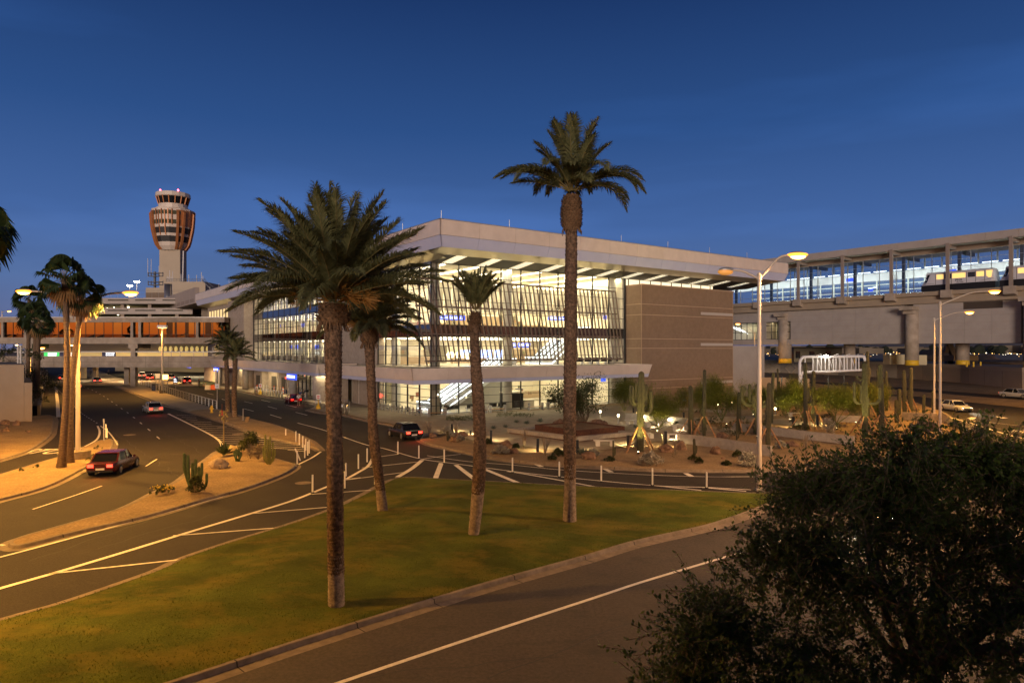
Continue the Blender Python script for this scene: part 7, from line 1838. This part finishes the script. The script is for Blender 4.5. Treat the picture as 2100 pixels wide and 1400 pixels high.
for px, py, top, lab in dl:
    g = G(px, py, .17 if px < 225 else (.14 if px == 586 else 0)); h = (py - top) * g.y / F
    if proto is None:
        proto = thing('lane_post', lab, 'post', g, 0, gpst); b = MB(); b.lathe([(.05, .05), (.05, .96), (.045, 1.0), (.001, 1.0)], n=12); b.build('post', plast_w, proto)
        b = MB(); b.lathe([(.12, .006), (.11, .05), (.055, .07)], n=12); b.build('foot', blackrub, proto); b = MB(); b.lathe([(.0512, .8), (.0512, .88)], n=12); b.build('reflector', mat('reflector_band', (.8, .8, .82), rough=.25), proto); o = proto
    else: o = dup(proto, g, 0, lab, gpst)
    o.scale = (1, 1, h)
o = dup(proto, G(617, 946), 0, 'leaning white lane post bent over at the median tip', gpst); o.rotation_euler = (0, R_(-24), 0); o.scale = (1, 1, 1.05)
g = G(213, 903, .18); t = thing('marker_post', 'thin grey marker post on the left islet tip beside the white posts', 'post', g); b = MB(); b.box(-.04, .04, -.02, .02, 0, 1.9); b.build('post', galv, t); b = MB(); b.box(-.06, .06, -.03, .03, 1.55, 1.9); b.build('marker_plate', galv, t)
# steel bollards
gst = 'steel bollards on the terminal pavement'; proto = None
for i, (px, py, lab) in enumerate(((523.5, 806, 'farthest steel bollard of the kerb row'), (528, 807.5, 'second farthest steel bollard of the kerb row'), (538.7, 809.5, 'steel bollard right of the yellow sign base, third in the row'), (544, 810.3, 'fourth steel bollard of the kerb row'), (549.5, 811.3, 'fifth steel bollard of the kerb row'), (555, 812.2, 'sixth steel bollard of the kerb row'), (561, 813, 'seventh steel bollard of the kerb row, below a striped post'), (566.5, 814, 'eighth steel bollard of the kerb row'), (572.5, 815, 'ninth steel bollard of the kerb row'), (578.4, 816.2, 'nearest steel bollard of the kerb row, behind the red car'), (648.6, 838, 'steel bollard left of the yellow sign base on the pavement tip'), (656.8, 838, 'steel bollard right of the yellow sign base on the pavement tip'), (702, 847, 'left steel bollard of the pair right of the largest palm'), (711.7, 849, 'right steel bollard of the pair right of the largest palm'))):
    g = G(px, py, .2)
    if proto is None:
        proto = thing('steel_bollard', lab, 'bollard', g, 0, gst); b = MB(); b.lathe([(.14, 0), (.14, 1.12), (.12, 1.16), (.001, 1.17)], n=14); b.build('post', steel, proto, smooth=True); b = MB(); b.lathe([(.143, .95), (.143, 1.02)], n=14); b.build('groove_band', black_m, proto)
    else: dup(proto, g, 0, lab, gst)
# short slat rails and timber benches beside the glass
rl_g = 'short posts with rails along the glass front'
t = thing('post_rail', 'row of short grey posts with a rail along the side glass', 'railing', B(-1.5, 14.5, .2)); b = MB()
for i in range(16): b = MB(); b.par(B(-1.5, 14.5 - i * .98, .2), Lv * .14, Rv * .14, UP * .95); b.build('post', galv, t, w=True); b = MB(); b.par(B(-1.45, .0, .75), Lv * 14.5, Rv * .06, UP * .12); b.par(B(-1.45, .0, .45), Lv * 14.5, Rv * .06, UP * .08); b.build('rail', galv, t, w=True)
for px, lab in ((899, 'timber slat bench outside the glass at the corner'), (985, 'timber slat bench outside the glass right of the slim palm'), (1023, 'timber slat bench outside the glass below the kiosk'), (1101, 'timber slat bench outside the glass before the round column'), (1140, 'timber slat bench outside the glass left of the tallest palm'), (1172, 'timber slat bench outside the glass behind the tallest palm')):
    r = rl(px, l=-1.6); t = thing('slat_bench', lab, 'bench', B(r, -1.6, .2), 0, 'timber slat benches outside the glass'); b = MB()
    for a in (-1.2, 1.0): b = MB(); b.par(Rv * a, Rv * .14, Lv * .4, UP * .95); b.build('leg', galv, t)
    b = MB(); b.par(Rv * -1.2 + UP * .42, Rv * 2.3, Lv * .45, UP * .07); b.build('seat', wood, t)
# striped channel posts, yellow based signs, railings
for px, py, lab in ((527, 803, 'orange striped channel post left of the yellow sign base'), (562, 805, 'orange striped channel post behind the bollards, middle one'), (580.5, 808, 'orange striped channel post near the red car')):
    g = G(px, py, .2); t = thing('channel_post', lab, 'post', g, 0, 'orange striped channel posts'); b = MB()
    for k in range(5): b.lathe([(.13, .25 * k), (.13, .25 * k + .25)], n=10, m=k % 2)
    b.build('post', [orange, plast_w], t); b = MB(); b.lathe([(.26, 0), (.24, .08), (.13, .09)], n=10); b.build('foot', blackrub, t)
for px, py, lab, top in ((534, 808.5, 'yellow footed small sign among the far bollards', 787), (653, 838, 'yellow footed small sign on the pavement tip', 809)):
    g = G(px, py, .2); h = (py - top) * g.y / F; t = thing('foot_sign', lab, 'sign', g, 0, 'yellow footed small signs'); b = MB(); b.lathe([(.36, 0), (.3, .35), (.12, .6), (.05, .7)], n=12); b.build('yellow_foot', yellow, t); b = MB(); b.tube([V(0, 0, .6), V(0, 0, h)], .04, 6); b.build('pole', yellow, t)
    b = MB(); b.box(-.26, .26, -.05, -.02, h - .62, h); o = b.build('sign_board', white_m, t); b = MB(); b.box(-.18, .18, -.056, -.05, h - .28, h - .12); b.box(-.18, .18, -.056, -.05, h - .5, h - .36); b.build('lettering', redp, o)
t = thing('queue_rail', 'steel hoop rail on the pavement right of the largest palm', 'railing', G(707, 843, .2)); b = MB(); a = G(699, 843, .2) - t.location; c = G(716, 845, .2) - t.location
b.tube([a, a + UP * 1.5, c + UP * 1.5, c], .035, 6); m_ = a.lerp(c, .45); b.tube([m_, m_ + UP * 1.5], .035, 6); b.build('hoop', galv, t); b = MB(); b.lathe([(.1, 0), (.1, .03)], a, 8); b.build('foot', galv, t)
t = thing('chain_rail', 'posts and sagging chains behind the far bollards', 'railing', G(540, 800, .2)); b = MB(); ch = MB(); last = None
for px, py in ((541, 800), (547, 801), (562, 803), (580, 806), (592, 808)):
    q = G(px, py, .2) - t.location; b.tube([q, q + UP * 1.1], .04, 6)
    if last is not None: m_ = (q + last) * .5 + UP * .75; ch.tube(smooth([last + UP * 1.05, m_, q + UP * 1.05], 4), .03, 4)
    last = q
b.build('post', plast_w, t); ch.build('chain', galv, t)
# median railing
gr_ = [(281, 786), (344, 805), (366, 813.5), (405, 825.5), (444, 838)]
def railing(label, pts, n, h=1.1):
    q = lerp_line([G(x, y, KERB) for x, y in pts], n); t = thing('railing', label, 'railing', q[0]); b = MB(); r = MB()
    for p in q: b.box(p.x - q[0].x - .04, p.x - q[0].x + .04, p.y - q[0].y - .04, p.y - q[0].y + .04, 0, h)
    for a, c in zip(q, q[1:]):
        for z in (.25, .5, .75, 1.0): r.bar(a - q[0] + UP * z, c - q[0] + UP * z, .02)
        r.bar(a - q[0] + UP * h, c - q[0] + UP * h, .07, .05)
    b.build('post', galv, t); r.build('rails', galv, t)
railing('steel cable railing along the median pavement, near stretch', [(340, 804), (366, 813.5), (405, 825.5), (444, 838)], 19); railing('steel cable railing along the median pavement, far stretch under the bridge', [(281, 786), (312, 795), (338, 803)], 12)
# signs on the median
def sign(name, label, px, py, top, bot, wpx, m, face=None, posts=1, lit=False, txt=None, tm=None, z=KERB):
    g = G(px, py, z); k = g.y / F; t = thing(name, label, 'sign', g); b = MB(); hz = lambda y: (py - y) * k
    for i in range(posts): x = 0 if posts == 1 else (-.4 + .8 * i) * wpx * k; b.tube([V(x, .06, 0), V(x, .06, hz(top))], .05, 6)
    b.build('post', galv, t); b = MB(); b.box(-wpx * k / 2, wpx * k / 2, -.02, .03, hz(bot), hz(top)); o = b.build('sign_board', m, t)
    if txt: text('lettering', txt, (bot - top) * k * .62, (0, -.03, hz((top * .42 + bot * .58))), (R_(90), 0, 0), tm, o)
    if face == 'lines':
        b = MB()
        for j in range(3): b.box(-wpx * k * .35, wpx * k * (.35 - .12 * j), -.03, -.021, hz(bot - (bot - top) * (.2 + .25 * j)) - .03, hz(bot - (bot - top) * (.2 + .25 * j)) + .06)
        b.build('lettering', tm, o)
    return t
sign('speed_sign', 'white speed limit sign reading 15 at the end of the median railing', 445, 838.5, 787, 796, 8, white_m, txt='15', tm=black_m)
sign('navy_sign', 'navy information sign on a post left of the speed sign', 360, 813, 773, 785.5, 10, blue_d, 'lines', tm=white_e); sign('blank_sign', 'grey back of a two post sign left of the glowing one', 323.5, 804, 766, 775.5, 9, white_m, posts=2)
sign('glowing_sign', 'glowing yellow two post sign beside the flat headed lamp', 339, 807, 768, 778, 11, yellow_e, posts=2)
sign('arrow_sign', 'white arrow sign on the retaining wall bank at left', 85, 800, 789, 797, 8, white_m, txt='<', tm=black_m, z=1.0); sign('small_square_sign', 'small yellow and white sign under the left end of the bridge', 82, 774, 762, 767, 5, white_m, z=.3); sign('diamond_sign_back', 'grey back of a diamond sign beside the right lamp pole', 1930, 880, 843, 868, 4, galv)
b = MB(); t = bpy.data.objects['diamond_sign_back']; k = t.location.y / F; b.add([V(-14 * k, -.05, 24 * k), V(0, -.05, 12 * k), V(14 * k, -.05, 24 * k), V(0, -.05, 36 * k)], [(0, 1, 2, 3)]); b.add([V(-14 * k, -.02, 24 * k), V(0, -.02, 12 * k), V(14 * k, -.02, 24 * k), V(0, -.02, 36 * k)], [(3, 2, 1, 0)]); b.build('diamond_plate', mat('brown_sign_back', (.20, .15, .10), rough=.5, metal=.4), t)
g = G(315, 801, KERB); t = thing('litter_bin', 'navy litter bin by the median railing', 'bin', g); b = MB(); b.lathe([(.35, 0), (.38, 1.0), (.3, 1.05)], n=14); b.build('bin_body', blue_d, t); b = MB(); b.lathe([(.3, 1.05), (.32, 1.2), (.2, 1.3), (.01, 1.32)], n=14); b.build('lid', black_m, t)
g = G(434, 846, .2); t = thing('fire_hydrant', 'yellow fire hydrant on the gravel median', 'hydrant', g); b = MB(); b.lathe([(.2, 0), (.2, .08), (.13, .1), (.13, .62), (.17, .66), (.16, .8), (.08, .92), (.001, .95)], n=12); b.build('body', yellow, t); b = MB(); b.tube([V(-.26, 0, .52), V(.26, 0, .52)], .075, 8); b.tube([V(0, -.24, .45), V(0, 0, .45)], .09, 8); b.build('outlet', yellow, t)
g = G(455.5, 851, .2); t = thing('red_post', 'short red and brown post right of the fire hydrant', 'post', g); b = MB(); b.lathe([(.09, 0), (.09, .55)], n=8); b.build('red_base', redp, t); b = MB(); b.lathe([(.08, .55), (.08, 1.25), (.12, 1.27), (.12, 1.36)], n=8); b.build('post', corten, t)
g = G(498.5, 861, .2); t = thing('short_post', 'thin bare post on the gravel median beside the brown plate', 'post', g); b = MB(); b.tube([V(0), V(0, 0, 1.3)], .05, 6); b.build('post', galv, t); b = MB(); b.box(-.1, .1, -.1, .1, 0, .03); b.build('foot', galv, t)
g = G(505, 865, .2); b = MB(); b.par(V(-.16, 0, -.05), V(.34, 0, 0), V(0, .12, 0), V(.16, 0, .62)); tag(b.build('tilted_plate', mat('brown_plate', (.16, .11, .07), rough=.8), loc=g), 'tilted brown plate standing on the gravel median', 'marker')
for px, py, lab in ((417.5, 792, 'orange traffic cone, left of the pair by the barrier'), (422, 792.5, 'orange traffic cone, right of the pair by the barrier')):
    g = G(px, py, .1); t = thing('traffic_cone', lab, 'cone', g, 0, 'traffic cones by the barrier'); b = MB(); b.lathe([(.2, .04), (.15, .3)], n=10); b.lathe([(.15, .3), (.1, .55)], n=10, m=1); b.lathe([(.1, .55), (.04, .85), (.001, .86)], n=10); b.build('cone_body', [orange, plast_w], t); b = MB(); b.box(-.24, .24, -.24, .24, 0, .04); b.build('foot', orange, t)
for px, py, m, lab in ((427, 799, plast_w, 'white plastic barrier at the end of the drop off lane'), (436, 799, orange, 'orange plastic barrier at the end of the drop off lane')):
    g = G(px, py, .02); t = thing('plastic_barrier', lab, 'barrier', g, 0, 'plastic barriers'); b = MB(); b.add([V(-.6, -.3, 0), V(.6, -.3, 0), V(.6, .3, 0), V(-.6, .3, 0), V(-.55, -.12, .95), V(.55, -.12, .95), V(.55, .12, .95), V(-.55, .12, .95)], [(3, 2, 1, 0), (4, 5, 6, 7), (0, 1, 5, 4), (1, 2, 6, 5), (2, 3, 7, 6), (3, 0, 4, 7)]); b.build('body', m, t); b = MB(); b.box(-.3, .3, -.1, .1, .95, 1.0); b.build('rib', m, t)
g = G(445, 797, .1); t = thing('glass_screen', 'frosted glass screen and blue sign frame at the footbridge lift', 'shelter', P(450, 797, 140)); b = MB(); a, c = P(440, 798, 140), P(452, 760, 140)
for px in (442.5, 449): b.bar(P(px, 798, 140), P(px, 758, 140), .3)
b.build('post', galv, t, w=True); b = MB(); a, c = P(408, 795, 141), P(450, 782, 141); b.box(a.x, c.x, 141, 141.05, a.z, c.z); b.build('glass_panel', glass('pale_screen_glass', (.75, .85, .75), base=.1), t, w=True)
# ---------- cars ----------
def loft(b, secs, m=0):
    k = len(secs[0]); vs = [p for s in secs for p in s]; fs = []
    for i in range(len(secs) - 1):
        for j in range(k): fs.append((i * k + j, i * k + (j + 1) % k, (i + 1) * k + (j + 1) % k, (i + 1) * k + j))
    fs += [tuple(range(k))[::-1], tuple((len(secs) - 1) * k + j for j in range(k))]; b.add(vs, fs, m)
def car(label, loc, rz, pm_, suv=False, brake=1.0, heads=False, hatch=False, L=4.6, name='parked_car', group=None):
    """front points along +y"""
    t = thing(name, label, 'car', loc, rz, group); Hh = 1.72 if suv else 1.45; hw = .92; zb = .98 if suv else .86; y0 = -L / 2; y1 = L / 2
    def sec(y, w_, za, zc): return [V(-w_, y, za + .12), V(-w_ * .92, y, za), V(w_ * .92, y, za), V(w_, y, za + .12), V(w_ * 1.0, y, zc - .2), V(w_ * .93, y, zc), V(-w_ * .93, y, zc), V(-w_, y, zc - .2)]
    b = MB(); loft(b, [sec(y0, hw * .86, .42, zb - .06), sec(y0 + .12, hw * .95, .3, zb + .02), sec(y0 + .7, hw, .22, zb + .04), sec(0, hw, .2, zb), sec(y1 - 1.3, hw, .22, zb - .03), sec(y1 - .45, hw * .96, .24, zb - .16), sec(y1 - .1, hw * .88, .3, zb - .28), sec(y1, hw * .74, .42, zb - .36)])
    bo = b.build('body', pm_, t, smooth=True); bo.data.set_sharp_from_angle(angle=R_(38))
    def cs(y, w_, z): return [V(-w_, y, zb - .03), V(w_, y, zb - .03), V(w_ * .84, y, z), V(-w_ * .84, y, z)]
    b = MB(); ys = (y0 + (.1 if suv or hatch else .55), y0 + (.45 if suv else 1.15), .25, y1 - 1.45)
    loft(b, [[V(-hw * .88, ys[0], zb - .03), V(hw * .88, ys[0], zb - .03), V(hw * .86, ys[0] + .02, zb + .02), V(-hw * .86, ys[0] + .02, zb + .02)], cs(ys[1], hw * .9, Hh - .05), cs(ys[2], hw * .9, Hh - .03), [V(-hw * .86, ys[3], zb - .05), V(hw * .86, ys[3], zb - .05), V(hw * .84, ys[3] - .03, zb), V(-hw * .84, ys[3] - .03, zb)]])
    b.build('windows', carglass, t)
    b = MB(); loft(b, [[V(-hw * .7, ys[1] - .1, Hh - .09), V(hw * .7, ys[1] - .1, Hh - .09), V(hw * .66, ys[1] - .05, Hh - .02), V(-hw * .66, ys[1] - .05, Hh - .02)], [V(-hw * .78, (ys[1] + ys[2]) / 2, Hh - .06), V(hw * .78, (ys[1] + ys[2]) / 2, Hh - .06), V(hw * .68, (ys[1] + ys[2]) / 2, Hh + .01), V(-hw * .68, (ys[1] + ys[2]) / 2, Hh + .01)], [V(-hw * .7, ys[2] + .12, Hh - .1), V(hw * .7, ys[2] + .12, Hh - .1), V(hw * .66, ys[2] + .06, Hh - .02), V(-hw * .66, ys[2] + .06, Hh - .02)]])
    for s in (-1, 1):
        b.bar(V(s * hw * .86, ys[3] - .02, zb), V(s * hw * .74, ys[2] + .05, Hh - .06), .06, .05); b.bar(V(s * hw * .86, ys[0] + .05, zb), V(s * hw * .74, ys[1], Hh - .06), .10, .06); b.bar(V(s * hw * .895, -.15, zb), V(s * hw * .77, -.15, Hh - .06), .07, .04)
    b.build('roof', pm_, t)
    for sx in (-1, 1):
        for y in (y0 + .85, y1 - .9):
            r = .36 if suv else .33; c = V(sx * (hw - .09), y, r); b = MB(); b.tube([c - V(.11), c + V(.11)], [r, r], 18); o = b.build('wheel', tyre, t)
            b = MB(); b.tube([c + V(sx * .105), c + V(sx * .122)], [r * .66, r * .6], 14); b.build('rim', rim, o)
        b = MB(); b.box(sx * hw * .62 - .17, sx * hw * .62 + .17, y0 - .03, y0 + .14, zb - .24, zb - .06); b.build('tail_light', tail_s if brake > 1 else tail, t)
        b = MB(); b.ball(V(sx * hw * .62, y1 - .2, zb - .34), .18, .14, .09, 8); b.build('headlight', headl if heads else carglass, t)
        b = MB(); b.ball(V(sx * (hw + .08), y1 - 1.6, zb + .06), .1, .08, .07, 8); b.build('mirror', pm_, t)
        if brake: light('tail_glow', 'SPOT', V(0), 28 * brake, (1, .06, .03), None, .08, None, R_(150), .6).__setattr__('parent', t) if False else None
    b = MB(); b.box(-.26, .26, y0 - .012, y0 + .02, zb - .42, zb - .29); b.build('number_plate', plast_w, t); b = MB(); b.box(-hw * .8, hw * .8, y0 - .02, y0 + .2, .3, .42); b.box(-hw * .6, hw * .6, y1 - .06, y1 + .01, .34, .5); b.build('bumper', black_m, t)
    l = bpy.data.lights.new('tail_glow', 'SPOT'); l.energy = 45 * brake; l.color = (1, .05, .03); l.spot_size = R_(150); l.spot_blend = .6; l.shadow_soft_size = .4; o = bpy.data.objects.new('tail_glow', l); COL.objects.link(o); o.parent = t; o.location = (0, y0 - .12, zb - .1); o.rotation_euler = aim((0, -1, -.35))
    if heads:
        l = bpy.data.lights.new('head_glow', 'SPOT'); l.energy = 900; l.color = (1, .9, .68); l.spot_size = R_(70); l.spot_blend = .7; l.shadow_soft_size = .3; o = bpy.data.objects.new('head_glow', l); COL.objects.link(o); o.parent = t; o.location = (0, y1 + .1, .6); o.rotation_euler = aim((0, 1, -.12))
    return t
def head_to(a, c): d = c - a; return math.atan2(d.y, d.x) - PI / 2
def place(label, a, c, paint_, **k): a, c = G(*a), G(*c); d = (c - a).normalized(); return car(label, a + d * 2.3, head_to(a, c), paint_, **k)
place('red hatchback stopped at the drop off kerb with its tail lights on', (608, 829), (588, 823), p_red, hatch=True, L=4.3)
place('silver sedan driving away beside the median kerb with red tail lights', (320, 849), (236, 815), p_silver, brake=1.6, name='moving_car')
place('maroon sedan turning on the left curve with glowing tail lights', (205, 978), (330, 924), p_dark, brake=1.6, name='moving_car')
place('black sedan with red tail lights on the terminal road between two palm trunks', (850, 903), (790, 886), p_black, brake=1.4, name='moving_car')
place('white car far down the left road with red tail lights', (157, 798), (128, 781), p_white, brake=1.4, name='moving_car')
place('dark car farthest down the left road under the bridge', (128, 780), (112, 771), p_black, brake=1.4, name='moving_car')
place('silver car beside the pavement under the bridge on the left road', (200, 786), (172, 774), p_silver, brake=1.4, name='moving_car')
place('maroon SUV stopped in the drop off lane with bright brake lights', (384, 788), (366, 779), p_dark, suv=True, brake=2, L=4.7)
place('red car with brake lights under the bridge behind the column', (308, 780), (296, 773), p_red, suv=True, brake=2, L=4.6)
place('white car parked under the bridge right of the square column', (291, 775), (280, 769), p_white, suv=True, brake=1.2)
place('pale taxi under the bridge left of the maroon SUV', (352, 780), (338, 773), p_white, suv=True, brake=1.2)
def facing(label, a, c, paint_, **k): a, c = G(*a), G(*c); d = (c - a).normalized(); return car(label, a - d * 2.3, head_to(a, c), paint_, heads=True, brake=.2, **k)
facing('white car with headlights on coming round the right loop road', (1985, 846), (2060, 856), p_white, name='moving_car')
facing('dark car with headlights on the near road behind the foreground tree', (1800, 1085), (1640, 1140), p_black, name='moving_car')
g = V(77, 104, .78); car('amber lit car passing on the upper road beside the gravel slope', g, head_to(V(77, 104), V(83, 88)), p_silver, heads=True, brake=.2, name='moving_car')
# ---------- people ----------
def person(label, loc, rz, top_m, leg_m, pose='stand', skirtless=True, carry=None):
    t = thing('person', label, 'person', loc, rz)
    if pose == 'stand': J = dict(pel=(0, 0, .95), ch=(0, -.01, 1.28), nk=(0, 0, 1.48), hd=(0, .02, 1.60), tp=(0, .02, 1.74), ls=(-.19, 0, 1.42), le=(-.25, -.02, 1.14), lw=(-.23, .14, .95), lh=(-.22, .2, .88), rs=(.19, 0, 1.42), re=(.26, .0, 1.14), rw=(.22, .18, 1.0), rh=(.2, .26, .96), lp=(-.1, 0, .9), lk=(-.11, .03, .5), la=(-.12, -.02, .08), lt=(-.13, .13, .03), rp=(.1, 0, .9), rk=(.12, .04, .5), ra=(.13, -.01, .08), rt=(.14, .15, .03))
    else: J = dict(pel=(0, 0, .5), ch=(0, .03, .82), nk=(0, .06, 1.02), hd=(0, .1, 1.14), tp=(0, .11, 1.28), ls=(-.19, .05, .96), le=(-.24, .12, .7), lw=(-.14, .34, .62), lh=(-.1, .42, .62), rs=(.19, .05, .96), re=(.24, .12, .7), rw=(.14, .34, .62), rh=(.1, .42, .62), lp=(-.1, .05, .5), lk=(-.12, .45, .5), la=(-.12, .45, .08), lt=(-.12, .6, .03), rp=(.1, .05, .5), rk=(.12, .46, .5), ra=(.13, .5, .08), rt=(.13, .64, .03))
    def skinobj(name, chain, rad, m, sub=1):
        ks = []; es = []
        for a, c in chain:
            for q in (a, c):
                if q not in ks: ks.append(q)
            es.append((ks.index(a), ks.index(c)))
        me = bpy.data.meshes.new(name); me.from_pydata([J[k] for k in ks], es, []); me.materials.append(m); o = bpy.data.objects.new(name, me); COL.objects.link(o); o.parent = t
        md = o.modifiers.new('skin', 'SKIN'); md.use_smooth_shade = True
        for i, k in enumerate(ks): me.skin_vertices[0].data[i].radius = (rad[k], rad[k]); me.skin_vertices[0].data[i].use_root = (i == 0)
        s = o.modifiers.new('sub', 'SUBSURF'); s.levels = sub; s.render_levels = sub; return o
    R = dict(pel=.13, ch=.15, nk=.055, hd=.09, tp=.075, ls=.065, le=.045, lw=.032, lh=.035, rs=.065, re=.045, rw=.032, rh=.035, lp=.095, lk=.06, la=.042, lt=.035, rp=.095, rk=.06, ra=.042, rt=.035)
    CH = [('pel', 'ch'), ('ch', 'nk'), ('nk', 'hd'), ('hd', 'tp'), ('ch', 'ls'), ('ls', 'le'), ('le', 'lw'), ('lw', 'lh'), ('ch', 'rs'), ('rs', 're'), ('re', 'rw'), ('rw', 'rh'), ('pel', 'lp'), ('lp', 'lk'), ('lk', 'la'), ('la', 'lt'), ('pel', 'rp'), ('rp', 'rk'), ('rk', 'ra'), ('ra', 'rt')]
    skinobj('body', CH, R, skin)
    big = {k: v + .022 for k, v in R.items()}; big['nk'] = .06
    skinobj('shirt', [('pel', 'ch'), ('ch', 'nk'), ('ch', 'ls'), ('ls', 'le'), ('ch', 'rs'), ('rs', 're')], big, top_m)
    leg = [('pel', 'lp'), ('lp', 'lk'), ('pel', 'rp'), ('rp', 'rk')]
    if leg_m is not cl_r: leg += [('lk', 'la'), ('rk', 'ra')]
    bl = {k: v + .024 for k, v in R.items()}; bl['pel'] = .145; skinobj('trousers', leg, bl, leg_m)
    b = MB(); h = Vector(J['tp']); b.ball(h + V(0, -.025, -.02), .098, .105, .085, 10); b.build('hair', hairm, t, smooth=True)
    b = MB()
    for k in ('lt', 'rt'): q = Vector(J[k]); b.ball(q + V(0, -.06, .015), .05, .13, .05, 8)
    b.build('shoes', cl_k if leg_m is not cl_r else plast_w, t)
    return t
g = G(612.5, 831); person('person in white shirt and red shorts loading the red hatchback', g, R_(10), cl_w, cl_r)
g = G(408, 792, .15); person('person in black standing on the pavement near the maroon SUV', g, R_(80), cl_k, cl_k)
g = G(616, 823, .21); person('person in dark blue clothes standing by the entrance doors', g, R_(140), cl_b, cl_k)
g = G(622, 822, .21); person('person in black beside the litter stand by the entrance', g, R_(200), cl_k, cl_k)
g = B(1.9, 1.0, .25); person('person in black standing just inside the glass at the corner', g, R_(60), cl_k, cl_k)
g = B(2.9, 1.35, .25); person('person in black sitting on the seats at the left foot of the escalators', g, R_(160), cl_k, cl_k, 'sit')
g = B(-.9, .9, .2); person('person sitting on a low rail outside the corner glass', g, R_(110), cl_k, cl_b, 'sit')
g = G(186, 768, .15); person('person in dark clothes waiting on the far pavement under the bridge', g, R_(100), cl_k, cl_k)
g = G(222, 769, .15); person('person in blue clothes waiting farther right under the bridge', g, R_(30), cl_b, cl_k)
g = G(1404, 832, .2); person('person in pale blue shirt sitting far off below the brown block', g, R_(150), mat('pale_blue_shirt', (.15, .4, .6), rough=.8), cl_k, 'sit')
t = thing('luggage_trolley', 'black and steel luggage stand by the entrance doors', 'trolley', G(626, 816, .21)); b = MB(); b.lathe([(.4, 0), (.4, 1.0)], n=12); b.build('base', steel, t); b = MB(); b.lathe([(.55, 1.0), (.55, 1.3), (.01, 1.32)], n=12); b.build('top', black_m, t)
t = thing('suitcase_group', 'dark suitcases standing by the entrance wall', 'luggage', G(590, 807, .21)); b = MB(); b.box(-.6, -.2, -.15, .15, 0, .75); b.build('suitcase', cl_b, t); b = MB(); b.box(-.1, .3, -.15, .15, 0, .6); b.build('suitcase', cl_k, t); b = MB(); b.box(.4, .75, -.15, .15, 0, .8); b.build('suitcase', corten, t)
SC.view_settings.view_transform = 'Standard'; SC.view_settings.look = 'None'; SC.view_settings.exposure = 0; SC.view_settings.gamma = 1
SC.cycles.use_denoising = True
SC.cycles.max_bounces = 8; SC.cycles.diffuse_bounces = 3; SC.cycles.glossy_bounces = 3; SC.cycles.transparent_max_bounces = 12
SC.cycles.sample_clamp_indirect = 6; SC.cycles.sample_clamp_direct = 0
SC.cycles.caustics_reflective = False; SC.cycles.caustics_refractive = False
